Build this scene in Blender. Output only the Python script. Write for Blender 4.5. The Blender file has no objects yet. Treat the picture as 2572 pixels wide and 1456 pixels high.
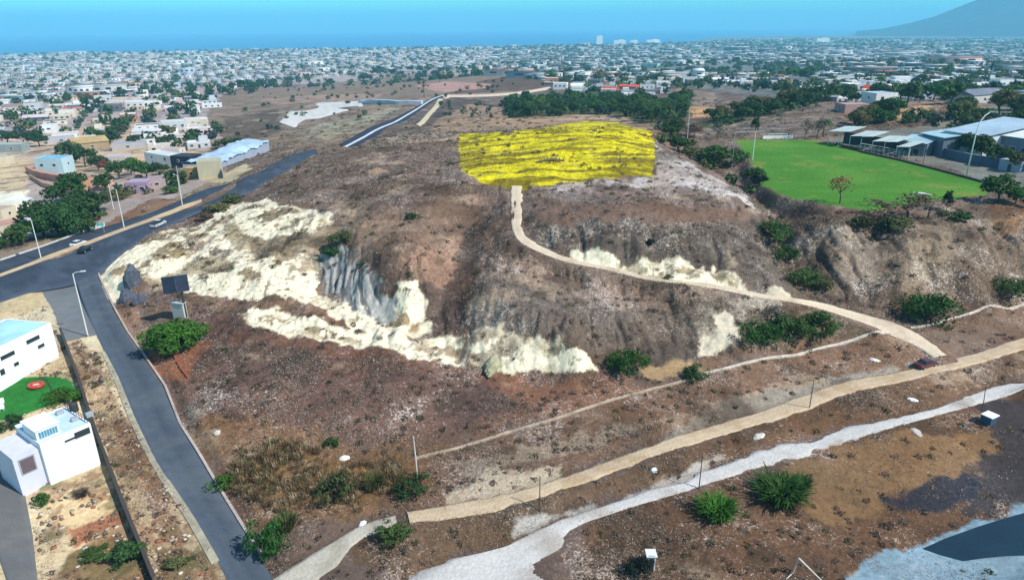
import bpy, math, random
import numpy as np
from mathutils import Vector, Matrix

C = bpy.context.scene.collection
rnd = random.Random(7)
rs = np.random.RandomState(11)

# ---------------------------------------------------------------- camera
CAM_H, PITCH, ROLL = 55.0, 20.75, 0.45
F = 1737.0                      # focal length in photograph pixels (2571 wide)
CU, CV = 1285.5, 728.0
cam_data = bpy.data.cameras.new("camera")
cam_data.sensor_width = 36.0
cam_data.lens = 36.0 * F / 2571.0
cam_data.clip_start = 0.5
cam_data.clip_end = 60000
cam = bpy.data.objects.new("camera", cam_data)
C.objects.link(cam)
cam.location = (0, 0, CAM_H)
Rm = Matrix.Rotation(math.radians(90 - PITCH), 4, 'X') @ Matrix.Rotation(math.radians(-ROLL), 4, 'Z')
cam.rotation_euler = Rm.to_euler()
bpy.context.scene.camera = cam
RM = np.array(Rm.to_3x3())

# ---------------------------------------------------------------- sky, sun, exposure
SUN_DIR = Vector((0.80, -0.42, 0.98)).normalized()       # towards the sun
SUN_EL = math.asin(SUN_DIR.z)
SUN_AZ = math.atan2(SUN_DIR.x, SUN_DIR.y)
world = bpy.data.worlds.new("World")
bpy.context.scene.world = world
world.use_nodes = True
nt = world.node_tree
for n in list(nt.nodes):
    nt.nodes.remove(n)
wo = nt.nodes.new("ShaderNodeOutputWorld")
bg = nt.nodes.new("ShaderNodeBackground")
sky = nt.nodes.new("ShaderNodeTexSky")
sky.sky_type = 'NISHITA'
sky.sun_disc = False
sky.sun_elevation = SUN_EL
sky.sun_rotation = SUN_AZ
sky.air_density = 1.2
sky.dust_density = 0.4
sky.ozone_density = 2.5
mul = nt.nodes.new("ShaderNodeMix")
mul.data_type = 'RGBA'
mul.blend_type = 'MULTIPLY'
mul.inputs[0].default_value = 1.0
# the band of sky above the sea is a strong cyan blue, the zenith is plain
wtc = nt.nodes.new("ShaderNodeTexCoord"); wsx = nt.nodes.new("ShaderNodeSeparateXYZ")
wcr = nt.nodes.new("ShaderNodeValToRGB"); el_ = wcr.color_ramp.elements
el_[0].position = 0.0; el_[0].color = (0.30, 1.40, 1.52, 1)
el_[1].position = 0.4; el_[1].color = (0.80, 0.95, 1.08, 1)
e_ = el_.new(0.065); e_.color = (0.56, 2.05, 1.66, 1)
e_ = el_.new(0.14); e_.color = (0.60, 1.5, 1.4, 1)
nt.links.new(wtc.outputs['Generated'], wsx.inputs[0]); nt.links.new(wsx.outputs[2], wcr.inputs[0])
nt.links.new(wcr.outputs[0], mul.inputs[7])
nt.links.new(sky.outputs[0], mul.inputs[6])
nt.links.new(mul.outputs[2], bg.inputs[0])
bg.inputs[1].default_value = 0.105
nt.links.new(bg.outputs[0], wo.inputs[0])

sl = bpy.data.lights.new("sun", 'SUN')
sl.energy = 4.6
sl.angle = math.radians(0.6)
sl.color = (1.0, 0.95, 0.87)
so = bpy.data.objects.new("sun", sl)
C.objects.link(so)
so.rotation_euler = SUN_DIR.to_track_quat('Z', 'Y').to_euler()
so.location = (200, -150, 300)

vs = bpy.context.scene.view_settings
bpy.context.scene.display_settings.display_device = 'sRGB'
vs.view_transform = 'Standard'
vs.look = 'None'
vs.exposure = 0.3
vs.gamma = 1.0
cy = bpy.context.scene.cycles
cy.use_denoising = True
cy.max_bounces = 5
cy.diffuse_bounces = 2
cy.glossy_bounces = 2
cy.transmission_bounces = 3
cy.volume_bounces = 1
cy.transparent_max_bounces = 6
cy.caustics_reflective = False
cy.caustics_refractive = False

# ---------------------------------------------------------------- colour and tagging helpers
def s2l(c):
    c = c / 255.0
    return c / 12.92 if c <= 0.04045 else ((c + 0.055) / 1.055) ** 2.4
def alb(r, g, b, k=0.84):
    return (min(s2l(r) * k, .86), min(s2l(g) * k, .86), min(s2l(b) * k, .86))

def tag(o, label=None, cat=None, group=None, kind=None):
    if label: o['label'] = label
    if cat: o['category'] = cat
    if group: o['group'] = group
    if kind: o['kind'] = kind
    return o
def empty(name, loc, rz=0.0, label=None, cat=None, group=None):
    o = bpy.data.objects.new(name, None)
    o.empty_display_size = 0.5
    o.location = loc
    o.rotation_euler = (0, 0, rz)
    C.objects.link(o)
    return tag(o, label, cat, group)

# ---------------------------------------------------------------- rays and noise
def ray_dirs(u, v):
    u = np.asarray(u, float); v = np.asarray(v, float)
    d = np.stack([(u - CU) / F, -(v - CV) / F, -np.ones_like(u)], -1)
    d = d @ RM.T
    return d / np.linalg.norm(d, axis=-1, keepdims=True)
def plane_hit(u, v, z):
    d = ray_dirs(u, v)
    t = (np.asarray(z, float) - CAM_H) / d[..., 2]
    return d[..., 0] * t, d[..., 1] * t

def _hash(ix, iy, seed):
    h = (ix.astype(np.int64) * 374761393 + iy.astype(np.int64) * 668265263 + seed * 1274126177) & 0xffffffff
    h = ((h ^ (h >> 13)) * 1274126177) & 0xffffffff
    h = (h ^ (h >> 16)) & 0xffffffff
    return h / 4294967295.0
def vnoise(x, y, seed=0):
    ix = np.floor(x); iy = np.floor(y)
    fx = x - ix; fy = y - iy
    fx = fx * fx * (3 - 2 * fx); fy = fy * fy * (3 - 2 * fy)
    a = _hash(ix, iy, seed); b = _hash(ix + 1, iy, seed)
    c = _hash(ix, iy + 1, seed); d = _hash(ix + 1, iy + 1, seed)
    return (a + (b - a) * fx) * (1 - fy) + (c + (d - c) * fx) * fy
def fbm(x, y, octv=4, seed=0, gain=0.5):
    s = 0; a = 1.0; t = 0
    for i in range(octv):
        s = s + a * vnoise(x * 2 ** i + i * 17.3, y * 2 ** i - i * 9.1, seed + i)
        t += a; a *= gain
    return s / t                       # 0..1
def sstep(a, b, x):
    t = np.clip((x - a) / (b - a), 0, 1)
    return t * t * (3 - 2 * t)

# ---------------------------------------------------------------- terrain height
# control points read as (u, v, z): each goes to the spot on the ground where that height is seen
CP = """0,1456,-1 150,1400,-1 300,1456,-1 520,1456,-2 680,1456,-2 0,1200,0 170,1220,0 330,1250,-.5 480,1250,-1
0,1000,0 100,900,0.5 250,950,0 400,1080,-.5 0,800,1 120,780,1 220,820,.8 0,720,1.5 200,700,1.5 120,690,1.6 0,660,1.5
250,620,2 330,585,2.2 450,535,2.5 590,470,2.5 700,405,2 860,362,-1 950,320,-3 1100,245,-7 560,530,3.5
60,600,-1 180,560,-2 0,560,-6 100,500,-7 0,450,-12 200,450,-10 350,470,-5 300,400,-15 450,400,-12 500,430,-4 540,360,-10 620,370,-8
0,350,-22 200,330,-22 400,320,-20 550,280,-18 0,250,-32 250,230,-33 500,220,-28 700,240,-20 800,280,-16 760,330,-12 900,220,-20 1100,200,-19 1300,190,-22
950,300,-9 1200,260,-12 1150,310,-5
300,720,2.5 270,660,2.5 420,720,4 350,640,4.5 480,600,6 540,560,6.5 480,745,4 600,740,6 600,650,9 700,600,10 640,520,9 600,480,6 750,520,12.5 700,440,9 800,420,11
820,740,6.5 850,600,13 860,560,14.5 1000,520,16 1000,420,15 900,390,12.5 1150,480,18 1080,360,14.5 1150,400,17.5 1300,460,19 1250,350,17.5 1300,400,19 1450,400,20 1450,330,19.5 1600,380,20 1600,330,19 1650,460,18.5 1650,360,18.5 1750,420,17.5 1800,480,16.5 1870,500,15 1500,530,17.5 1380,560,16.5 1700,560,16.5 1550,600,15.5 1700,615,14.5 1850,600,13.5 1800,640,12
1305,480,18 1300,570,15 1330,630,12.5 1430,655,11.3 1600,690,9.5 1800,730,8 1880,740,7.5 2000,765,6 2200,820,3 2250,835,2 2350,890,0.4
970,560,15 1000,640,13.5 1000,690,11 1050,700,10.5 1050,800,6 950,800,5.5 880,770,6.5 1140,700,9.5 1250,640,12.5 1230,720,10.5 1350,760,8.8 1200,780,8 1500,760,8 1650,800,6
1080,815,6 1200,800,7 1330,825,7 1430,870,5.5 1500,910,3 1400,935,1.5 1250,925,1.8 1120,895,2.6 1560,880,3 1620,900,2 1700,900,2 1800,850,3.5 1760,900,1.6 1900,880,1.5 2000,850,2 2100,850,1.6
700,830,4 560,850,3 900,850,3.2 800,1000,2.2 600,950,2 430,880,1.5 350,860,1.2 500,1020,1.5 1000,950,2.4 1250,980,1 1100,1050,1 1400,1000,.6 700,1150,0.6 560,1200,0 600,1250,-.4 900,1230,0 750,1330,-.8 950,1320,-.8 1060,1140,.5 1280,1080,.4 1650,970,.3 2000,885,.3 2240,830,1.6 2400,790,.8 2571,753,.8
1050,1300,-.6 1300,1250,-.4 1650,1120,-.2 2100,960,0 2571,865,0 2430,845,.3 1600,1040,0 2200,900,.2 830,1440,-1.6 900,1400,-1.4 1100,1350,-1.3 1300,1290,-1
1200,1430,-2.2 1400,1330,-2 1700,1225,-1.8 2100,1100,-1.6 2571,965,-1.4 1500,1400,-2.2 1600,1456,-2.4 1800,1300,-2 2000,1400,-2.5 2000,1200,-1.8 2300,1200,-2 2500,1100,-2 2571,1250,-3 2300,1400,-3 2571,1456,-3
1830,350,14 1870,450,14 1930,515,14 2050,540,14 2250,535,14 2480,490,14 2571,500,14 2100,440,14 2250,400,14 2060,355,14 2400,440,14 2571,420,14.5 2571,370,15
2000,560,12.5 2120,590,12 2300,600,12 2500,580,12 2571,600,11.5 2020,640,8.5 2130,680,7 2280,700,6.5 2450,690,6.5 2571,690,6 2100,740,3.8 2250,770,2.5 2350,760,2 2500,740,1.8 2571,720,2
1700,370,14.5 1760,400,13 1850,440,12.5 1900,490,12 1940,550,10.5 1960,600,9 1990,670,7 2060,735,4.5
1750,330,6 1850,320,8 1950,300,11 2050,270,13 2150,300,13 2300,320,15 2500,310,16 1650,300,0 1500,290,-1 1350,290,-2 1750,260,-4 1900,240,0 1600,240,-9 1400,230,-12 2200,240,4 2500,240,5 2300,200,-4 2000,200,-8 2571,180,-4 1700,190,-14 2400,160,-10
"""
pts = [tuple(float(q) for q in t.split(',')) for t in CP.split()]
cu, cv, cz = (np.array(a) for a in zip(*pts))
cx_, cy_ = plane_hit(cu, cv, cz)
# far landscape, (azimuth degrees, distance, height)
FAR = []
for az in range(-60, 61, 10):
    right = sstep(-5, 25, az)
    for d, zl, zr in ((1300, -40, -22), (2000, -48, -33), (3000, -53, -42), (4300, -56, -48), (5600, -72, -52), (8000, -95, -50), (14000, -120, -90), (30000, -140, -120)):
        FAR.append((az, d, zl * (1 - right) + zr * right))
for az in (-60, -50, 50, 60):
    for d in (45, 80, 150, 250, 400, 700):
        FAR.append((az, d, (-0.02 * d + 1) if az < 0 else min(14, d * .06)))
for az in range(-60, 61, 15):
    FAR.append((az, 30, -2))
fa, fd, fz = (np.array(a, float) for a in zip(*FAR))
PA = np.concatenate([np.arctan2(cx_, cy_), np.radians(fa)]) / 0.3
PL = np.concatenate([np.log(np.hypot(cx_, cy_)), np.log(fd)]) / 0.3
PZ = np.concatenate([cz, fz])
def _phi(r2):
    return 0.5 * r2 * np.log(r2 + 1e-9)
n = len(PZ)
K = _phi((PA[:, None] - PA) ** 2 + (PL[:, None] - PL) ** 2) + np.eye(n) * 2e-3
P = np.stack([np.ones(n), PA, PL], 1)
Asys = np.block([[K, P], [P.T, np.zeros((3, 3))]])
W = np.linalg.solve(Asys, np.concatenate([PZ, np.zeros(3)]))
def h_base(x, y):
    x = np.asarray(x, float); y = np.asarray(y, float)
    sh = x.shape
    a = np.arctan2(x, y).ravel() / 0.3
    l = np.log(np.maximum(np.hypot(x, y), 20)).ravel() / 0.3
    out = np.empty(a.size)
    for i in range(0, a.size, 40000):
        aa = a[i:i + 40000]; ll = l[i:i + 40000]
        r2 = (aa[:, None] - PA) ** 2 + (ll[:, None] - PL) ** 2
        out[i:i + 40000] = _phi(r2) @ W[:n] + W[n] + W[n + 1] * aa + W[n + 2] * ll
    return out.reshape(sh)

_lut = {}
def _mklut():
    # a fine polar table of the smooth height, so that later look-ups are cheap
    A = np.linspace(math.radians(-62), math.radians(62), 700)
    L = np.linspace(math.log(28), math.log(29000), 1100)
    aa, ll = np.meshgrid(A, L, indexing='ij')
    d = np.exp(ll)
    _lut['z'] = h_base(d * np.sin(aa), d * np.cos(aa))
    _lut['A'] = A; _lut['L'] = L
_mklut()
def h_smooth(x, y):
    A, L, Z = _lut['A'], _lut['L'], _lut['z']
    a = np.clip((np.arctan2(x, y) - A[0]) / (A[1] - A[0]), 0, len(A) - 1.001)
    l = np.clip((np.log(np.maximum(np.hypot(x, y), 28)) - L[0]) / (L[1] - L[0]), 0, len(L) - 1.001)
    i = a.astype(int); j = l.astype(int); fa_ = a - i; fl = l - j
    return (Z[i, j] * (1 - fa_) + Z[i + 1, j] * fa_) * (1 - fl) + (Z[i, j + 1] * (1 - fa_) + Z[i + 1, j + 1] * fa_) * fl

def ground_hit(u, v, hf=None):
    """where the sight line of a photograph point meets the smooth ground: x, y, z"""
    hf = hf or h_smooth
    u = np.atleast_1d(np.asarray(u, float)); v = np.atleast_1d(np.asarray(v, float))
    d = ray_dirs(u, v)
    hz = np.hypot(d[:, 0], d[:, 1])
    R = np.exp(np.linspace(math.log(30), math.log(25000), 2600))
    t = R[None, :] / hz[:, None]
    X = d[:, 0:1] * t; Y = d[:, 1:2] * t; Z = CAM_H + d[:, 2:3] * t
    g = Z - hf(X, Y)
    below = g < 0
    k = np.argmax(below, 1)
    k[~below.any(1)] = len(R) - 1
    k = np.maximum(k, 1)
    r = np.arange(len(u))
    g0, g1 = g[r, k - 1], g[r, k]
    f = np.clip(g0 / (g0 - g1 + 1e-9), 0, 1)
    tt = t[r, k - 1] * (1 - f) + t[r, k] * f
    return np.stack([d[:, 0] * tt, d[:, 1] * tt, CAM_H + d[:, 2] * tt], 1)
def gp(u, v):
    return ground_hit([u], [v])[0]
def P2(s):
    return [tuple(float(q) for q in t.split(',')) for t in s.split()]
def wpoly(s):
    p = P2(s)
    return ground_hit([a[0] for a in p], [a[1] for a in p])

def polar(x, y):
    return np.arctan2(x, y), np.log(np.hypot(x, y))
def sdf_poly(a, l, pa, pl):
    """signed distance, negative inside"""
    d2 = np.full(a.shape, 1e18); inside = np.zeros(a.shape, bool)
    m = len(pa)
    for i in range(m):
        j = (i + 1) % m
        ex, ey = pa[j] - pa[i], pl[j] - pl[i]
        wx, wy = a - pa[i], l - pl[i]
        t = np.clip((wx * ex + wy * ey) / (ex * ex + ey * ey + 1e-18), 0, 1)
        dx, dy = wx - ex * t, wy - ey * t
        d2 = np.minimum(d2, dx * dx + dy * dy)
        c = ((pl[i] <= l) != (pl[j] <= l)) & (a < ex * (l - pl[i]) / (ey if abs(ey) > 1e-12 else 1e-12) + pa[i])
        inside ^= c
    d = np.sqrt(d2)
    return np.where(inside, -d, d)
def sd_world(x, y, poly, pad=30.0):
    """signed distance in metres to a world polygon, evaluated near it only"""
    px, py = poly[:, 0], poly[:, 1]
    out = np.full(x.shape, 1e3)
    m = (x > px.min() - pad) & (x < px.max() + pad) & (y > py.min() - pad) & (y < py.max() + pad)
    if m.any():
        out[m] = sdf_poly(x[m], y[m], px, py)
    return out
def dist_line(x, y, pts_, pad=20.0):
    """distance to a polyline and the height carried along it"""
    px, py, pz = pts_[:, 0], pts_[:, 1], pts_[:, 2]
    D = np.full(x.shape, 1e3); Zl = np.zeros(x.shape)
    m = (x > px.min() - pad) & (x < px.max() + pad) & (y > py.min() - pad) & (y < py.max() + pad)
    if not m.any():
        return D, Zl
    xs, ys = x[m], y[m]
    dd = np.full(xs.shape, 1e9); zz = np.zeros(xs.shape)
    for i in range(len(px) - 1):
        ex, ey = px[i + 1] - px[i], py[i + 1] - py[i]
        t = np.clip(((xs - px[i]) * ex + (ys - py[i]) * ey) / (ex * ex + ey * ey + 1e-9), 0, 1)
        d = np.hypot(xs - px[i] - ex * t, ys - py[i] - ey * t)
        k = d < dd
        dd = np.where(k, d, dd); zz = np.where(k, pz[i] + (pz[i + 1] - pz[i]) * t, zz)
    D[m] = dd; Zl[m] = zz
    return D, Zl
# ---------------------------------------------------------------- materials
MATS = {}
def mat(name, col, rough=0.85, var=0.12, scale=1.5, bump=0.0, bscale=6.0, objcol=False, metal=0.0, spec=0.3, streak=0.0):
    """procedural surface: base colour with two sizes of noise, optional object tint, bump and weather streaks"""
    if name in MATS: return MATS[name]
    m = bpy.data.materials.new(name); m.use_nodes = True
    t = m.node_tree; b = t.nodes["Principled BSDF"]
    b.inputs['Roughness'].default_value = rough
    b.inputs['Metallic'].default_value = metal
    b.inputs['Specular IOR Level'].default_value = spec
    tc = t.nodes.new("ShaderNodeTexCoord")
    n1 = t.nodes.new("ShaderNodeTexNoise"); n1.inputs['Scale'].default_value = scale; n1.inputs['Detail'].default_value = 6
    n2 = t.nodes.new("ShaderNodeTexNoise"); n2.inputs['Scale'].default_value = scale * .17; n2.inputs['Detail'].default_value = 3
    mp = t.nodes.new("ShaderNodeMapping"); mp.inputs['Scale'].default_value = (1, 1, 1 - streak)
    t.links.new(tc.outputs['Object'], mp.inputs[0])
    t.links.new(mp.outputs[0], n1.inputs['Vector']); t.links.new(mp.outputs[0], n2.inputs['Vector'])
    ad = t.nodes.new("ShaderNodeMath"); ad.operation = 'ADD'
    t.links.new(n1.outputs[0], ad.inputs[0]); t.links.new(n2.outputs[0], ad.inputs[1])
    mr = t.nodes.new("ShaderNodeMapRange")
    mr.inputs[1].default_value = 0.6; mr.inputs[2].default_value = 1.4
    mr.inputs[3].default_value = 1 - 1.6 * var; mr.inputs[4].default_value = 1 + var
    t.links.new(ad.outputs[0], mr.inputs[0])
    mx = t.nodes.new("ShaderNodeMix"); mx.data_type = 'RGBA'; mx.blend_type = 'MULTIPLY'; mx.inputs[0].default_value = 1
    if objcol:
        oi = t.nodes.new("ShaderNodeObjectInfo")
        m2 = t.nodes.new("ShaderNodeMix"); m2.data_type = 'RGBA'; m2.blend_type = 'MULTIPLY'; m2.inputs[0].default_value = 1
        m2.inputs[6].default_value = (*col, 1); t.links.new(oi.outputs['Color'], m2.inputs[7])
        t.links.new(m2.outputs[2], mx.inputs[6])
    else:
        mx.inputs[6].default_value = (*col, 1)
    t.links.new(mr.outputs[0], mx.inputs[7])
    t.links.new(mx.outputs[2], b.inputs['Base Color'])
    if bump:
        n3 = t.nodes.new("ShaderNodeTexNoise"); n3.inputs['Scale'].default_value = bscale; n3.inputs['Detail'].default_value = 8
        t.links.new(tc.outputs['Object'], n3.inputs['Vector'])
        bp = t.nodes.new("ShaderNodeBump"); bp.inputs['Strength'].default_value = bump; bp.inputs['Distance'].default_value = 0.15
        t.links.new(n3.outputs[0], bp.inputs['Height']); t.links.new(bp.outputs[0], b.inputs['Normal'])
    MATS[name] = m
    return m

def attr_mat(name, rough=0.95, fine=0.25, bump=0.0, twig=False, spec=0.1, fscale=1.7):
    """surface whose colour comes from the mesh's own Col attribute, broken up by noise"""
    if name in MATS: return MATS[name]
    m = bpy.data.materials.new(name); m.use_nodes = True
    t = m.node_tree; b = t.nodes["Principled BSDF"]
    b.inputs['Roughness'].default_value = rough
    b.inputs['Specular IOR Level'].default_value = spec
    at = t.nodes.new("ShaderNodeAttribute"); at.attribute_name = "Col"
    tc = t.nodes.new("ShaderNodeTexCoord")
    n1 = t.nodes.new("ShaderNodeTexNoise"); n1.inputs['Scale'].default_value = fscale; n1.inputs['Detail'].default_value = 12; n1.inputs['Roughness'].default_value = .8
    t.links.new(tc.outputs['Object'], n1.inputs['Vector'])
    mr = t.nodes.new("ShaderNodeMapRange")
    mr.inputs[1].default_value = .3; mr.inputs[2].default_value = .7
    mr.inputs[3].default_value = 1 - fine * 1.3; mr.inputs[4].default_value = 1 + fine
    t.links.new(n1.outputs[0], mr.inputs[0])
    mx = t.nodes.new("ShaderNodeMix"); mx.data_type = 'RGBA'; mx.blend_type = 'MULTIPLY'; mx.inputs[0].default_value = 1
    t.links.new(at.outputs['Color'], mx.inputs[6]); t.links.new(mr.outputs[0], mx.inputs[7])
    out = mx.outputs[2]
    if twig:      # bleached twigs and stones lying on the soil, where the attribute's alpha asks for them
        n2 = t.nodes.new("ShaderNodeTexNoise"); n2.inputs['Scale'].default_value = 1.5; n2.inputs['Detail'].default_value = 8
        n2.inputs['Roughness'].default_value = .8; n2.inputs['Distortion'].default_value = 1.6
        t.links.new(tc.outputs['Object'], n2.inputs['Vector'])
        n4 = t.nodes.new("ShaderNodeTexNoise"); n4.inputs['Scale'].default_value = .09; n4.inputs['Detail'].default_value = 4
        t.links.new(tc.outputs['Object'], n4.inputs['Vector'])
        k0 = t.nodes.new("ShaderNodeMapRange"); k0.inputs[1].default_value = .35; k0.inputs[2].default_value = .65; k0.inputs[3].default_value = -.085; k0.inputs[4].default_value = .06
        t.links.new(n4.outputs[0], k0.inputs[0])
        a0 = t.nodes.new("ShaderNodeMath"); a0.operation = 'ADD'; t.links.new(n2.outputs[0], a0.inputs[0]); t.links.new(k0.outputs[0], a0.inputs[1])
        k = t.nodes.new("ShaderNodeMapRange"); k.inputs[1].default_value = .555; k.inputs[2].default_value = .63
        t.links.new(a0.outputs[0], k.inputs[0])
        mm = t.nodes.new("ShaderNodeMath"); mm.operation = 'MULTIPLY'
        t.links.new(k.outputs[0], mm.inputs[0]); t.links.new(at.outputs['Alpha'], mm.inputs[1])
        m3 = t.nodes.new("ShaderNodeMix"); m3.data_type = 'RGBA'
        t.links.new(mm.outputs[0], m3.inputs[0]); t.links.new(out, m3.inputs[6]); m3.inputs[7].default_value = (.62, .55, .49, 1)
        # dark litter and shadowless burnt bits
        kd = t.nodes.new("ShaderNodeMapRange"); kd.inputs[1].default_value = .44; kd.inputs[2].default_value = .36
        t.links.new(a0.outputs[0], kd.inputs[0])
        md = t.nodes.new("ShaderNodeMath"); md.operation = 'MULTIPLY'
        t.links.new(kd.outputs[0], md.inputs[0]); t.links.new(at.outputs['Alpha'], md.inputs[1])
        m4 = t.nodes.new("ShaderNodeMix"); m4.data_type = 'RGBA'
        t.links.new(md.outputs[0], m4.inputs[0]); t.links.new(m3.outputs[2], m4.inputs[6]); m4.inputs[7].default_value = (.05, .04, .035, 1)
        out = m4.outputs[2]
    t.links.new(out, b.inputs['Base Color'])
    if bump:
        n3 = t.nodes.new("ShaderNodeTexNoise"); n3.inputs['Scale'].default_value = 2.2; n3.inputs['Detail'].default_value = 9; n3.inputs['Roughness'].default_value = .65
        t.links.new(tc.outputs['Object'], n3.inputs['Vector'])
        bp = t.nodes.new("ShaderNodeBump"); bp.inputs['Strength'].default_value = bump; bp.inputs['Distance'].default_value = 0.35
        if twig:
            bs = t.nodes.new("ShaderNodeMapRange"); bs.inputs[3].default_value = .12; bs.inputs[4].default_value = bump
            t.links.new(at.outputs['Alpha'], bs.inputs[0]); t.links.new(bs.outputs[0], bp.inputs['Strength'])
        t.links.new(n3.outputs[0], bp.inputs['Height']); t.links.new(bp.outputs[0], b.inputs['Normal'])
    MATS[name] = m
    return m

def np_mesh(name, V, faces_flat, nper, col=None, material=None, smooth=False, mats=None, midx=None):
    """mesh from numpy arrays; nper = vertices per face (3 or 4)"""
    me = bpy.data.meshes.new(name)
    V = np.asarray(V, np.float32); faces_flat = np.asarray(faces_flat, np.int32).ravel()
    nf = len(faces_flat) // nper
    me.vertices.add(len(V)); me.vertices.foreach_set("co", V.ravel())
    me.loops.add(len(faces_flat)); me.loops.foreach_set("vertex_index", faces_flat)
    me.polygons.add(nf)
    me.polygons.foreach_set("loop_start", np.arange(0, nf * nper, nper, dtype=np.int32))
    me.polygons.foreach_set("loop_total", np.full(nf, nper, np.int32))
    if midx is not None: me.polygons.foreach_set("material_index", np.asarray(midx, np.int32))
    me.update(calc_edges=True)
    if smooth: me.polygons.foreach_set("use_smooth", np.ones(nf, bool))
    if col is not None:
        a = me.color_attributes.new("Col", 'FLOAT_COLOR', 'POINT')
        col = np.asarray(col, np.float32)
        if col.shape[1] == 3: col = np.hstack([col, np.ones((len(col), 1), np.float32)])
        a.data.foreach_set("color", col.ravel())
    for mm in ([material] if material else (mats or [])): me.materials.append(mm)
    return me
def link(name, me, parent=None, loc=None):
    o = bpy.data.objects.new(name, me); C.objects.link(o)
    if parent is not None: o.parent = parent
    if loc is not None: o.location = loc
    return o

# ---------------------------------------------------------------- roads, paths and flat pads (edges read from the photograph)
ROADS = {
 'road_far_lane': ("-150,704 0,657 101,625 189,595 265,573 379,537 454,509 530,481 606,456 660,432 700,409 745,389 790,377", "-150,738 0,692 106,654 227,614 313,581 404,546 459,525 507,508 560,486 625,457 672,438 715,415 752,394 794,380"),
 'road_near_lane': ("-150,734 0,688 106,650 227,610 313,577 404,543 459,522 507,506 560,485 625,457 672,438 715,415 752,395 794,380", "-150,800 0,762 86,732 165,722 246,688 302,632 379,582 429,561 500,536 570,505 640,468 690,440 735,417 770,398 802,384"),
 'side_road': ("192,712 206,755 220,791 240,841 262,884 293,942 336,1050 385,1151 413,1198 482,1303 545,1413 575,1470 600,1530", "243,668 246,692 280,766 316,831 353,882 409,962 447,1050 482,1110 518,1171 567,1253 606,1317 647,1383 687,1452 735,1530"),
 'road_far': ("850,366 900,340 960,313 1020,281 1068,256 1104,240", "888,368 935,345 985,320 1040,286 1080,260 1112,243"),
 'dirt_road': ("1004,1281 1117,1267 1200,1248 1296,1231 1409,1198 1519,1157 1629,1118 1712,1088 1822,1058 1922,1026 2041,980 2174,947 2300,920 2376,899 2477,877 2571,849 2680,812 2900,742", "1012,1315 1117,1308 1227,1289 1298,1272 1409,1234 1519,1195 1629,1151 1739,1116 1849,1083 1948,1054 2033,1026 2174,975 2300,952 2427,922 2571,877 2690,840 2910,772"),
 'white_trail': ("880,1560 1018,1452 1060,1420 1117,1399 1200,1386 1255,1374 1299,1352 1381,1311 1491,1275 1574,1248 1623,1228 1712,1212 1753,1184 1822,1165 1891,1135 1948,1116 2032,1107 2115,1072 2225,1052 2351,1026 2452,985 2502,967 2571,947 2680,915 2900,850", "1520,1560 1470,1470 1428,1407 1417,1366 1436,1330 1475,1308 1546,1286 1629,1259 1712,1237 1780,1212 1849,1190 1948,1160 2032,1138 2126,1107 2197,1085 2280,1062 2389,1033 2477,1008 2571,983 2690,955 2910,896"),
 'hill_path': ("1282,462 1283,520 1284,560 1287,590 1299,610 1336,635 1394,655 1475,673 1564,690 1700,712 1800,730 1900,748 1960,760 2060,782 2160,812 2250,842 2300,864 2335,890 2350,908", "1312,462 1310,520 1308,560 1309,577 1336,608 1394,636 1450,652 1500,662 1564,676 1700,700 1800,716 1900,738 1960,748 2060,766 2160,793 2250,822 2300,842 2345,868 2385,903"),
 'path_ramp': ("640,1500 690,1452 745,1413 820,1365 897,1319 946,1300 992,1288", "790,1500 803,1449 842,1424 883,1372 913,1350 952,1334 998,1322"),
 'pale_road': ("700,310 730,275 800,258 905,254", "738,318 775,300 840,282 912,266"),
 'far_path': ("1044,314 1075,282 1100,247", "1056,316 1086,284 1112,250"),
 'far_lane': ("1108,240 1200,238 1290,232 1380,217", "1116,247 1200,244 1290,238 1384,223"),
 'lot_road': ("-120,1170 -60,1260 -20,1360 30,1500", "20,1165 62,1228 80,1330 100,1500"),
}
def resample(p, n):
    s = np.concatenate([[0], np.cumsum(np.linalg.norm(np.diff(p[:, :2], axis=0), axis=1))])
    q = np.linspace(0, s[-1], n)
    return np.stack([np.interp(q, s, p[:, k]) for k in range(3)], 1)
def smooth1(a, w):
    k = np.ones(w) / w
    return np.convolve(np.pad(a, (w // 2, w - 1 - w // 2), mode='edge'), k, mode='valid')
RB = {}
for k_, (ea, eb) in ROADS.items():
    A_, B_ = wpoly(ea), wpoly(eb)
    L_ = max(np.linalg.norm(np.diff(A_[:, :2], axis=0), axis=1).sum(), np.linalg.norm(np.diff(B_[:, :2], axis=0), axis=1).sum())
    step = 0.6 if L_ < 420 else 1.0
    n_ = max(12, int(L_ / step))
    A_, B_ = resample(A_, n_), resample(B_, n_)
    if k_ in ('road_far_lane', 'road_near_lane', 'side_road', 'dirt_road', 'road_far', 'hill_path'):
        for M_ in (A_, B_):
            w_ = max(3, int(7 / step))
            M_[:, 0] = smooth1(M_[:, 0], w_); M_[:, 1] = smooth1(M_[:, 1], w_)
    if k_ == 'road_far':
        for M_ in (A_, B_):
            for c_ in (0, 1): t_ = np.linspace(0, 1, n_); M_[:, c_] = np.polyval(np.polyfit(t_, M_[:, c_], 3), t_)
    mid = (A_ + B_) / 2
    mid[:, 2] = smooth1(h_smooth(mid[:, 0], mid[:, 1]), max(3, int((70 if k_ == 'road_far' else 12) / step)))
    RB[k_] = (A_, B_, mid)
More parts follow.
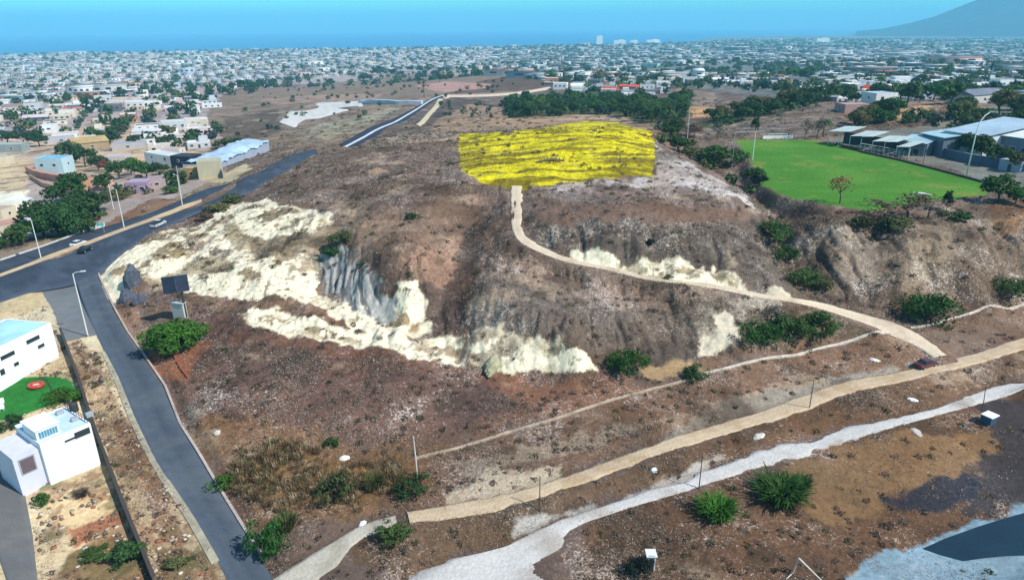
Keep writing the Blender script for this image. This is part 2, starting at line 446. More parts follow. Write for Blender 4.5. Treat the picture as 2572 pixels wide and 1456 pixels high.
# the two lanes of the main road share one profile so that the median sits level between them
for i_, zz in enumerate(RB['road_near_lane'][2][:, 2]): pass
APRON = wpoly("100,722 190,700 222,791 244,843 202,852 166,862 150,822 132,775")
PADS = [   # polygon, height (None = mean of the ground), blend width
    (wpoly("1846,352 2040,352 2100,364 2168,386 2250,402 2316,418 2425,447 2482,463 2484,490 2330,505 2180,532 2050,536 1960,520 1912,480 1880,420"), 14.0, 4),
    (wpoly("2070,352 2300,318 2571,300 2571,420 2480,455 2400,420 2300,395 2150,370"), 14.1, 4),
    (APRON, None, 2.5),
    (wpoly("2300,1385 2373,1352 2590,1280 2760,1225 2830,1380 2640,1400 2528,1415 2417,1426 2350,1405"), -3.15, 2.5),
]
CREAM = [
 "250,700 262,665 290,640 340,610 390,590 450,575 520,562 545,530 590,506 650,502 700,512 760,518 835,545 812,580 800,620 790,690 845,738 840,748 760,747 680,742 600,742 540,745 480,738 430,728 395,700 350,700 330,735 300,760 265,745",
 "800,735 850,728 900,700 950,712 985,728 1000,700 1045,692 1072,735 1072,790 1040,822 990,836 930,832 880,812 835,785",
 "1070,812 1130,800 1200,795 1260,812 1320,826 1380,850 1440,872 1480,900 1503,922 1450,940 1400,934 1340,925 1280,934 1225,925 1180,915 1120,905 1060,895 1000,882 900,872 800,856 700,838 630,820 595,792 650,770 720,778 800,800 880,826 960,836 1030,836",
 "1430,622 1480,612 1560,640 1640,630 1700,622 1760,648 1815,662 1860,700 1885,738 1800,722 1700,706 1600,690 1500,668 1450,656",
 "1758,890 1764,850 1790,830 1800,790 1820,775 1840,800 1850,850 1820,870 1790,888",
 "1925,728 1960,716 2000,735 2005,748 1960,745",
]
CREAMW = [wpoly(s) for s in CREAM]
GULLIES = [  # polyline, half width, depth
 ("860,545 830,575 812,610 808,650 830,690 880,730 940,765", 5, 2.6),
 ("1190,500 1165,560 1155,620 1150,680 1135,740 1130,790", 6, 3.2),
 ("1700,372 1790,415 1880,465 1930,505 1950,560 1975,620 2010,690 2060,755", 6, 2.2),
 ("1625,590 1650,630 1665,655", 2, 1.2), ("1675,592 1700,630 1720,660", 2.2, 1.4), ("1560,600 1575,640", 2, .9),
 ("1730,600 1760,640 1790,665", 2, 1.2),
 ("2200,560 2190,640 2230,720 2260,760", 5, 2.2), ("2400,590 2380,650 2400,720", 4, 1.6), ("2500,560 2520,640 2540,720", 4, 1.5),
 ("930,700 960,760 990,800", 2, 1.0), ("1140,850 1150,880", 1.6, .9), ("1040,770 1075,830", 3, 1.2),
 ("700,560 660,600 640,640", 2.5, .8), ("520,600 470,650 420,690", 2, .7), ("1000,420 900,450 820,500", 6, 1.2),
 ("1000,380 850,400 700,430", 7, 1.4), ("1380,560 1500,575 1680,572", 4, .7),
]
RIBS = wpoly("795,612 835,590 875,600 890,640 940,690 985,735 1000,765 950,768 890,745 840,715 800,680")
GULLYW = [(wpoly(s), w, d) for s, w, d in GULLIES]

def height(x, y, smooth=False):
    """the ground with gullies, cliffs, relief, roads and pads"""
    x = np.asarray(x, float); y = np.asarray(y, float)
    sh = x.shape; x = x.ravel(); y = y.ravel()
    h = h_smooth(x, y)
    d = np.hypot(x, y)
    near = 1 - sstep(500, 900, d)
    wild = sstep(.6, 3.5, h) * near
    rel = 1.0 * (fbm(x / 22, y / 22, 3, 3) - .5) * wild * 1.6
    rel += (fbm(x / 5.5, y / 5.5, 4, 9, .6) - .5) * (0.35 + 1.25 * wild) * near
    cr0 = np.zeros(x.shape)
    for p in CREAMW: cr0 = np.maximum(cr0, 1 - sstep(-2, 1, sd_world(x, y, p, 8)))
    slope = np.abs(h_smooth(x * (1 + 2.5 / d), y * (1 + 2.5 / d)) - h_smooth(x * (1 - 2.5 / d), y * (1 - 2.5 / d))) / 5
    rel -= sstep(.10, .30, slope) * wild * 1.1 * (1 - .7 * cr0) * np.clip(1 - np.abs(2 * fbm((x + 3 * fbm(x / 12, y / 12, 2, 14)) / 4.5, y / 17, 3, 15) - 1) * 3.2, 0, 1)
    rel += (np.abs(fbm(x / 2.2, y / 2.2, 3, 21, .6) - .5) * 2) * (0.12 + .42 * wild) * near
    h = h + rel
    # cliffs: fluted faces
    wx = x + 2.5 * (fbm(x / 4, y / 4, 2, 31) - .5); wy = y + 2.5 * (fbm(x / 4, y / 4, 2, 32) - .5)
    cream = np.zeros(x.shape); rill_back = rel
    for p in CREAMW:
        s = sd_world(x, y, p, 12)
        cream = np.maximum(cream, 1 - sstep(-1.0, 1.5, s + 1.6 * (fbm(x / 3, y / 3, 3, 41) - .5)))
    ridge = 1 - np.abs(2 * fbm(wx / 3.4, wy / 7.5, 3, 51) - 1)
    h = h - cream * (ridge ** 4) * 0.32 * sstep(.35, .6, fbm(x / 14, y / 14, 2, 57)) - cream * .3 + cream * .28 * (fbm(x / 3.2, y / 3.2, 3, 58) - .5)
    sr = sd_world(x, y, RIBS, 6)
    fr_ = 1 - sstep(-1, 1, sr)
    h = h - fr_ * .35 * sstep(.56, .42, fbm((x * .95 + y * .3) / .75 + 9 * fbm(x / 16, y / 16, 2, 89), (y * .95 - x * .3) / 6, 4, 88))
    for p, w, dp in GULLYW:
        dl, _ = dist_line(x, y, p, w * 3)
        ww = w * (0.7 + .6 * fbm(x / 6, y / 6, 2, 61))
        h = h - dp * (1 - sstep(0, 1.7, dl / ww))
    for k_, (A_, B_, mid) in RB.items():
        poly = np.vstack([A_[::6], A_[-1:], B_[::-1][::6], B_[:1]])
        s = sd_world(x, y, poly, 12)
        m = s < 11
        if not m.any(): continue
        dl, zl = dist_line(x[m], y[m], mid[::4] if len(mid) > 40 else mid, 60)
        mg = np.maximum(2.2, d[m] * .012)
        w = 1 - sstep(.25 + d[m] * .002, mg + d[m] * .002, s[m])
        h[m] = h[m] * (1 - w) + (zl - 0.10 - d[m] * .0004) * w
    for poly, z, mg in PADS:
        s = sd_world(x, y, poly, 15)
        zz = z if z is not None else float(np.mean(h_smooth(poly[:, 0], poly[:, 1])))
        w = 1 - sstep(0.2, mg, s)
        h = h * (1 - w) + zz * w
    return h.reshape(sh)
def gz(x, y):
    return float(height(np.array([x]), np.array([y]))[0])
def at(u, v, dz=0.0):
    """the ground point seen at (u, v), on the finished ground"""
    p = gp(u, v)
    return Vector((p[0], p[1], gz(p[0], p[1]) + dz))

# ---------------------------------------------------------------- ground colour regions: polygon, colour, ragged edge (m), wavelength (m), twig cover, strength
REG = [
 # towns and middle ground
 ("-700,108 1250,100 1250,190 900,205 700,215 560,240 520,300 560,345 520,420 590,455 200,590 -700,700", (176,160,156), 6, 14, 0, 1),
 ("-200,350 90,340 330,300 480,330 500,380 430,430 250,440 -200,420", (205,178,150), 6, 10, 0, .8),
 ("1250,100 3300,80 3300,360 2550,300 2300,290 2050,255 1700,215 1400,190 1250,190", (122,124,122), 5, 14, 0, 1),
 ("520,300 560,240 640,222 760,212 900,203 1100,180 1380,182 1400,215 1290,232 1120,240 1040,285 860,365 700,372 620,380 560,345", (138,118,102), 8, 12, .3, 1),
 ("1300,190 1440,196 1420,215 1290,228 1120,236 1200,205", (92,72,66), 4, 9, .1, .8),
 ("1040,215 1120,205 1230,212 1225,222 1100,232", (196,150,140), 3, 8, .1, .8),
 ("640,250 800,238 960,236 950,250 800,256 700,262", (168,140,122), 4, 9, .3, .8),
 ("560,300 700,272 705,330 640,352 560,345", (96,80,66), 5, 9, .3, .9),
 ("900,292 1010,262 1000,275 880,330 830,350 745,350 780,318", (158,150,126), 4, 7, .8, .9),
 ("1120,250 1210,248 1260,268 1240,285 1100,300 1080,290", (88,74,72), 4, 7, .3, .9),
 ("1180,262 1400,275 1640,300 1640,340 1300,325 1080,335 1100,300", (164,136,114), 4, 6, .5, .9),
 ("1390,290 1440,285 1570,288 1640,300 1620,312 1520,300 1400,305", (186,160,140), 3, 4, .9, .8),
 ("1700,220 1790,232 1810,290 1740,290 1690,270", (150,128,110), 4, 7, .7, .9),
 ("1730,268 1815,272 1812,292 1735,296", (206,160,112), 2, 5, .1, .9),
 ("1740,325 1850,300 1960,270 2060,258 2150,290 2120,335 1980,345 1850,350 1760,345", (122,108,102), 4, 9, .5, 1),
 ("2100,300 2160,275 2300,255 2420,250 2500,290 2380,300 2250,312 2150,325", (146,118,98), 5, 7, .9, .9),
 ("2230,275 2330,268 2345,295 2260,305", (206,172,128), 3, 5, .5, .8),
 ("2040,325 2200,300 2240,330 2100,340", (100,84,80), 3, 7, .3, .8),
 # floor of the wood and the wooded crest
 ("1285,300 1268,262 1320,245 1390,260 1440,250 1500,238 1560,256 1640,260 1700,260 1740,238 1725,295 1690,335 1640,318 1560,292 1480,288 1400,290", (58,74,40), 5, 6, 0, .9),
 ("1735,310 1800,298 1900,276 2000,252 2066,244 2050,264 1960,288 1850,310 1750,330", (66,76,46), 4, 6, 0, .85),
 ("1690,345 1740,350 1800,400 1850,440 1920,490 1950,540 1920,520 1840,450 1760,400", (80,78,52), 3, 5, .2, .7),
 # verge beyond the main road
 ("-200,760 -200,590 0,640 120,600 180,585 280,560 380,520 500,470 600,425 700,395 700,410 606,456 530,481 454,509 379,537 265,573 189,595 101,625 0,657", (152,136,116), 2, 5, .2, 1),
 ("290,545 380,500 440,500 460,508 379,535 270,570", (140,104,82), 1.5, 4, .3, .9),
 ("490,400 545,395 560,440 620,410 640,440 560,462 500,452", (190,176,146), 1, 4, 0, 1),
 ("-60,480 60,478 90,520 70,545 -60,550", (250,246,232), 3, 5, 0, 1),
 ("-60,395 70,395 80,440 60,480 -60,480", (212,190,160), 2, 5, 0, .9),
 # the hill
 ("600,440 700,385 850,368 1000,355 1150,345 1152,390 1000,420 850,445 700,490 600,505 560,490", (112,92,82), 5, 8, .45, 1),
 ("960,345 1160,330 1155,352 1000,362", (184,160,146), 2, 5, .9, .8),
 ("900,395 1100,375 1150,385 1150,400 1000,420 900,430", (126,112,110), 3, 5, .6, .7),
 ("1000,425 1155,400 1160,425 1050,445 900,460", (150,126,118), 3, 4, 1, .8),
 ("860,560 1000,520 1180,500 1280,480 1280,600 1180,640 1080,640 960,620 880,600", (126,104,92), 4, 8, .35, 1),
 ("1100,580 1160,560 1180,680 1120,700 1040,690 1000,650", (176,142,124), 3, 5, .8, .7),
 ("1160,430 1280,470 1282,540 1200,520 1150,470", (168,142,130), 2, 3, 1, .8),
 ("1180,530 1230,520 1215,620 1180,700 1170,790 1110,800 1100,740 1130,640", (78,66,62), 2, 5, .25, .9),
 ("1340,500 1500,520 1720,520 1860,500 1900,540 1700,570 1500,580 1360,575", (122,100,90), 3, 6, .15, 1),
 ("1330,470 1500,458 1650,442 1800,470 1840,520 1720,520 1500,520 1340,500", (150,132,128), 3, 4, .9, .9),
 ("1645,352 1700,385 1790,430 1900,480 1880,505 1780,490 1690,460 1600,470 1400,478 1400,466 1560,458 1643,445", (206,196,196), 2, 2.5, .6, .85),
 ("1640,345 1700,350 1900,465 1920,500 1780,440 1650,372", (126,104,98), 1.2, 4, .4, .9),
 ("1380,560 1700,570 1900,540 1960,600 2010,700 2000,760 1890,740 1850,690 1780,650 1700,620 1560,635 1440,615 1340,605", (104,94,88), 3, 4, .8, 1),
 ("1240,620 1330,640 1430,665 1600,700 1800,735 1880,755 1760,800 1500,780 1300,760 1200,700", (158,136,124), 3, 3, 1, .8),
 ("1240,700 1500,760 1800,790 1780,880 1700,910 1560,905 1480,870 1380,840 1260,800 1140,790", (120,106,98), 3, 4, .8, 1),
 ("1600,850 1760,850 1760,900 1700,925 1600,915", (96,86,80), 2, 5, .3, .8),
 ("1760,760 1950,760 1930,800 1860,860 1790,895 1760,840", (172,160,144), 3, 3, .9, .7),
 ("1860,800 1960,760 2110,800 2180,830 2050,860 1900,880", (96,84,70), 2.5, 5, .5, .9),
 ("460,745 620,745 760,750 840,760 850,800 960,830 940,850 800,815 650,780 560,790 480,790", (134,108,92), 2.5, 4, .6, 1),
 ("480,780 600,800 720,840 900,872 1100,900 1260,945 1480,945 1560,950 1500,1020 1200,1080 900,1120 600,1120 480,1020 420,950 500,880", (118,92,84), 3, 5, 1, 1),
 ("560,830 700,842 900,872 1100,905 1290,945 1300,975 1100,940 900,900 700,870 580,860", (122,90,76), 1.6, 4, .6, .9),
 ("1230,930 1310,940 1370,985 1330,1010 1240,980", (140,98,78), 2, 4, .6, .8),
 ("1380,940 1560,945 1640,985 1500,1040 1280,1080 1100,1110 1250,1040 1330,1000", (138,100,80), 2.5, 4, .8, .8),
 ("1590,920 1720,905 1770,925 1700,950 1620,945", (188,160,124), 1.5, 4, 0, .9),
 ("1790,880 2060,850 2230,834 2010,870 1850,905 1780,935 1750,910", (126,98,80), 1.5, 4, .6, .9),
 ("370,885 420,870 520,852 532,872 485,905 470,962 430,950 380,925", (154,104,80), 1.0, 3, .3, 1),
 ("290,770 350,770 360,830 350,870 320,830", (166,128,104), 1, 4, .3, .8),
 ("370,770 470,765 480,790 380,800", (142,116,98), 1, 4, .6, .8),
 ("480,1060 620,1060 760,1090 1000,1130 1150,1120 1150,1180 1020,1240 900,1280 800,1320 690,1340 620,1310 540,1190", (128,100,76), 3, 5, .7, .9),
 ("600,1150 800,1150 1000,1170 1000,1230 820,1260 680,1280 600,1220", (122,96,62), 3, 5, .6, .8),
 ("1060,1170 1180,1180 1150,1230 1070,1240", (140,102,76), 2, 4, .6, .8),
 # strips along the dirt road
 ("1060,1150 1300,1086 1650,978 2050,880 2240,834 2571,757 2571,845 2300,918 1950,1022 1600,1125 1400,1200 1200,1245 1020,1275 1100,1210", (124,98,82), 2, 4, .7, 1),
 ("1180,1210 1500,1120 1800,1040 2040,980 2040,955 1800,1010 1600,1060 1400,1110 1150,1165", (176,158,140), 2, 3, .9, .65),
 ("2300,850 2571,775 2571,840 2400,885", (124,106,94), 2, 4, .2, .9),
 ("1650,1110 1900,1040 2060,985 2080,972 2290,918 2290,905 2000,975 1800,1010", (146,140,134), 1.2, 2.5, .5, .9),
 ("1130,1240 1230,1185 1420,1160 1420,1192 1300,1228 1200,1245 1110,1268", (204,186,164), 1.5, 3, .3, .8),
 ("950,1335 1020,1318 1300,1276 1640,1152 1950,1060 2300,955 2571,880 2571,945 2300,1040 2050,1090 1760,1180 1500,1265 1250,1370 1000,1440 860,1430 900,1370", (112,88,70), 1.5, 3, .6, 1),
 ("1290,1300 1500,1262 1640,1215 1740,1170 1800,1140 1830,1145 1740,1205 1600,1245 1500,1272 1380,1305 1290,1345", (196,190,186), 1.0, 2.5, .3, .8),
 ("1420,1470 1410,1380 1470,1310 1700,1245 1950,1165 2200,1090 2571,990 2700,1000 2700,1600 1420,1600", (108,82,64), 2, 4, .75, 1),
 ("1980,1190 2150,1120 2400,1080 2500,1090 2500,1170 2400,1220 2230,1280 2100,1330 2000,1300", (134,106,78), 4, 8, .1, .9),
 ("2450,1020 2700,980 2700,1300 2520,1260 2420,1290 2460,1200 2500,1100", (64,60,64), 2.5, 5, .1, .95),
 ("2225,1255 2330,1210 2420,1190 2460,1220 2440,1270 2340,1290 2260,1285", (48,52,64), 1.2, 3, .1, .95),
 ("2120,1470 2180,1400 2330,1360 2571,1268 2700,1220 2900,1170 2900,1600 2120,1600", (134,164,186), .9, 3, .25, 1),
 ("2070,350 2300,316 2571,298 2700,298 2700,500 2571,480 2485,462 2400,432 2300,400 2150,372", (118,120,118), .6, 4, .1, 1),
 # bluff on the right
 ("1930,530 2060,550 2250,545 2400,520 2571,520 2700,520 2700,760 2571,750 2400,785 2270,825 2150,790 2010,760 1960,640", (114,98,86), 3, 5, 1, 1),
 ("2100,570 2220,570 2230,700 2150,730 2080,640", (156,140,126), 3, 3, 1, .75),
 ("2260,570 2400,560 2420,700 2340,740 2260,700", (152,136,120), 3, 3, 1, .75),
 ("2420,540 2571,560 2571,700 2480,690", (136,118,104), 3, 3, 1, .75),
 ("2480,515 2571,512 2571,540 2490,540", (104,74,54), 1, 3, .4, .9),
 ("2500,545 2571,540 2571,580 2520,575", (150,112,78), 1, 3, .4, .8),
 # lots on the left
 ("-200,735 90,725 112,724 132,775 166,862 200,940 250,1070 300,1200 345,1330 390,1470 -200,1500", (214,200,172), .6, 2, .3, 1),
 ("0,745 95,722 118,765 60,790 0,808", (204,184,148), .5, 2, 0, .9),
 ("166,862 202,852 244,843 293,942 336,1050 385,1151 413,1198 482,1303 545,1413 575,1480 395,1480 345,1330 250,1080 200,940", (188,170,142), .4, 2, .5, 1),
 ("200,852 244,843 293,942 336,1050 330,1075 290,1000 250,900", (222,212,184), .4, 2, 0, .95),
 ("280,1060 350,1100 390,1180 350,1170 300,1130", (150,108,78), .6, 1.5, .7, .8),
 ("345,1175 400,1195 440,1290 470,1370 400,1340 370,1260", (140,106,84), .7, 1.5, .8, .8),
 ("380,1370 470,1370 540,1440 545,1480 400,1480", (118,98,68), .7, 1.5, .6, .85),
 ("-50,960 60,948 150,945 185,960 205,1000 120,1020 40,1050 -50,1065", (46,124,58), .3, 2, 0, 1),
 ("100,1225 170,1250 260,1225 300,1290 330,1370 300,1400 150,1330 85,1300", (216,196,162), .5, 2, 0, 1),
 ("170,1330 300,1285 330,1310 250,1340 190,1375", (176,112,84), .5, 1.5, .4, .85),
 ("170,1390 250,1360 340,1350 385,1470 150,1480", (112,96,58), .8, 2, .4, .85),
 ("60,1100 125,1115 160,1220 105,1240 60,1200 20,1160", (116,128,92), .8, 2, .2, .9),
 # cream earth
 ("265,690 330,640 400,600 500,585 480,640 400,720 350,700 300,755", (206,190,158), 2, 3, .3, .6),
]
CREAMC = [(247,239,217)] * 4 + [(214,206,190), (206,196,178)]
PATCH = [  # vegetation crust and rubble inside the cream areas
 ("350,605 400,585 425,600 380,612", (120,98,66)), ("420,610 440,612 470,640 430,650", (160,136,84)), ("560,545 620,600 700,600 760,630 700,640 600,620 560,580", (176,158,126)),
 ("600,585 700,590 780,580 800,560 835,548 830,590 780,620 720,640 640,628", (134,118,96)), ("470,650 560,640 600,670 520,690 430,690", (196,180,146)),
 ("780,600 808,580 812,640 790,660", (92,86,72)), ("1120,830 1170,840 1180,880 1140,890", (150,128,104)), ("1215,885 1255,888 1258,912 1215,908", (176,172,146)),
 ("1330,860 1400,850 1420,880 1380,900", (196,186,160)), ("960,790 1010,770 1040,800 1000,820", (150,122,84)), ("1500,670 1560,660 1580,680", (214,208,198)),
 ("850,545 880,560 850,640 810,640 810,600", (74,72,58)),
]
GOLD = wpoly("1153,336 1235,335 1275,347 1320,330 1380,318 1470,305 1550,308 1600,325 1643,352 1641,440 1500,455 1380,466 1310,474 1230,470 1180,450 1155,425")  # outline of a drawn highlighter overlay, built as yellow ground
FIELD = PADS[0][0]
LOTS = wpoly("-200,960 60,1100 120,1230 60,1220 95,1470 575,1480 545,1413 482,1303 413,1198 385,1151 336,1050 293,942 262,900 200,860 166,862")
LAWN = wpoly("-60,958 60,946 150,943 187,960 207,1002 250,1080 258,1170 130,1222 60,1130 -60,1068")
REGW = [(wpoly(r[0]),) + r[1:] for r in REG]
PATCHW = [(wpoly(a), b) for a, b in PATCH]

def ground_colour(x, y, z):
    d = np.hypot(x, y); a, l = polar(x, y)
    if z is None: z = h_smooth(x, y)
    yz = .62 * y + 1.5 * z          # follows steep faces as well as level ground, so that nothing is drawn out into streaks
    n1 = fbm(x / 9, yz / 9, 4, 71); n2 = fbm(x / 2.5, yz / 2.5, 4, 72, .6)
    base = np.array(alb(114, 95, 87))
    col = np.tile(base, (len(x), 1)); tw = np.full(len(x), .55)
    # broad drift between greyish, reddish and straw tones of dry ground
    g1 = fbm(x / 30, y / 30, 3, 73)[:, None]; g2 = fbm(x / 13, y / 13, 3, 74)[:, None]
    edge = {}
    def paint(poly, c, amp, wl, t, st, rough=1.0):
        pa, pl = polar(poly[:, 0], poly[:, 1])
        m = (a > pa.min() - .05) & (a < pa.max() + .05) & (l > pl.min() - .12) & (l < pl.max() + .12)
        if not m.any(): return
        idx = np.nonzero(m)[0]
        s = sdf_poly(a[idx], l[idx], pa, pl) * d[idx]
        amp = max(amp, 0.1) * rough
        s = s + amp * 2.4 * (fbm(x[idx] / wl, yz[idx] / wl, 4, int(wl * 10) + 5, .62) - .5) + amp * .7 * (n2[idx] - .5)
        w = (1 - sstep(-.16 * amp - .12, .16 * amp + .12, s)) * st
        ww = w[:, None]
        col[idx] = col[idx] * (1 - ww) + np.array(alb(*c)) * ww
        if t is not None: tw[idx] = tw[idx] * (1 - w) + t * w
        return idx, w
    for poly, c, amp, wl, t, st in REGW:
        paint(poly, c, amp * 1.2, wl, t, st)
    k = (1 - sstep(500, 1200, d))[:, None]
    drift = (1 + ((g1 - .5) * np.array([.5, .35, .2]) + (g2 - .5) * np.array([.25, .45, .65])) * k)
    col *= drift
    col *= (0.72 + .56 * n1)[:, None] * (0.8 + .4 * n2)[:, None]
    for poly, c in zip(CREAMW, CREAMC):
        r = paint(poly, c, 1.25, 2.4, 0, .97)
    # thin crust, cracks and weeds breaking up the cream earth
    cm = np.zeros(len(x))
    for poly in CREAMW[:4]: cm = np.maximum(cm, 1 - sstep(-3, 1.5, sd_world(x, y, poly, 6)))
    cr = sstep(.56, .61, fbm(x / 6, yz / 4.5, 5, 111, .66)) * .85 + sstep(.63, .69, fbm(x / 1.4, yz / 1.1, 4, 112, .6)) * .75
    cr = np.clip(cr, 0, .85) * cm
    crc = np.array(alb(142, 122, 92)) * (.6 + .8 * n2)[:, None]
    col[:] = col * (1 - cr[:, None]) + crc * cr[:, None]
    tw[:] = np.maximum(tw, cr * .8)
    for poly, c in PATCHW:
        paint(poly, c, 1.8, 1.6, .8, .8)
    # patches of bare pale soil and of darker burnt litter on the wild slopes
    wildm = np.clip(sstep(.2, .5, tw) + sstep(330, 380, d), 0, 1) * (1 - sstep(650, 950, d)) * (h_smooth(x, y) > -24)
    far_s = 1 + 1.6 * sstep(300, 600, d)
    pp = sstep(.57, .68, fbm(x / 7, yz / 4.5, 5, 121, .62) * .5 + .5 * fbm(x / 24, y / 12, 4, 122, .62)) * .55 * wildm
    col[:] = col * (1 - pp[:, None]) + np.array(alb(188, 168, 146)) * pp[:, None]
    pd = sstep(.55, .65, fbm(x / 9, yz / 6, 5, 131, .62)) * .6 * wildm
    col[:] = col * (1 - pd[:, None]) + np.array(alb(72, 60, 50)) * pd[:, None]
    col[:] = np.where((d < 520)[:, None], col * np.array([1.03, .995, .90]), col)
    # rubble and dirt of the vacant lots
    lot = (1 - sstep(-1, 2, sd_world(x, y, LOTS, 6))) * (1 - (1 - sstep(-.6, .6, sd_world(x, y, LAWN, 3))))
    lm = lot * sstep(.50, .60, fbm(x / 3.5, y / 3.5, 5, 141, .65)) * .7
    col[:] = col * (1 - lm[:, None]) + np.array(alb(150, 116, 86)) * (.55 + .9 * n2)[:, None] * lm[:, None]
    lg = lot * sstep(.60, .68, fbm(x / 4.5, y / 4.5, 4, 151, .6)) * .6
    col[:] = col * (1 - lg[:, None]) + np.array(alb(96, 100, 66)) * lg[:, None]
    # rock flutes: bluish grey stone, darker along the carved grooves
    r = paint(RIBS, (176, 176, 172), 2.6, 2, 0, .88)
    if r:
        idx, w = r
        q = fbm((x[idx] * .95 + y[idx] * .3) / .75 + 9 * fbm(x[idx] / 16, y[idx] / 16, 2, 89), (y[idx] * .95 - x[idx] * .3) / 6, 4, 88)
        groove = sstep(.50, .43, q) * w
        col[idx] = col[idx] * (1 - groove[:, None] * .75) + np.array(alb(66, 68, 74)) * groove[:, None] * .75
    # field, and yellow ground standing in for a drawn highlighter overlay
    s = sd_world(x, y, FIELD, 12) + 3.2 * (n2 - .5) * (y < 235) + .6 * (n2 - .5)
    w = (1 - sstep(-.6, .6, s))[:, None]
    gcol = np.array(alb(78, 132, 46)) * (0.82 + .36 * fbm(x / 14, y / 5, 4, 91)[:, None])
    gcol = gcol * (1 - (sstep(.5, .75, fbm(x / 20, y / 20, 3, 93)) * .5)[:, None]) + np.array(alb(104, 148, 58)) * (sstep(.5, .75, fbm(x / 20, y / 20, 3, 93)) * .5)[:, None]
    dirt = sstep(.66, .74, fbm(x / 6, y / 6, 4, 95))[:, None] * .4
    gcol = gcol * (1 - dirt) + np.array(alb(150, 140, 74)) * dirt
    col = col * (1 - w) + gcol * w; tw = tw * (1 - w[:, 0])
    s = sd_world(x, y, GOLD, 12) + 2.6 * (n2 - .5)
    w = (1 - sstep(-.3, .4, s))[:, None]
    q = fbm(x / 16, y / 3.0, 4, 97)[:, None]; q2 = sstep(.35, .62, q)
    gold = np.array(alb(132, 118, 8)) * (1 - q2) + np.array(alb(226, 212, 14)) * q2
    col = col * (1 - w) + gold * w; tw = tw * (1 - w[:, 0] * .8)
    return np.clip(col, 0.01, .85), np.clip(tw, 0, 1)

# ---------------------------------------------------------------- the ground: one sheet, finer towards the viewer, out past the coast
rings = [30.0]
while rings[-1] < 16000:
    r = rings[-1]
    dd = max(0.24, r * 0.0030) if r < 700 else r * (.0030 + .009 * sstep(700, 1600, np.array(r)))
    if r < 44: dd = 1.2
    rings.append(r + float(dd))
rings = np.array(rings)
az = np.concatenate([np.arange(-60, -40, .5), np.arange(-40, 40, 0.078), np.arange(40, 60.01, .5)])
AA, RR = np.meshgrid(np.radians(az), rings, indexing='ij')
X = (RR * np.sin(AA)).ravel(); Y = (RR * np.cos(AA)).ravel()
Z = height(X, Y)
# beyond the coast line the ground dips under the water
col, tw = ground_colour(X, Y, Z)
na, nr = AA.shape
i, j = np.meshgrid(np.arange(na - 1), np.arange(nr - 1), indexing='ij')
q = np.stack([i * nr + j, (i + 1) * nr + j, (i + 1) * nr + j + 1, i * nr + j + 1], -1).reshape(-1, 4)
ground = link("ground", np_mesh("ground", np.stack([X, Y, Z], 1), q, 4, np.hstack([col, tw[:, None]]), attr_mat("ground", bump=.8, twig=True, fine=.34, fscale=1.2), smooth=True))
tag(ground, kind='structure', label='dry brown and cream earth of the hill, the lots and the valley')
print("ground verts", len(X))

# ---------------------------------------------------------------- road surfaces
ASPH = dict(rough=.75, var=.10, scale=.5, bump=.15, bscale=9)
RM_ = {
 'road_far_lane': ('road', mat('asphalt', alb(72, 82, 98), **ASPH), 0.02),
 'road_near_lane': ('road', mat('asphalt', alb(72, 82, 98)), 0.02),
 'side_road': ('road', mat('asphalt_side', alb(78, 88, 102), **ASPH), 0.03),
 'road_far': ('road', mat('asphalt', alb(72, 82, 98)), 0.05),
 'dirt_road': ('dirt_road', mat('tan_dirt', alb(206, 184, 154), rough=.95, var=.10, scale=.6, bump=.3, bscale=4), .55),
 'white_trail': ('trail', mat('pale_trail', alb(208, 206, 202), rough=.95, var=.13, scale=.6, bump=.35, bscale=4), 1.15),
 'hill_path': ('path', mat('path_dirt', alb(224, 206, 182), rough=.95, var=.12, scale=.7, bump=.35, bscale=4), .7),
 'path_ramp': ('path', mat('gravel_grey', alb(196, 190, 176), rough=.95, var=.16, scale=1.2, bump=.35, bscale=7), .25),
 'pale_road': ('road', mat('pale_lot', alb(214, 212, 208), rough=.9, var=.08, scale=.3), 1.2),
 'far_path': ('path', mat('path_cream', alb(214, 200, 168), rough=.9, var=.08, scale=.3), .3),
 'far_lane': ('road', mat('path_cream2', alb(224, 204, 182), rough=.9, var=.08, scale=.3), .3),
 'lot_road': ('road', mat('asphalt_lot', alb(112, 112, 112), **ASPH), .02),
}
RC_ = {  # base colour, fine noise, wear profile across the width, patch tone
 'road_far_lane': ((64,72,85), .10, (.95,1.0,.9,1.04,1.04,.9,1.0,.95), (96,104,114)), 'road_near_lane': ((65,74,88), .10, (1.0,.95,.9,1.05,.92,1.05,1.25,1.3), (104,116,132)),
 'side_road': ((84,94,106), .12, (1.55,1.4,.95,1.06,.80,.98,1.05,1.1), (112,118,122)), 'road_far': ((52,59,76), .08, (1, 1, 1, 1, 1, 1, 1, 1), (72,78,92)),
 'dirt_road': ((208,186,156), .18, (.80,.90,1.05,.93,1.06,.93,1.04,.84), (184,158,124)), 'white_trail': ((208,205,200), .20, (.8,.88,1.02,1.04,.98,1.05,.95,.85), (168,156,144)),
 'hill_path': ((222,204,178), .16, (.85,.9,1.04,.96,.94,1.04,.95,.85), (184,162,140)), 'path_ramp': ((198,192,176), .2, (.9,.95,1,1.03,1.02,1,.96,.9), (166,158,142)),
 'pale_road': ((214,212,208), .1, (.95,1,1,1,1,1,1,.95), (196,190,180)), 'far_path': ((214,200,168), .1, (1,) * 8, (190,176,150)), 'far_lane': ((224,204,182), .1, (1,) * 8, (206,176,160)),
 'lot_road': ((112,112,112), .1, (1.1,1.05,1,1,1,1,1,1.3), (132,130,126)),
}
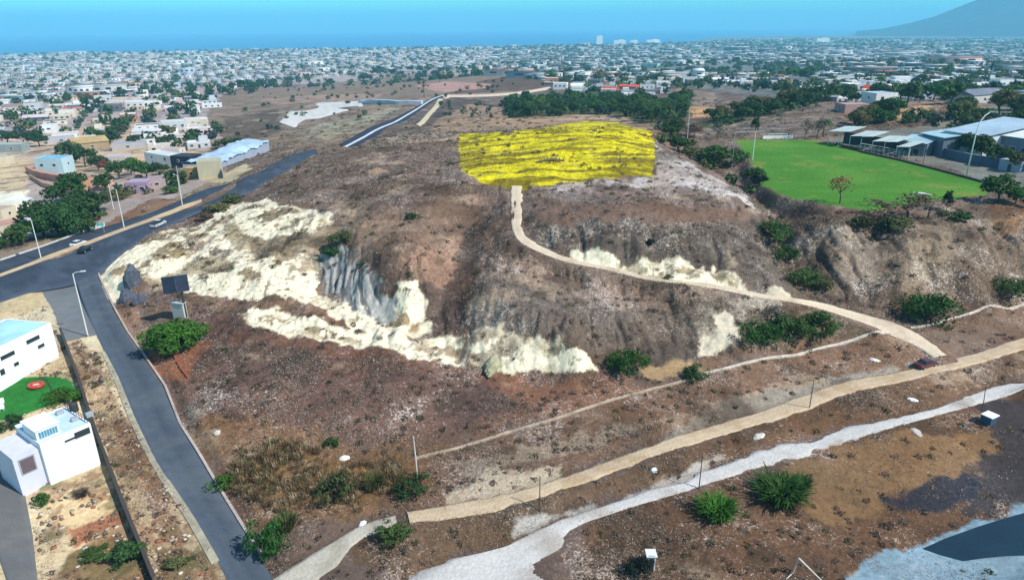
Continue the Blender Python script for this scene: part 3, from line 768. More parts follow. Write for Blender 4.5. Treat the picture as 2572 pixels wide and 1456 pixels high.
def ribbon(key):
    A_, B_, mid = RB[key]
    name, m, jit = RM_[key]
    bc, fine, prof, pc = RC_[key]
    m = attr_mat('surface_' + key, fine=fine, bump=.25 if 'road' in key and key != 'dirt_road' else .5, fscale=2.4, rough=.85)
    n_ = len(A_)
    Pm = (A_ + B_) / 2
    wdir = (B_ - A_)[:, :2]; wl = np.linalg.norm(wdir, axis=1, keepdims=True) + 1e-6; wdir = wdir / wl
    ja = jit * 2 * (fbm(A_[:, 0] / 1.8, A_[:, 1] / 1.8, 4, 101, .7) - .5)
    jb = jit * 2 * (fbm(B_[:, 0] / 1.8, B_[:, 1] / 1.8, 4, 102, .7) - .5)
    cols = [-.5, -.47, -.36, -.22, -.08, .08, .22, .36, .47, .5]
    prof = np.interp(cols, [-.5, -.46, -.3, -.1, .1, .3, .46, .5], prof)
    V = []
    for c in cols:
        off = wl[:, 0] * c
        if c in (-.5, -.47): off = off + ja
        if c in (.5, .47): off = off + jb
        x = Pm[:, 0] + wdir[:, 0] * off; y = Pm[:, 1] + wdir[:, 1] * off
        # below the ground line at the very edge, gently crowned in the middle
        dd = np.hypot(x, y)
        z = mid[:, 2] + (.02 + .05 * (1 - (2 * c) ** 2)) + (-.22 - dd * .0009 if abs(c) == .5 else 0)
        V.append(np.stack([x, y, z], 1))
    V = np.stack(V, 1)
    pr_ = prof[None, :] * np.ones((n_, 1)); xs_, ys_ = V[:, :, 0], V[:, :, 1]
    w_ = sstep(.48, .66, fbm(xs_ / 4, ys_ / 4, 5, 161, .6))[..., None] * (.28 if bc[0] < 120 else .7)
    cc = np.array(alb(*bc)) * pr_[..., None]; cc = cc * (1 - w_) + np.array(alb(*pc)) * w_
    cc = cc * (.86 + .28 * fbm(xs_ / 1.1, ys_ / 1.1, 4, 171, .65))[..., None]
    V = V.reshape(-1, 3); cc = np.clip(cc, 0, .85).reshape(-1, 3)
    k = len(cols)
    i, j = np.meshgrid(np.arange(n_ - 1), np.arange(k - 1), indexing='ij')
    q = np.stack([i * k + j, i * k + j + 1, (i + 1) * k + j + 1, (i + 1) * k + j], -1).reshape(-1, 4)
    me = np_mesh(name, V, q, 4, cc, m, smooth=True)
    if len(me.polygons) and me.polygons[len(me.polygons) // 2].normal.z < 0: me.flip_normals()
    o = link(name, me); tag(o, kind='structure')
    return o
for k_ in RM_: ribbon(k_)
# ---------------------------------------------------------------- apron, pond, sea, mountain
def flat_poly(name, poly, z, m, kind='structure', label=None):
    V = [(p[0], p[1], z) for p in poly]
    me = bpy.data.meshes.new(name); me.from_pydata(V, [], [list(range(len(V)))]); me.update()
    if me.polygons[0].normal.z < 0: me.flip_normals()
    me.materials.append(m)
    o = link(name, me); tag(o, kind=kind, label=label); return o
za = float(np.mean(h_smooth(APRON[:, 0], APRON[:, 1])))
flat_poly("pavement", APRON, za + .05, mat('apron_concrete', alb(122, 126, 128), rough=.85, var=.16, scale=.5))
pond_m = mat('pond_water', (.012, .03, .045), rough=.12, var=.2, scale=.3, spec=.5)
pond = wpoly("2316,1379 2373,1358 2450,1330 2515,1306 2580,1284 2670,1256 2750,1236 2800,1366 2700,1376 2620,1386 2570,1397 2528,1404 2470,1412 2417,1416 2362,1398")
flat_poly("pond_water", pond, -3.08, pond_m)

def ring_mesh(name, r0, r1, nr_, na_, z, m):
    rr = np.geomspace(r0, r1, nr_); aa = np.radians(np.linspace(-75, 75, na_))
    R_, A_ = np.meshgrid(rr, aa, indexing='ij')
    V = np.stack([R_ * np.sin(A_), R_ * np.cos(A_), np.full(R_.shape, z)], -1).reshape(-1, 3)
    i, j = np.meshgrid(np.arange(nr_ - 1), np.arange(na_ - 1), indexing='ij')
    q = np.stack([i * na_ + j, i * na_ + j + 1, (i + 1) * na_ + j + 1, (i + 1) * na_ + j], -1).reshape(-1, 4)
    me = np_mesh(name, V, q, 4, None, m)
    if me.polygons[0].normal.z < 0: me.flip_normals()
    o = link(name, me); tag(o, kind='structure'); return o
sea_m = mat('sea_water', (.012, .13, .36), rough=.35, var=.15, scale=.002, spec=.3)
ring_mesh("sea", 3500, 25000, 40, 80, -60.0, sea_m)

def mountain():
    prof = P2("2150,79 2215,73 2290,57 2345,42 2400,20 2440,4 2500,-18 2571,-34 2700,-48 2900,-55 3200,-58 3600,-50 4200,-20")
    u = np.array([p[0] for p in prof]); v = np.array([p[1] for p in prof])
    d = ray_dirs(u, v); az_ = np.arctan2(d[:, 0], d[:, 1]); tanel = d[:, 2] / np.hypot(d[:, 0], d[:, 1])
    aa = np.linspace(az_[0], az_[-1], 260); te = np.interp(aa, az_, tanel)
    D0 = 9600
    top = CAM_H + te * D0
    rr = np.linspace(-1, 1, 70)
    V = []
    for r in rr:
        dist = D0 + r * 2300
        k = (1 - abs(r)) ** (1.2 if r < 0 else 1.0)
        x = dist * np.sin(aa); y = dist * np.cos(aa)
        nz = (fbm(x / 700, y / 700, 5, 301) - .5) * 120 * (1 - k) * min(1, 3 * (1 - abs(r)))
        z = -70 + (top + 70) * k + nz * sstep(0, 200, top + 70)
        z = np.minimum(z, CAM_H + te * dist + 0 if r < 0 else 1e9)
        V.append(np.stack([x, y, z], 1))
    V = np.concatenate(V)
    n_ = len(aa); m_ = len(rr)
    i, j = np.meshgrid(np.arange(m_ - 1), np.arange(n_ - 1), indexing='ij')
    q = np.stack([i * n_ + j, i * n_ + j + 1, (i + 1) * n_ + j + 1, (i + 1) * n_ + j], -1).reshape(-1, 4)
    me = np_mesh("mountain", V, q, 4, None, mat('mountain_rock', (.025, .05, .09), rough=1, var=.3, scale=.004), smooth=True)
    if me.polygons[0].normal.z < 0: me.flip_normals()
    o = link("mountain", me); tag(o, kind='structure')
    return float(V[:, 2].max())
mtop = mountain()

# ---------------------------------------------------------------- haze
def make_haze():
    m = bpy.data.materials.new("haze_air"); m.use_nodes = True
    t = m.node_tree
    for n_ in list(t.nodes): t.nodes.remove(n_)
    out = t.nodes.new("ShaderNodeOutputMaterial"); pv = t.nodes.new("ShaderNodeVolumePrincipled")
    pv.inputs['Color'].default_value = (0.26, 0.74, 1.0, 1)
    pv.inputs['Density'].default_value = 1.2e-4
    pv.inputs['Anisotropy'].default_value = 0.0
    t.links.new(pv.outputs[0], out.inputs['Volume'])
    S = 26000; zt = mtop + 40; zb = -160
    V = [(x, y, z) for z in (zb, zt) for x, y in ((-S, -S), (S, -S), (S, S), (-S, S))]
    Fc = [(0, 3, 2, 1), (4, 5, 6, 7), (0, 1, 5, 4), (1, 2, 6, 5), (2, 3, 7, 6), (3, 0, 4, 7)]
    me = bpy.data.meshes.new("haze"); me.from_pydata(V, [], Fc); me.update(); me.materials.append(m)
    o = link("haze", me); tag(o, kind='stuff', label='pale blue haze in the air over the city and sea', cat='haze')
make_haze()
# ---------------------------------------------------------------- mesh builder
class MB:
    def __init__(s): s.v = []; s.f = []; s.m = []
    def add(s, V, Fc, mi=0):
        o = len(s.v); s.v += [tuple(p) for p in V]
        s.f += [tuple(i + o for i in f) for f in Fc]; s.m += [mi] * len(Fc)
    def box(s, c, sz, rz=0.0, mi=0, taper=1.0):
        cx, cy_2, cz_2 = c; a, b, h = sz[0] / 2, sz[1] / 2, sz[2] / 2
        co, si = math.cos(rz), math.sin(rz); V = []
        for k, zz in ((1, -h), (taper, h)):
            for x, y in ((-a, -b), (a, -b), (a, b), (-a, b)):
                x *= k; y *= k
                V.append((cx + x * co - y * si, cy_2 + x * si + y * co, cz_2 + zz))
        s.add(V, [(3, 2, 1, 0), (4, 5, 6, 7), (0, 1, 5, 4), (1, 2, 6, 5), (2, 3, 7, 6), (3, 0, 4, 7)], mi); return s
    def cyl(s, p0, p1, r0, r1=None, n=8, mi=0):
        r1 = r0 if r1 is None else r1
        p0 = Vector(p0); p1 = Vector(p1); d = (p1 - p0).normalized()
        a = d.orthogonal().normalized(); b = d.cross(a)
        V = []
        for p, r in ((p0, r0), (p1, r1)):
            for i in range(n):
                t = 2 * math.pi * i / n
                V.append(p + (a * math.cos(t) + b * math.sin(t)) * r)
        Fc = [(i, (i + 1) % n, n + (i + 1) % n, n + i) for i in range(n)]
        Fc += [tuple(range(n))[::-1], tuple(range(n, 2 * n))]
        s.add(V, Fc, mi); return s
    def tube(s, pts_, rad, n=7, mi=0):
        pts_ = [Vector(p) for p in pts_]; k = len(pts_)
        if not hasattr(rad, '__len__'): rad = [rad] * k
        V = []; prev = None
        for i, p in enumerate(pts_):
            d = (pts_[min(i + 1, k - 1)] - pts_[max(i - 1, 0)]).normalized()
            a = prev if prev is not None else d.orthogonal()
            a = (a - d * a.dot(d))
            a = a.normalized() if a.length > 1e-6 else d.orthogonal().normalized(); prev = a; b = d.cross(a)
            for j in range(n):
                t = 2 * math.pi * j / n
                V.append(p + (a * math.cos(t) + b * math.sin(t)) * rad[i])
        Fc = [(i * n + j, i * n + (j + 1) % n, (i + 1) * n + (j + 1) % n, (i + 1) * n + j) for i in range(k - 1) for j in range(n)]
        Fc += [tuple(range(n))[::-1], tuple(range((k - 1) * n, k * n))]
        s.add(V, Fc, mi); return s
    def prism(s, poly, y0, y1, mi=0):
        """polygon in the XZ plane pushed from y0 to y1"""
        k = len(poly); V = [(x, y0, z) for x, z in poly] + [(x, y1, z) for x, z in poly]
        Fc = [(i, (i + 1) % k, k + (i + 1) % k, k + i) for i in range(k)] + [tuple(range(k))[::-1], tuple(range(k, 2 * k))]
        s.add(V, Fc, mi); return s
    def slab(s, poly, z0, z1, mi=0):
        k = len(poly); V = [(x, y, z0) for x, y in poly] + [(x, y, z1) for x, y in poly]
        Fc = [(i, (i + 1) % k, k + (i + 1) % k, k + i) for i in range(k)] + [tuple(range(k))[::-1], tuple(range(k, 2 * k))]
        s.add(V, Fc, mi); return s
    def mesh(s, name, mats, bevel=0.0, smooth=False):
        me = bpy.data.meshes.new(name); me.from_pydata(s.v, [], s.f); me.update()
        mats = mats if isinstance(mats, (list, tuple)) else [mats]
        for m in mats: me.materials.append(m)
        me.polygons.foreach_set("material_index", np.array(s.m, np.int32))
        import bmesh
        bm = bmesh.new(); bm.from_mesh(me)
        bmesh.ops.recalc_face_normals(bm, faces=bm.faces[:])
        if bevel:
            bmesh.ops.bevel(bm, geom=[e for e in bm.edges if len(e.link_faces) == 2 and e.calc_face_angle(0) > .5], offset=bevel, segments=2, affect='EDGES', clamp_overlap=True)
        bm.to_mesh(me); bm.free()
        if smooth: me.polygons.foreach_set("use_smooth", np.ones(len(me.polygons), bool))
        return me
    def build(s, name, mats, parent=None, loc=None, bevel=0.0, smooth=False):
        return link(name, s.mesh(name, mats, bevel, smooth), parent, loc)

WHITE = mat('white_paint', (.80, .80, .79), rough=.8, var=.05, scale=.8, streak=.6)
GLASS = mat('window_glass', (.03, .04, .05), rough=.15, var=.3, scale=.5, spec=.6)
DARK = mat('dark_metal', (.04, .045, .05), rough=.6, var=.2, scale=3)
STEEL = mat('grey_steel', (.42, .44, .46), rough=.5, var=.1, scale=3, metal=.3)
WOOD = mat('weathered_wood', (.16, .12, .09), rough=.95, var=.3, scale=6)
WALLC = mat('render_wall', (1, 1, 1), rough=.88, var=.10, scale=.7, objcol=True, streak=.7, bump=.1, bscale=3)
ROOFC = mat('roof_screed', (1, 1, 1), rough=.92, var=.16, scale=.5, objcol=True)
BARK = mat('bark', (.12, .09, .07), rough=.95, var=.3, scale=5, bump=.4, bscale=20)
CONC = mat('concrete', alb(176, 168, 152), rough=.9, var=.14, scale=.6, bump=.2)
TERRA = mat('terracotta', alb(206, 154, 132), rough=.9, var=.14, scale=.9)
RUST = mat('brick_red', alb(156, 86, 62), rough=.9, var=.2, scale=2)

# ---------------------------------------------------------------- foliage
def leaf_mat():
    m = bpy.data.materials.new('leaves'); m.use_nodes = True
    t = m.node_tree; b = t.nodes["Principled BSDF"]; b.inputs['Roughness'].default_value = .75; b.inputs['Specular IOR Level'].default_value = .2
    at_ = t.nodes.new("ShaderNodeAttribute"); at_.attribute_name = "Col"; oi = t.nodes.new("ShaderNodeObjectInfo")
    mx = t.nodes.new("ShaderNodeMix"); mx.data_type = 'RGBA'; mx.blend_type = 'MULTIPLY'; mx.inputs[0].default_value = 1
    t.links.new(at_.outputs['Color'], mx.inputs[6]); t.links.new(oi.outputs['Color'], mx.inputs[7]); t.links.new(mx.outputs[2], b.inputs['Base Color'])
    tr = t.nodes.new("ShaderNodeBsdfTranslucent"); ms = t.nodes.new("ShaderNodeMixShader"); ms.inputs[0].default_value = .32
    t.links.new(mx.outputs[2], tr.inputs[0]); t.links.new(b.outputs[0], ms.inputs[1]); t.links.new(tr.outputs[0], ms.inputs[2])
    t.links.new(ms.outputs[0], t.nodes["Material Output"].inputs[0])
    MATS['leaves'] = m; return m
LEAF = leaf_mat()
def leaf_quads(P, N, s, asp=1.8):
    """quads at P with normals N and size s"""
    k = len(P)
    r = rs.normal(size=(k, 3)); t = np.cross(N, r); t /= np.linalg.norm(t, axis=1, keepdims=True) + 1e-9
    b = np.cross(N, t); s = np.asarray(s).reshape(-1, 1)
    V = np.stack([P - t * s * asp / 2, P - b * s / 2, P + t * s * asp / 2, P + b * s / 2], 1).reshape(-1, 3)
    return V, np.arange(4 * k).reshape(-1, 4)
def crown(seed, n, rx, ry, rz, z0, leaf, lumps=16, gap=.35, flat=.0, droop=0.0):
    """leaf clumps spread through an uneven crown volume"""
    r = np.random.RandomState(seed)
    L = r.normal(size=(lumps, 3)); L /= np.linalg.norm(L, axis=1, keepdims=True)
    L[:, 2] = np.where(L[:, 2] < -.5, -L[:, 2], L[:, 2]) * (1 - flat)
    rad = r.uniform(.45, .78, lumps)
    c = L * rad[:, None]; lr = r.uniform(.24, .44, lumps)
    k = r.choice(lumps, n, p=lr ** 2 / (lr ** 2).sum())
    d = r.normal(size=(n, 3)); d /= np.linalg.norm(d, axis=1, keepdims=True)
    rr = r.uniform(0.45, 1.08, n) ** .6
    P = c[k] + d * (lr[k] * rr)[:, None]
    keep = (vnoise(P[:, 0] * 4 + seed, P[:, 1] * 4 + P[:, 2] * 3, seed) > gap)
    P = P[keep]; d = d[keep]; kk = k[keep]
    N = d + r.normal(size=d.shape) * .55; N[:, 2] += .35; N /= np.linalg.norm(N, axis=1, keepdims=True)
    P = P * np.array([rx, ry, rz]); P[:, 2] += z0
    P[:, 2] -= droop * (P[:, 0] ** 2 + P[:, 1] ** 2) / (rx * rx)
    P[:, 2] = np.maximum(P[:, 2], .05)
    s = leaf * r.uniform(.6, 1.35, len(P))
    V, Q = leaf_quads(P, N, s)
    tone = (r.uniform(.72, 1.3, len(P)) * (0.8 + .4 * r.uniform(0, 1, lumps))[kk])
    hue = r.uniform(-.12, .12, len(P))
    colr = np.stack([tone * (1 + hue), tone, tone * (1 - hue)], 1)
    return V, Q, np.repeat(colr, 4, 0)
def blades(seed, n, rx, rz, w=.09, spread=.5):
    """spiky grass-like shrub of long leaves from the base"""
    r = np.random.RandomState(seed); V = []; Q = []; cc = []
    for i in range(n):
        a = r.uniform(0, 6.283); b = r.uniform(0, 1) ** .6 * rx * .55
        p = np.array([math.cos(a) * b, math.sin(a) * b, r.uniform(0, .3) * rz])
        a2 = a + r.normal() * .6; l = rz * r.uniform(.5, 1.0)
        dv = np.array([math.cos(a2), math.sin(a2), 0]) * r.uniform(.2, 1) * spread * rx
        m_ = p + dv * .5 + np.array([0, 0, l * .62]); e = p + dv * 1.15 + np.array([0, 0, l * r.uniform(.55, .95)])
        sd = np.array([-math.sin(a2), math.cos(a2), 0]) * w * r.uniform(.7, 1.5)
        o = len(V); V += [p - sd, p + sd, m_ + sd, m_ - sd, e + sd * .3, e - sd * .3]; Q += [(o, o + 1, o + 2, o + 3), (o + 3, o + 2, o + 4, o + 5)]
        t = r.uniform(.65, 1.4); h_ = r.uniform(-.15, .25); cc += [(t * (1 + h_), t, t * .9)] * 6
    return np.array(V), np.array(Q), np.array(cc)
def trunk_mesh(seed, h, r0, spread, limbs=4):
    r = random.Random(seed); b = MB()
    lean = (r.uniform(-.08, .08) * h, r.uniform(-.08, .08) * h)
    b.tube([(0, 0, -.6), (lean[0] * .2, lean[1] * .2, h * .3), (lean[0], lean[1], h * .62)], [r0 * 1.25, r0, r0 * .7], 8)
    for i in range(limbs):
        a = i * 6.283 / limbs + r.uniform(-.4, .4); q = r.uniform(.55, .9)
        p0 = (lean[0], lean[1], h * r.uniform(.42, .6))
        p1 = (lean[0] + math.cos(a) * spread * .35, lean[1] + math.sin(a) * spread * .35, h * .78)
        p2 = (lean[0] + math.cos(a) * spread * q * .75, lean[1] + math.sin(a) * spread * q * .75, h * 1.02)
        b.tube([p0, p1, p2], [r0 * .55, r0 * .35, r0 * .12], 6)
    return b
TREES = {}
def tree_proto(kind, seed):
    k = (kind, seed)
    if k in TREES: return TREES[k]
    if kind == 'broad': V, Q, c = crown(seed, 1500, 1, 1, .72, .98, .105, 18, .30); tr = trunk_mesh(seed, 1.0, .05, .8)
    elif kind == 'tall': V, Q, c = crown(seed, 1100, .62, .62, .95, 1.15, .10, 14, .3); tr = trunk_mesh(seed, 1.2, .04, .5)
    elif kind == 'bush': V, Q, c = crown(seed, 1100, 1, 1, .62, .48, .11, 15, .28, .2); tr = trunk_mesh(seed, .6, .035, .7, 5)
    elif kind == 'far': V, Q, c = crown(seed, 260, 1, 1, .75, .85, .26, 12, .25); tr = trunk_mesh(seed, .9, .06, .7, 3)
    elif kind == 'hero': V, Q, c = crown(seed, 11000, 1, 1, .58, .50, .055, 34, .18); tr = trunk_mesh(seed, .7, .05, .8, 6)
    elif kind == 'heroscrub': V, Q, c = crown(seed, 3000, 1, 1, .58, .42, .06, 20, .46, .1); tr = trunk_mesh(seed, .6, .03, .8, 6)
    elif kind == 'spiky': V, Q, c = blades(seed, 420, 1, .9, .022, .6); tr = trunk_mesh(seed, .4, .03, .3, 3)
    elif kind == 'bare': V, Q, c = crown(seed, 420, 1, 1, .6, 1.15, .075, 16, .4); tr = trunk_mesh(seed, 1.25, .045, .95, 7)
    elif kind == 'palm':
        b = []; r = np.random.RandomState(seed); VV = []; QQ = []; cc = []
        for i in range(22):
            a = i * 2.4; el = r.uniform(-.2, 1.0); ln = r.uniform(.75, 1.0)
            for j in range(14):
                t0 = (j + .5) / 14; rad = ln * t0; zz = 2.0 + el * ln * t0 - 1.1 * t0 * t0 * ln
                for sg in (-1, 1):
                    px, py = math.cos(a) * rad, math.sin(a) * rad; w = .26 * (1 - .6 * t0) * sg
                    o = len(VV); VV += [(px, py, zz), (px + math.cos(a) * .05, py + math.sin(a) * .05, zz), (px - math.sin(a) * w + math.cos(a) * .14, py + math.cos(a) * w + math.sin(a) * .14, zz - .12), (px - math.sin(a) * w + math.cos(a) * .1, py + math.cos(a) * w + math.sin(a) * .1, zz - .12)]
                    QQ.append((o, o + 1, o + 2, o + 3)); t1 = r.uniform(.7, 1.3); cc += [(t1, t1, t1 * .8)] * 4
        V, Q, c = np.array(VV), np.array(QQ), np.array(cc); tr = MB().tube([(0, 0, -.3), (.04, 0, 1), (.1, 0, 2.0)], [.09, .06, .05], 8)
    me = np_mesh(kind + "_crown", V, Q, 4, c, LEAF)
    tm = tr.mesh(kind + "_trunk", BARK, smooth=True)
    TREES[k] = (me, tm); return TREES[k]
GREEN = {'dark': (.040, .085, .026), 'mid': (.066, .130, .034), 'bright': (.060, .165, .022), 'olive': (.105, .115, .042), 'brown': (.135, .085, .06), 'grey': (.10, .095, .08), 'rust': (.19, .075, .05), 'black': (.018, .028, .022), 'deep': (.040, .115, .022), 'blue': (.03, .06, .05)}
def tree(p, r, h, kind, tone, label, cat='tree', group=None, name='tree', parts=True, seed=None):
    """r crown radius, h full height in metres; p = ground point"""
    seed = seed if seed is not None else rnd.randrange(4)
    cm, tm = tree_proto(kind, seed)
    full = {'broad': 1.65, 'tall': 2.0, 'bush': 1.05, 'far': 1.55, 'hero': 1.15, 'heroscrub': 1.0, 'spiky': .9, 'bare': 1.7, 'palm': 2.3}[kind]
    rz = rnd.uniform(0, 6.28); sc = (r, r * rnd.uniform(.88, 1.12), h / full)
    g = GREEN[tone]; kk = rnd.uniform(.85, 1.2)
    if parts:
        o = empty(name, p, rz, label, cat, group); o.scale = sc
        c = link('crown' if cat != 'shrub' else 'foliage', cm, o); t = link('trunk' if cat != 'shrub' else 'stem', tm, o)
    else:
        c = link(name, cm); c.location = p; c.rotation_euler = (0, 0, rz); c.scale = sc; tag(c, label, cat, group); o = c
    c.color = (g[0] * kk * rnd.uniform(.85, 1.2), g[1] * kk, g[2] * kk, 1)
    return o

# ---------------------------------------------------------------- hand-built buildings
def wall_frame(p1, p2):
    """local frame whose x runs from p1 to p2 and whose y points away from the viewer"""
    d = Vector((p2.x - p1.x, p2.y - p1.y)); L = d.length; rz = math.atan2(d.y, d.x)
    return L, rz
def building(p1, p2, depth, h, wcol, rcol, label, cat='house', name='house', wins=(), doors=(), roof='flat', side_wins=2, parapet=.35, sink=1.5, group=None, z=None, overhang=.0):
    L, rz = wall_frame(p1, p2)
    zz = z if z is not None else (p1.z + p2.z) / 2
    o = empty(name, (p1.x, p1.y, zz), rz, label, cat, group)
    b = MB(); t = .22
    b.box((L / 2, depth / 2, (h - sink) / 2), (L, depth, h + sink))
    if parapet and roof == 'flat':
        b.v = []; b.f = []; b.m = []
        hw = h - parapet
        b.box((L / 2, depth / 2, (hw - sink) / 2), (L, depth, hw + sink))
        for c, s_ in (((L / 2, t / 2, hw + parapet / 2), (L, t, parapet)), ((L / 2, depth - t / 2, hw + parapet / 2), (L, t, parapet)),
                      ((t / 2, depth / 2, hw + parapet / 2), (t, depth - 2 * t, parapet)), ((L - t / 2, depth / 2, hw + parapet / 2), (t, depth - 2 * t, parapet))):
            b.box(c, s_)
    w = b.build('wall', WALLC, o); w.color = (*wcol, 1)
    if roof == 'flat':
        r = MB(); hr = h - parapet
        if parapet: r.box((L / 2, depth / 2, hr + .06), (L - 2 * t - .01, depth - 2 * t - .01, .12))
        else: r.box((L / 2, depth / 2, h + .07), (L + .3, depth + .3, .14))
    elif roof == 'gable':
        r = MB(); ov = .5; rise = depth * .18
        r.add([(-ov, -ov, h), (L + ov, -ov, h), (L + ov, depth / 2, h + rise), (-ov, depth / 2, h + rise), (-ov, depth + ov, h), (L + ov, depth + ov, h),
               (-ov, -ov, h - .18), (L + ov, -ov, h - .18), (-ov, depth + ov, h - .18), (L + ov, depth + ov, h - .18)],
              [(0, 1, 2, 3), (3, 2, 5, 4), (6, 7, 1, 0), (4, 5, 9, 8), (0, 3, 4, 8, 6), (1, 7, 9, 5, 2), (6, 8, 9, 7)])
    elif roof == 'shed':
        r = MB(); ov = .6; rise = depth * .12
        r.add([(-ov, -ov, h - .1), (L + ov, -ov, h - .1), (L + ov, depth + ov, h + rise), (-ov, depth + ov, h + rise), (-ov, -ov, h + .08), (L + ov, -ov, h + .08), (L + ov, depth + ov, h + rise + .18), (-ov, depth + ov, h + rise + .18)],
              [(3, 2, 1, 0), (4, 5, 6, 7), (0, 1, 5, 4), (1, 2, 6, 5), (2, 3, 7, 6), (3, 0, 4, 7)])
    rf = r.build('roof', ROOFC, o); rf.color = (*rcol, 1)
    def opening(nm, cx, cz, ww, hh, side):
        fr = MB(); pn = MB()
        if side == 'f':
            fr.box((cx, -.03, cz), (ww + .2, .10, hh + .2)); pn.box((cx, -.07, cz), (ww, .06, hh))
        else:
            x0 = L if side == 'r' else 0; sg = 1 if side == 'r' else -1
            fr.box((x0 + sg * .03, cx, cz), (.10, ww + .2, hh + .2)); pn.box((x0 + sg * .07, cx, cz), (.06, ww, hh))
        f = fr.build(nm, STEEL if nm == 'door' else WHITE, o); pn.build('pane' if nm == 'window' else 'panel', GLASS if nm == 'window' else DARK, f)
    for q in wins: opening('window', q[0] * L, q[1] * h, q[2], q[3], 'f')
    for q in doors: opening('door', q[0] * L, 1.05, q[1], 2.1, 'f')
    for i in range(side_wins):
        opening('window', depth * (i + .7) / (side_wins + .4), h * .6, 1.2, 1.0, 'r' if p1.x < 0 else 'l')
    return o
# ---------------------------------------------------------------- lots in the lower left corner
a1, a2 = at(0, 984), at(150, 896)
dv = (a2 - a1); a0 = a1 - dv * .9
A = building(a0, a2, 9.5, 6.9, (.82, .82, .83), (.36, .62, .78), 'long white hall with pale blue roof and dark slit windows at the left edge', 'hall', 'white_hall', side_wins=0, parapet=.25, z=.3,
             wins=[(.53, .40, .8, 1.0), (.60, .72, 2.6, .7), (.645, .42, .9, .6), (.82, .80, 2.6, .7), (.87, .55, 1.3, .6), (.48, .70, .9, .8)])
L_, rz_ = wall_frame(a0, a2)
bx = MB(); bx.box((L_ - 2.2, 9.5 + 4.2, 3.0), (3.6, 8.0, 6.6)); an = bx.build('annex', WALLC, A); an.color = (.72, .78, .84, 1)
b1, b2 = at(129, 1219), at(254, 1168)
B = building(b1, b2, 7.6, 6.3, (.83, .83, .83), (.50, .66, .80), 'white two-storey house with pale blue flat roof beside the green lawn', 'house', 'house', side_wins=1, parapet=.22, z=0,
             wins=[(.80, .86, 1.9, .9), (.55, .83, 1.3, .28)])
bx = MB(); bx.box((-1.5, 3.9, 2.0), (3.0, 6.4, 6.8)); w_ = bx.build('wing', WALLC, B); w_.color = (.62, .62, .72, 1)
fr = MB(); fr.box((-1.6, .66, 3.9), (1.8, .1, 2.2)); f_ = fr.build('window', STEEL, B); pn = MB(); pn.box((-1.6, .60, 3.9), (1.5, .06, 1.9)); pn.build('pane', mat('purple_glass', (.14, .10, .12), rough=.3), f_)
bx = MB(); bx.box((1.5, 2.9, 6.95), (2.7, 4.0, 1.5)); bx.box((1.5, 2.9, 7.76), (3.0, 4.3, .12)); st_ = bx.build('stair_tower', WALLC, B); st_.color = (.82, .83, .84, 1)
fr = MB(); fr.box((1.5, .87, 6.95), (2.4, .08, 1.1)); f_ = fr.build('window', WHITE, B)
pn = MB()
for k in range(7): pn.box((.54 + k * .32, .81, 6.95), (.26, .06, .9))
pn.build('pane', mat('blue_glass', (.10, .30, .42), rough=.2), f_)
rl = MB()
L_, _ = wall_frame(b1, b2)
for k in range(9): rl.cyl((L_ - .15, .4 + k * .8, 6.3), (L_ - .15, .4 + k * .8, 7.1), .03, n=5)
rl.cyl((L_ - .15, .3, 7.1), (L_ - .15, 7.0, 7.1), .04, n=5); rl.cyl((L_ - .15, .3, 6.7), (L_ - .15, 7.0, 6.7), .03, n=5)
rl.build('railing', DARK, B)
tk = MB(); tk.cyl((6.5, 5.4, 6.1), (6.5, 5.4, 7.2), .55, n=14); tk.cyl((6.5, 5.4, 7.2), (6.5, 5.4, 7.4), .5, .2, n=14); tk.build('water_tank', DARK, B, smooth=False)
for q in ((4.9, 5.9), (5.3, 2.4), (7.0, 2.1)): MB().box((q[0], q[1], 6.45), (.9, .5, .7)).build('cooling_unit', STEEL, B, bevel=.04)

def follow_wall(name, ptsuv, h, th, m, label, cat='wall', post=0, cap=None, world=None):
    """a wall that follows the ground; one mesh, with posts as children where asked"""
    P_ = world if world is not None else wpoly(ptsuv)
    L = np.linalg.norm(np.diff(P_[:, :2], axis=0), axis=1).sum(); n_ = max(4, int(L / 2.5))
    Q = resample(P_, n_); Q[:, 2] = height(Q[:, 0], Q[:, 1])
    c0 = Q[0].copy(); b = MB(); V = []
    for i in range(n_):
        d = Q[min(i + 1, n_ - 1)] - Q[max(i - 1, 0)]; l = math.hypot(d[0], d[1]) + 1e-9; nx, ny = -d[1] / l * th / 2, d[0] / l * th / 2
        x, y, z = Q[i] - c0
        V += [(x - nx, y - ny, z - .6), (x + nx, y + ny, z - .6), (x + nx, y + ny, z + h), (x - nx, y - ny, z + h)]
    Fc = []
    for i in range(n_ - 1):
        for j in range(4):
            Fc.append((i * 4 + j, i * 4 + (j + 1) % 4, (i + 1) * 4 + (j + 1) % 4, (i + 1) * 4 + j))
    Fc += [(0, 1, 2, 3), ((n_ - 1) * 4 + 3, (n_ - 1) * 4 + 2, (n_ - 1) * 4 + 1, (n_ - 1) * 4)]
    b.add(V, Fc)
    o = b.build(name, m, loc=tuple(c0)); tag(o, label, cat)
    if cap:
        V2 = [(v[0], v[1], v[2]) for v in V]; b = MB(); W_ = []
        for i in range(n_):
            a_, c_ = np.array(V[i * 4 + 3]), np.array(V[i * 4 + 2]); mid_ = (a_ + c_) / 2; e = (c_ - a_) * .75
            W_ += [tuple(mid_ - e + (0, 0, .002)), tuple(mid_ + e + (0, 0, .002)), tuple(mid_ + e + (0, 0, .12)), tuple(mid_ - e + (0, 0, .12))]
        b.add(W_, Fc); b.build('coping', cap, o)
    if post:
        k = max(1, int(post / 2.5))
        for i in range(0, n_, k):
            x, y, z = Q[i] - c0
            MB().box((x, y, z + h / 2), (th + .14, th + .14, h + .3)).build('post', m, o)
    return o
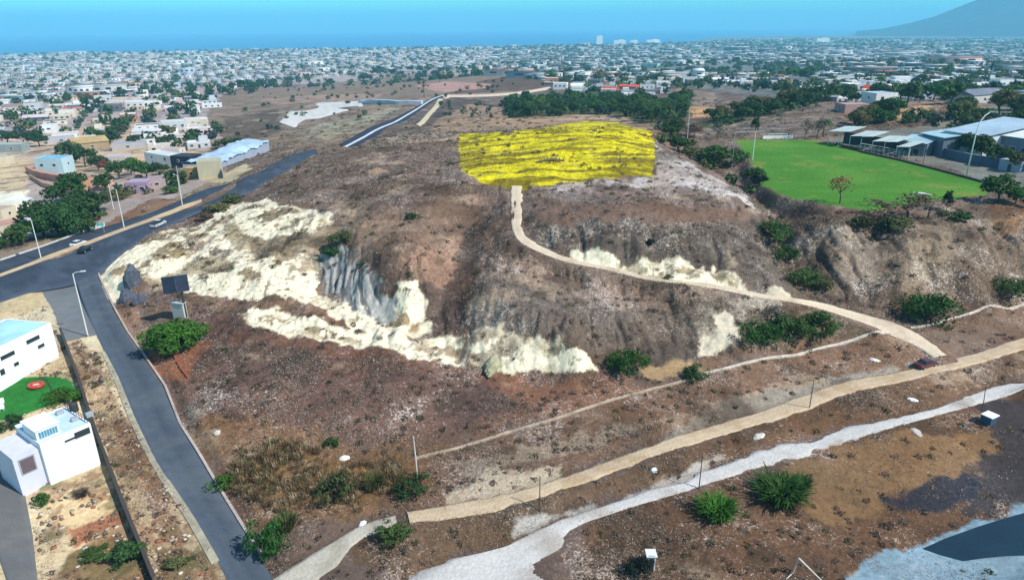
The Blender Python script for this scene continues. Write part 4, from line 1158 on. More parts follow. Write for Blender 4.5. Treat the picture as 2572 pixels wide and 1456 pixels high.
follow_wall('boundary_wall', "156,846 168,877 203,971 234,1068 265,1154 304,1258 345,1360 392,1475", 1.5, .28, mat('dark_wall', alb(112, 98, 88), rough=.9, var=.2, scale=1), 'long dark boundary wall running down past the white house', cap=mat('dark_coping', (.06, .05, .045), rough=.8))
# white kerb line along the foot of the hill, in two walls either side of the path
KERB = mat('pale_kerb', alb(236, 226, 210), rough=.9, var=.3, scale=1.5, bump=.3)
KERB2 = mat('tan_kerb', alb(196, 176, 152), rough=.95, var=.35, scale=1.2, bump=.4)
follow_wall('low_wall', "1045,1151 1145,1127 1200,1110 1298,1080 1394,1053 1460,1030 1551,1000 1647,975 1740,950", .16, .5, KERB2, 'rough pale low wall fading into brown scrub along the hill foot')
follow_wall('low_wall', "1768,940 1849,919 1948,897 2048,877 2174,846 2234,832", .3, .34, KERB, 'thin white low wall between two green shrubs and the dirt path')
follow_wall('low_wall', "2285,823 2351,806 2452,778 2571,753 2680,728 2900,672", .3, .34, KERB, 'white low wall right of the dirt path, running to the right edge')
# median of the main road
_A = wpoly("0,688 106,650 227,610 313,577 404,542 459,521 507,506")
_B = wpoly("0,694 106,656 227,616 313,583 404,549 459,527 507,509")
_A = resample(_A, 60); _B = resample(_B, 60)
mz = RB['road_far_lane'][2]; zA = np.interp(np.linspace(0, 1, 60), np.linspace(0, 1, len(mz)), mz[:, 2])
b = MB(); V = []; Fc = []
for i in range(60):
    a_, c_ = _A[i], _B[i]; z = (gz(*a_[:2]) + gz(*c_[:2])) / 2 + .35
    V += [(a_[0], a_[1], z - .9), (c_[0], c_[1], z - .9), (c_[0], c_[1], z), (a_[0], a_[1], z)]
for i in range(59):
    for j in range(4): Fc.append((i * 4 + j, i * 4 + (j + 1) % 4, (i + 1) * 4 + (j + 1) % 4, (i + 1) * 4 + j))
Fc += [(0, 1, 2, 3), (239, 238, 237, 236)]
b.add(V, Fc); b_med = b
tag(b.build('median', mat('median_tan', alb(206, 180, 146), rough=.9, var=.25, scale=.4)), kind='structure')
_m = RB['road_far'][2]; _m = resample(_m, 50)
b = MB(); V = []; Fc = []
for i in range(50):
    d_ = _m[min(i + 1, 49)] - _m[max(i - 1, 0)]; l_ = math.hypot(d_[0], d_[1]); nx_, ny_ = -d_[1] / l_ * .8, d_[0] / l_ * .8; z = _m[i, 2] + .3
    V += [(_m[i, 0] - nx_, _m[i, 1] - ny_, z - .9), (_m[i, 0] + nx_, _m[i, 1] + ny_, z - .9), (_m[i, 0] + nx_, _m[i, 1] + ny_, z), (_m[i, 0] - nx_, _m[i, 1] - ny_, z)]
for i in range(49):
    for j in range(4): Fc.append((i * 4 + j, i * 4 + (j + 1) % 4, (i + 1) * 4 + (j + 1) % 4, (i + 1) * 4 + j))
b.add(V, Fc); tag(b.build('median', mat('median_white', alb(222, 224, 230), rough=.9, var=.2, scale=.3)), kind='structure')
def kerb_line(name, uv, h, w, m):
    o = follow_wall(name, uv, h, w, m, None, None); 
    for k in ('label', 'category'):
        if k in o: del o[k]
    tag(o, kind='structure'); return o
kerb_line('kerb', "0,655 101,623 189,593 262,572", .30, .45, mat('kerb_white', alb(214, 214, 214), rough=.8, var=.15))
kerb_line('kerb', "242,664 249,690 284,764 320,829 357,880 413,960 451,1054 486,1109 522,1170 571,1252 610,1316 652,1382", .28, .35, mat('kerb_grey', alb(186, 176, 168), rough=.9, var=.2))
kerb_line('kerb', "262,884 289,942 331,1050 381,1151 409,1198 478,1303 541,1413", .14, .9, mat('kerb_pale', alb(178, 172, 150), rough=.9, var=.3, scale=.8))
follow_wall('guard_rail', "189,590 225,580 262,568", .9, .12, WHITE, 'short white rail at the far kerb of the main road', 'rail', post=3)

# ---------------------------------------------------------------- street lamps and poles
def lamp(p, h, arm, head, label, double=False, group='street lamps on the road median', az=0.0, m=None, hsz=(.9, .3, .16), hm=None):
    o = empty('street_lamp', p, az, label, 'street lamp', group)
    m = m or mat('lamp_white', (.72, .72, .70), rough=.5, var=.1)
    MB().cyl((0, 0, -.4), (0, 0, .5), .22, .2, 10).build('base', CONC, o)
    MB().tube([(0, 0, .5), (0, 0, h * .5), (0, 0, h)], [.13, .11, .085], 8).build('pole', m, o)
    for sg in ((-1, 1) if double else (1,)):
        MB().tube([(0, 0, h - .1), (sg * arm * .4, 0, h + arm * .18), (sg * arm, 0, h + arm * .22)], [.06, .05, .045], 6).build('arm', m, o)
        MB().box((sg * (arm + hsz[0] / 2), 0, h + arm * .22 + .02), hsz).build('lamp_head', hm or m, o, bevel=.04)
    return o
lamp(at(104, 652), 10.0, .9, None, 'white street lamp with broad pinkish head, leftmost on the median', az=2.6, hsz=(1.7, .9, .5), hm=mat('pink_head', alb(214, 196, 208), rough=.5))
lamp(at(313, 577), 11.2, 1.2, None, 'slender white street lamp on the median beyond the white car', az=2.6)
lamp(at(459, 521), 9.6, 1.2, None, 'white street lamp on the median nearest the end of the pale kerb', az=2.6)
lamp(at(286, 528), 9.0, .9, None, 'white street lamp behind the road, left twin of the median lamp', az=.4, group=None)
lamp(at(222, 848), 12.6, 1.3, None, 'tall white street lamp standing on the grey pavement by the side road', az=.3, group=None)
def pole(p, h, r, m, label, name='utility_pole', cat='pole', cross=0, group=None, tilt=0):
    o = empty(name, p, rnd.uniform(0, 3), label, cat, group)
    MB().tube([(0, 0, -.5), (tilt * .4, 0, h * .5), (tilt, 0, h)], [r * 1.15, r, r * .8], 8).build('post', m, o)
    for k in range(cross):
        MB().box((tilt, 0, h - .5 - k * .9), (1.9, .12, .12)).build('crossarm', WOOD, o)
        for q in (-.8, 0, .8): MB().cyl((tilt + q, 0, h - .44 - k * .9), (tilt + q, 0, h - .22 - k * .9), .05, .04, 6).build('insulator', DARK, o)
    if not cross: MB().cyl((tilt, 0, h), (tilt, 0, h + .06), r * 1.1, r * .9, 8).build('cap', m, o)
    return o
up = pole(at(457, 500), 11.5, .2, mat('pole_concrete', (.38, .36, .34), rough=.9), 'grey utility pole with transformer beside the beige house', cross=2)
MB().cyl((.45, 0, 8.2), (.45, 0, 9.3), .32, n=12).build('transformer', DARK, up)
THIN = mat('thin_post', (.10, .085, .075), rough=.8, var=.2)
pole(at(2032, 1026), 5.0, .07, THIN, 'thin dark post standing across the tan dirt road', 'post')
pole(at(1355, 1285), 5.2, .07, THIN, 'thin dark post between the tan road and the pale trail start', 'post')
pole(at(1755, 1226), 5.2, .07, THIN, 'thin dark post crossing the middle of the pale trail', 'post')
pole(at(2466, 1030), 3.8, .06, THIN, 'short dark leaning post above the small blue and white bin', 'post', tilt=.5)
pole(at(1048, 1198), 6.3, .10, mat('white_post', (.62, .58, .52), rough=.8, var=.2), 'white leaning post rising from a green shrub', 'post', tilt=-.3)
pole(at(2356, 908), .95, .06, THIN, 'short dark post right of the red car', 'post')
pole(at(1065, 245), 17, .3, DARK, 'dark utility pole beside the far end of the road', cross=2)
pole(at(1725, 356), 12.5, .12, mat('white_post', (.62, .58, .52)), 'tall pale bare pole among dry trees left of the green field', 'post')
pole(at(2316, 418), 4.0, .08, THIN, 'dark fence post at the edge of the green field', 'post')
pole(at(1065, 352), 1.2, .2, THIN, 'small dark stump on the bare hilltop', 'stump', 'stump')
pole(at(1556, 414), 2.2, .16, WOOD, 'dark upright stump in the yellow patch', 'stump', 'stump')

# ---------------------------------------------------------------- vehicles
def car(p, rz, body, label, cat='car', name='parked_car', kind='sedan'):
    o = empty(name, p, rz, label, cat)
    pm = mat('paint_' + label.split()[0], body, rough=.28, var=.04, spec=.6)
    if kind == 'pickup':
        Lh, W_ = 2.65, .92
        prof = [(-Lh, .35), (-Lh, 1.0), (-.55, 1.02), (-.55, 1.0), (.05, 1.05), (1.55, 1.08), (2.5, .98), (Lh, .8), (Lh, .35)]
        cab = [(-.6, 1.02), (-.45, 1.72), (.75, 1.74), (1.5, 1.08)]
    else:
        Lh, W_ = 2.15, .86
        prof = [(-Lh, .35), (-Lh, .85), (-1.75, .98), (-1.1, 1.0), (1.0, .98), (1.9, .85), (Lh, .7), (Lh, .35)]
        cab = [(-1.55, .97), (-.95, 1.42), (.35, 1.44), (1.1, .97)]
    MB().prism(prof, -W_, W_).build('body', pm, o, bevel=.09, smooth=False)
    cb = MB(); c4 = cab
    V = [(c4[0][0], -W_ + .06, c4[0][1]), (c4[3][0], -W_ + .06, c4[3][1]), (c4[3][0], W_ - .06, c4[3][1]), (c4[0][0], W_ - .06, c4[0][1]),
         (c4[1][0], -W_ + .22, c4[1][1]), (c4[2][0], -W_ + .22, c4[2][1]), (c4[2][0], W_ - .22, c4[2][1]), (c4[1][0], W_ - .22, c4[1][1])]
    cb.add(V, [(3, 2, 1, 0), (0, 1, 5, 4), (1, 2, 6, 5), (2, 3, 7, 6), (3, 0, 4, 7), (4, 5, 6, 7)]); cb.build('windows', GLASS, o)
    rf_ = MB(); rf_.box(((c4[1][0] + c4[2][0]) / 2, 0, c4[1][1] + .03), (c4[2][0] - c4[1][0] + .1, 2 * (W_ - .2), .07)); rf_.build('roof', pm, o, bevel=.03)
    if kind == 'pickup':
        bd = MB(); bd.box((-1.62, 0, 1.04), (1.85, 1.5, .06)); bd.box((-1.6, 0, 1.2), (1.5, 1.2, .3)); bd.build('load_bed', DARK, o)
    for sx in (-Lh * .64, Lh * .62):
        for sy in (-1, 1):
            ty = MB().cyl((sx, sy * (W_ - .2), .33), (sx, sy * (W_ + .02), .33), .34, n=16).build('wheel', mat('tyre', (.02, .02, .02), rough=.9), o)
            MB().cyl((sx, sy * (W_ + .02), .33), (sx, sy * (W_ + .04), .33), .19, n=12).build('rim', STEEL, ty)
    for sy in (-1, 1):
        MB().box((Lh - .02, sy * (W_ - .28), .72), (.1, .34, .14)).build('headlight', mat('lamp_glass', (.7, .7, .66), rough=.2), o)
        MB().box((-Lh + .01, sy * (W_ - .26), .78), (.08, .3, .14)).build('taillight', mat('red_glass', (.35, .02, .02), rough=.3), o)
    MB().box((Lh, 0, .46), (.08, 1.3, .16)).build('bumper', DARK, o)
    return o
def road_az(key, u, v):
    p = gp(u, v); mid = RB[key][2]; k = int(np.argmin(np.hypot(mid[:, 0] - p[0], mid[:, 1] - p[1])))
    d = mid[min(k + 4, len(mid) - 1)] - mid[max(k - 4, 0)]
    z = mid[k, 2] + .07
    return Vector((p[0], p[1], z)), math.atan2(d[1], d[0])
p, a = road_az('road_far_lane', 197, 616); car(p, a, (.78, .78, .78), 'white car driving on the far lane of the main road', name='car')
p, a = road_az('road_near_lane', 215, 634); car(p, a, (.012, .02, .035), 'dark blue car in the near lane beside the median', name='car')
p, a = road_az('road_near_lane', 398, 567); car(p, a, (.55, .57, .60), 'silver pickup truck with dark load driving beside the median', 'pickup truck', 'pickup_truck', 'pickup')
pr, a = road_az('dirt_road', 2325, 915); pr.z = gz(pr.x, pr.y) + .04
car(pr, a + .05, (.12, .035, .045), 'maroon car parked at the foot of the hill path', name='parked_car')

# ---------------------------------------------------------------- billboards, sign
bp_ = at(468, 796)
o = empty('billboard', bp_, 0, 'dark navy billboard panel on a single leaning-free post above a green tree', 'billboard'); o['label'] = 'dark navy billboard on a dark post behind the bright green tree'
o.rotation_euler = (0, 0, math.radians(24))
MB().cyl((0, 0, -.5), (0, 0, 8.2), .24, .2, 10).build('post', DARK, o)
MB().box((-1.9, -.35, 7.3), (2.25, .28, 3.3)).build('panel', mat('navy_panel', (.025, .035, .065), rough=.5, var=.3, scale=.6), o)
MB().box((.35, -.32, 7.3), (2.2, .22, 3.3)).build('panel', mat('navy_panel2', (.045, .055, .09), rough=.5, var=.3, scale=.6), o)
fr = MB()
for z in (6.0, 7.3, 8.6): fr.box((-.8, -.1, z), (4.6, .12, .14))
fr.build('frame', DARK, o)
cb_ = building(at(436, 800), at(464, 800), .9, 3.4, (.52, .52, .48), (.5, .5, .46), 'pale concrete block standing below the navy billboard', 'block', 'concrete_block', side_wins=0, parapet=0)
sg = empty('road_sign', at(263, 586), .35, 'small teal road sign on the far kerb of the main road', 'road sign')
MB().cyl((0, 0, -.3), (0, 0, 3.2), .05, n=6).build('post', STEEL, sg); MB().box((-.5, -.08, 2.9), (1.5, .06, .9)).build('panel', mat('teal_sign', (.08, .42, .40), rough=.5), sg)
# slate shapes standing in for a second billboard on edge and its debris
def rock(p, sx, sy, sz, seed, m, label, cat='rock', name='rock', group=None):
    r = random.Random(seed); import bmesh
    bm = bmesh.new(); bmesh.ops.create_icosphere(bm, subdivisions=3, radius=1)
    for v in bm.verts:
        q = fbm(np.array([v.co.x * 1.6 + seed * 3.1]), np.array([v.co.y * 1.6 + v.co.z * 1.9]), 4, seed)[0]
        q2 = fbm(np.array([v.co.z * 3 + seed]), np.array([v.co.x * 3 - v.co.y * 2]), 2, seed + 5)[0]
        v.co *= .55 + .7 * q + .25 * q2
        v.co.x *= sx; v.co.y *= sy; v.co.z *= sz
    me = bpy.data.meshes.new(name); bm.to_mesh(me); bm.free(); me.materials.append(m)
    o = link(name, me, loc=p); o.rotation_euler = (0, 0, r.uniform(0, 6)); tag(o, label, cat, group); return o
SLATE = mat('slate_rock', alb(92, 98, 112), rough=.9, var=.35, scale=1.4, bump=.6, bscale=3)
PALE = mat('pale_rock', alb(214, 208, 196), rough=.95, var=.2, scale=1.2, bump=.5, bscale=4)
rock(at(336, 718), 1.9, 1.5, 4.3, 3, SLATE, 'tall dark slab for a second billboard on edge, left of the billboard')
rock(at(318, 750), 1.6, 1.6, 2.2, 4, SLATE, 'lower grey lump for billboard debris at the foot of the tall dark one')
rock(at(352, 760), 1.5, 1.0, 1.6, 5, SLATE, 'small grey lump for billboard debris just left of the billboard')
rock(at(1236, 912), 3.2, 1.2, 1.0, 8, mat('green_rock', alb(176, 172, 140), rough=.95, var=.3, scale=2, bump=.5), 'mossy boulder at the foot of the cream cliff')
rock(at(2290, 1004), .8, .5, .3, 9, WHITE, 'small white boulder between the tan road and the pale trail')
rock(at(1640, 1182), .5, .4, .4, 10, WHITE, 'tiny white stone above the pale trail')
rock(at(2440, 1003), 1.3, .9, .45, 12, PALE, 'rounded cream boulder above the right end of the pale trail', )
rock(at(2300, 1085), 1.1, .6, .3, 13, PALE, 'flat cream boulder just below the pale trail')
rock(at(1905, 1095), 1.2, .6, .3, 14, PALE, 'flat pale boulder above the middle of the pale trail')
rock(at(2196, 905), .9, .4, .3, 15, WHITE, 'small white stone beside the thin white low wall')
rock(at(545, 1088), .6, .5, .4, 16, PALE, 'pale stone on the brown slope right of the side road')
rock(at(866, 1150), .7, .5, .35, 17, WHITE, 'white stone in the brown scrub above a green shrub')
rock(at(910, 1310), .5, .4, .35, 18, WHITE, 'white stone at the upper end of the grey ramp')
rock(at(452, 1215), .5, .3, .12, 19, WHITE, 'small white scrap lying on the side road', 'litter', 'litter')
rock(at(2318, 486), 2.2, .35, .3, 20, WHITE, 'white board lying at the near edge of the green field', 'board', 'board')
# things on the lawn
tor = MB(); tor.tube([(math.cos(t) * 1.0, math.sin(t) * .8, .35) for t in np.linspace(0, 6.28, 22)], .34, 8)
ro = tor.build('play_ring', mat('red_plastic', (.45, .05, .04), rough=.4), loc=at(92, 972), smooth=True); tag(ro, 'red play ring on the green lawn', 'play ring')
MB().cyl((0, 0, .2), (0, 0, .45), .6, .5, 14).build('seat', mat('beige_plastic', (.6, .52, .45), rough=.5), ro)
hp = wpoly("100,950 118,955 128,975 136,1000"); hz_ = height(hp[:, 0], hp[:, 1]) + .06; hb = MB().tube([(hp[i, 0] - hp[0, 0], hp[i, 1] - hp[0, 1], hz_[i] - hz_[0]) for i in range(4)], .09, 6)
tag(hb.build('hose', DARK, loc=(hp[0, 0], hp[0, 1], hz_[0])), 'dark hose lying across the green lawn', 'hose')
for q, lb in (((6, 1016), 'white garden chair on the lawn at the left edge, farther one'), ((6, 1030), 'white garden chair on the lawn at the left edge, nearer one')):
    ch = empty('garden_chair', at(*q), .4, lb, 'chair', 'garden chairs on the lawn')
    MB().box((0, 0, .42), (.6, .6, .06)).build('seat', WHITE, ch); MB().box((0, .3, .75), (.6, .06, .6)).build('backrest', WHITE, ch)
    for x in (-.26, .26):
        for y in (-.26, .26): MB().cyl((x, y, 0), (x, y, .4), .03, n=5).build('leg', WHITE, ch)
# brick-red bed and its dark channel below the bright green tree
rw = follow_wall('brick_edge', "432,880 445,910 460,932 474,952", .35, .35, RUST, 'brick-red edge running down from the bright green tree', 'edging')
# bin, shed, broken frame
bn = empty('bin', at(2480, 1062), .5, 'small dark blue bin with white rim beside the pale trail', 'bin')
MB().box((0, 0, .7), (1.7, 1.4, 1.4), taper=1.1).build('body', mat('bin_blue', (.05, .10, .15), rough=.5), bn); MB().box((.1, 0, 1.46), (2.0, 1.7, .12)).build('rim', WHITE, bn); MB().box((1.0, 0, .9), (.1, 1.2, 1.0)).build('panel', WHITE, bn)
building(at(1624, 1432), at(1644, 1432), 1.0, 2.0, (.80, .80, .80), (.72, .72, .72), 'small white cabinet beside a dark bush at the bottom edge', 'cabinet', 'cabinet', side_wins=0, parapet=0, doors=[(.5, .5)])
fp = empty('broken_frame', at(1990, 1440), -.5, 'broken white wooden frame lying at the bottom edge', 'frame')
MB().cyl((0, 0, .1), (.35, -.1, 2.4), .09, .07, 6).build('post', mat('white_post', (.6, .6, .5)), fp); MB().cyl((.35, -.1, 2.4), (3.6, -.6, .35), .1, .07, 6).build('beam', mat('white_post', (.6, .6, .5)), fp); MB().cyl((0, 0, .15), (-.5, -1.4, .2), .08, .05, 6).build('brace', mat('white_post', (.6, .6, .5)), fp)
# fallen dead tree in the yellow patch
ft = empty('fallen_tree', at(1383, 411), .1, 'dark fallen tree trunk lying in the yellow patch', 'fallen tree')
MB().tube([(-4.2, 0, .5), (-1.5, .2, 1.0), (.6, 0, 1.1), (3.8, -.2, .8)], [.22, .38, .5, .2], 8).build('trunk', WOOD, ft)
for k in range(9):
    x = -3.5 + k * .85; MB().tube([(x, 0, .8), (x + rnd.uniform(-.5, .5), rnd.uniform(-.8, .8), rnd.choice([-.1, 1.9])), (x + rnd.uniform(-.9, .9), rnd.uniform(-1.2, 1.2), rnd.choice([0, 2.3]))], [.14, .1, .04], 5).build('branch', WOOD, ft)
MB().box((1.9, -.3, .55), (1.5, .7, .5)).build('broken_bark', mat('orange_bark', (.32, .17, .03), rough=.9, var=.3), ft, bevel=.1)

# ---------------------------------------------------------------- people on the hill path
def person(p, rz, shirt, trousers, label):
    J = [(0, 0, .95), (0, 0, 1.15), (0, 0, 1.38), (0, .01, 1.50), (0, .02, 1.60), (0, .02, 1.72),
         (.10, .02, .90), (.12, .16, .50), (.12, .12, .08), (.12, .26, .04), (-.10, -.02, .90), (-.12, -.06, .50), (-.12, -.26, .10), (-.12, -.14, .04),
         (.20, 0, 1.40), (.27, -.10, 1.14), (.28, .02, .90), (.28, .06, .82), (-.20, 0, 1.40), (-.27, .10, 1.14), (-.28, .20, .92), (-.28, .24, .84)]
    E = [(0, 1), (1, 2), (2, 3), (3, 4), (4, 5), (0, 6), (6, 7), (7, 8), (8, 9), (0, 10), (10, 11), (11, 12), (12, 13), (2, 14), (14, 15), (15, 16), (16, 17), (2, 18), (18, 19), (19, 20), (20, 21)]
    R = [.15, .14, .16, .06, .10, .085, .10, .07, .045, .04, .10, .07, .045, .04, .065, .048, .035, .03, .065, .048, .035, .03]
    me = bpy.data.meshes.new('person'); me.from_pydata(J, E, [])
    o = link('person', me, loc=p); o.rotation_euler = (0, 0, rz)
    sk = o.modifiers.new('s', 'SKIN'); o.modifiers.new('u', 'SUBSURF').levels = 1
    for i, r in enumerate(R): me.skin_vertices[0].data[i].radius = (r, r * .8 if i in (0, 1, 2) else r)
    me.skin_vertices[0].data[0].use_root = True
    dg = bpy.context.evaluated_depsgraph_get(); ev = bpy.data.meshes.new_from_object(o.evaluated_get(dg))
    o.modifiers.clear(); o.data = ev
    ev.materials.clear()
    for m in (mat('skin', (.35, .2, .13), rough=.6), shirt, trousers): ev.materials.append(m)
    for f in ev.polygons:
        z = f.center.z; f.material_index = 2 if z < .95 and abs(f.center.x) < .24 else (1 if z < 1.46 and not (abs(f.center.x) > .24 and z < 1.05) else 0)
        f.use_smooth = True
    tag(o, label, 'person')
    MB().cyl((0, .0, 1.70), (0, .0, 1.82), .115, .07, 10).build('hair', mat('hair', (.015, .012, .01), rough=.8), o, smooth=True)
    return o
DK = mat('cloth_dark', (.02, .02, .025), rough=.9); DK2 = mat('cloth_brown', (.05, .03, .02), rough=.9)
pz = RB['hill_path'][2]
def on_path(u, v):
    q = gp(u, v); k = int(np.argmin(np.hypot(pz[:, 0] - q[0], pz[:, 1] - q[1]))); return Vector((q[0], q[1], pz[k, 2] + .05))
person(on_path(1293, 524), 0.2, DK, DK, 'person in dark clothes walking on the hill path, higher up the slope')
person(on_path(1289, 553), 0.4, DK2, DK, 'person in brown top on the hill path, lower of the two')

# ---------------------------------------------------------------- around the green field
gf = empty('goal', at(1951, 355), .02, 'white goal at the far end of the green field', 'goal')
for x in (-3.66, 3.66): MB().cyl((x, 0, -.1), (x, 0, 2.44), .07, n=8).build('post', WHITE, gf)
MB().cyl((-3.66, 0, 2.44), (3.66, 0, 2.44), .07, n=8).build('crossbar', WHITE, gf)
nb = MB()
for k in range(15): nb.cyl((-3.6 + k * .514, 1.6, 0), (-3.6 + k * .514, 0.05, 2.4), .02, n=4)
for k in range(6): nb.cyl((-3.6, 1.6 - k * .3, k * .47), (3.6, 1.6 - k * .3, k * .47), .02, n=4)
nb.build('net', WHITE, gf)
follow_wall('field_wall', "1915,351 1952,350 1990,350", 1.2, .25, WHITE, 'short white wall behind the goal')
nf = empty('net_frame', at(1887, 421), math.radians(8), 'tall white post with a long crossbar at the left corner of the field', 'net frame')
MB().cyl((0, 0, -.5), (0, 0, 9.2), .13, .1, 8).build('post', WHITE, nf); MB().cyl((-6.5, .8, 9.0), (3.0, -.3, 9.2), .08, n=6).build('crossbar', STEEL, nf)
MB().cyl((-6.5, .8, -3), (-6.5, .8, 9.0), .08, n=6).build('post', STEEL, nf)
fl = empty('floodlight', at(2425, 447), math.radians(0), 'very tall white lamp post curving right beside the green field', 'floodlight')
MB().tube([(0, 0, -.5), (0, 0, 12), (.5, .2, 15.5), (1.9, .8, 17.2), (3.6, 1.5, 18)], [.2, .16, .14, .12, .09], 9).build('post', mat('lamp_white', (.7, .7, .7)), fl, smooth=True)
MB().box((4.2, 1.7, 18.1), (1.6, .7, .3)).build('lamp_head', STEEL, fl, bevel=.08)
follow_wall('field_kerb', "2100,362 2168,386 2250,402 2316,418 2425,447 2480,462", .5, .5, mat('dark_kerb', (.05, .05, .05), rough=.9), 'low dark edging along the right side of the green field', 'edging')
follow_wall('retaining_wall', "2282,372 2345,385 2414,404 2490,418 2571,432 2660,446", 2.8, .35, mat('shaded_wall_blue', alb(96, 108, 130), rough=.85, var=.15, scale=.5, streak=.6), 'long blue-grey wall behind the grey yard beside the field', cap=STEEL)  # blue-grey tone puts the wall's shadow side into its colour
fn = empty('wire_fence', at(2168, 386), 0, 'wire fence with thin posts along the right side of the field', 'fence')
fw = resample(wpoly("2168,385 2250,401 2316,417 2425,445 2490,462"), 26); c0 = fn.location
wr = MB()
for i in range(26):
    x, y = fw[i, 0] - c0.x, fw[i, 1] - c0.y; MB().cyl((x, y, -.3), (x, y, 3.0), .05, n=5).build('post', STEEL, fn)
    if i < 25:
        x2, y2 = fw[i + 1, 0] - c0.x, fw[i + 1, 1] - c0.y
        for z in (.6, 1.4, 2.2, 2.95): wr.cyl((x, y, z), (x2, y2, z), .02, n=3)
wr.build('wire', STEEL, fn)
# grandstand with a white folded canopy
g1, g2 = at(2082, 362), at(2285, 397)
L_, rz_ = wall_frame(g1, g2)
gs = empty('grandstand', (g1.x, g1.y, 14.1), rz_, 'small grandstand with folded white canopy at the far right of the field', 'grandstand')
cv_ = MB(); n_ = 7
for i in range(n_):
    x0, x1 = L_ * i / n_, L_ * (i + 1) / n_ - .2; zp = 5.6 + .7 * (i % 2) - .25 * i
    V = [(x0, -1.2, zp - 1.0), (x1, -1.2, zp - .4), (x1, 6.5, zp + .9), (x0, 6.5, zp + .4)]
    cv_.add(V + [(a_, b_, c_ - .12) for a_, b_, c_ in V], [(0, 1, 2, 3), (7, 6, 5, 4), (0, 4, 5, 1), (1, 5, 6, 2), (2, 6, 7, 3), (3, 7, 4, 0)])
cv_.build('canopy', mat('canopy_white', alb(208, 220, 216), rough=.6, var=.1, scale=.5), gs)
MB().box((L_ / 2, 6.9, 1.6), (L_, .3, 4.6)).build('back_wall', mat('stand_wall', (.05, .06, .08), rough=.9), gs)
for i in range(8): MB().cyl((L_ * i / 7.01, -.8, -.5), (L_ * i / 7.01, -.8, 4.3 - .15 * i), .11, n=7).build('post', WHITE, gs)
for k in range(3): MB().box((L_ * .6, 1.2 + k * 1.5, .3 + k * .45), (L_ * .6, .7, .12)).build('bench', mat('bench_grey', (.5, .52, .52), rough=.7), gs)
bw = (.16, .20, .26)
building(at(2252, 384), at(2318, 392), 9, 4.2, bw, (.30, .46, .52), 'dark blue-grey shed with pale teal roof right of the grandstand', 'shed', 'shed', roof='shed', side_wins=0, doors=[(.3, 1.8), (.7, 1.8)])
building(at(2308, 378), at(2362, 392), 12, 6.2, (.14, .18, .24), (.34, .52, .60), 'dark shed with light blue roof left of the white warehouse', 'shed', 'shed', roof='shed', side_wins=0, doors=[(.5, 4)])
building(at(2362, 382), at(2462, 400), 26, 7.6, (.70, .73, .72), (.34, .46, .56), 'big white warehouse with long blue-grey roof', 'warehouse', 'warehouse', roof='shed', side_wins=0, wins=[(.12, .7, 3, 1)])
building(at(2482, 392), at(2640, 418), 22, 7.4, (.17, .22, .30), (.62, .68, .64), 'blue-grey building with broad cream-white roof at the right edge', 'warehouse', 'warehouse', roof='shed', side_wins=0, wins=[(.15, .5, 2, 1.4), (.35, .5, 2, 1.4), (.55, .5, 2, 1.4), (.8, .5, 2, 1.4)])
building(at(2505, 425), at(2560, 434), 4, 3.2, (.30, .36, .44), (.42, .46, .5), 'small blue-grey hut behind the long blue-grey wall', 'hut', 'hut', roof='flat', side_wins=0, doors=[(.5, 1.0)])

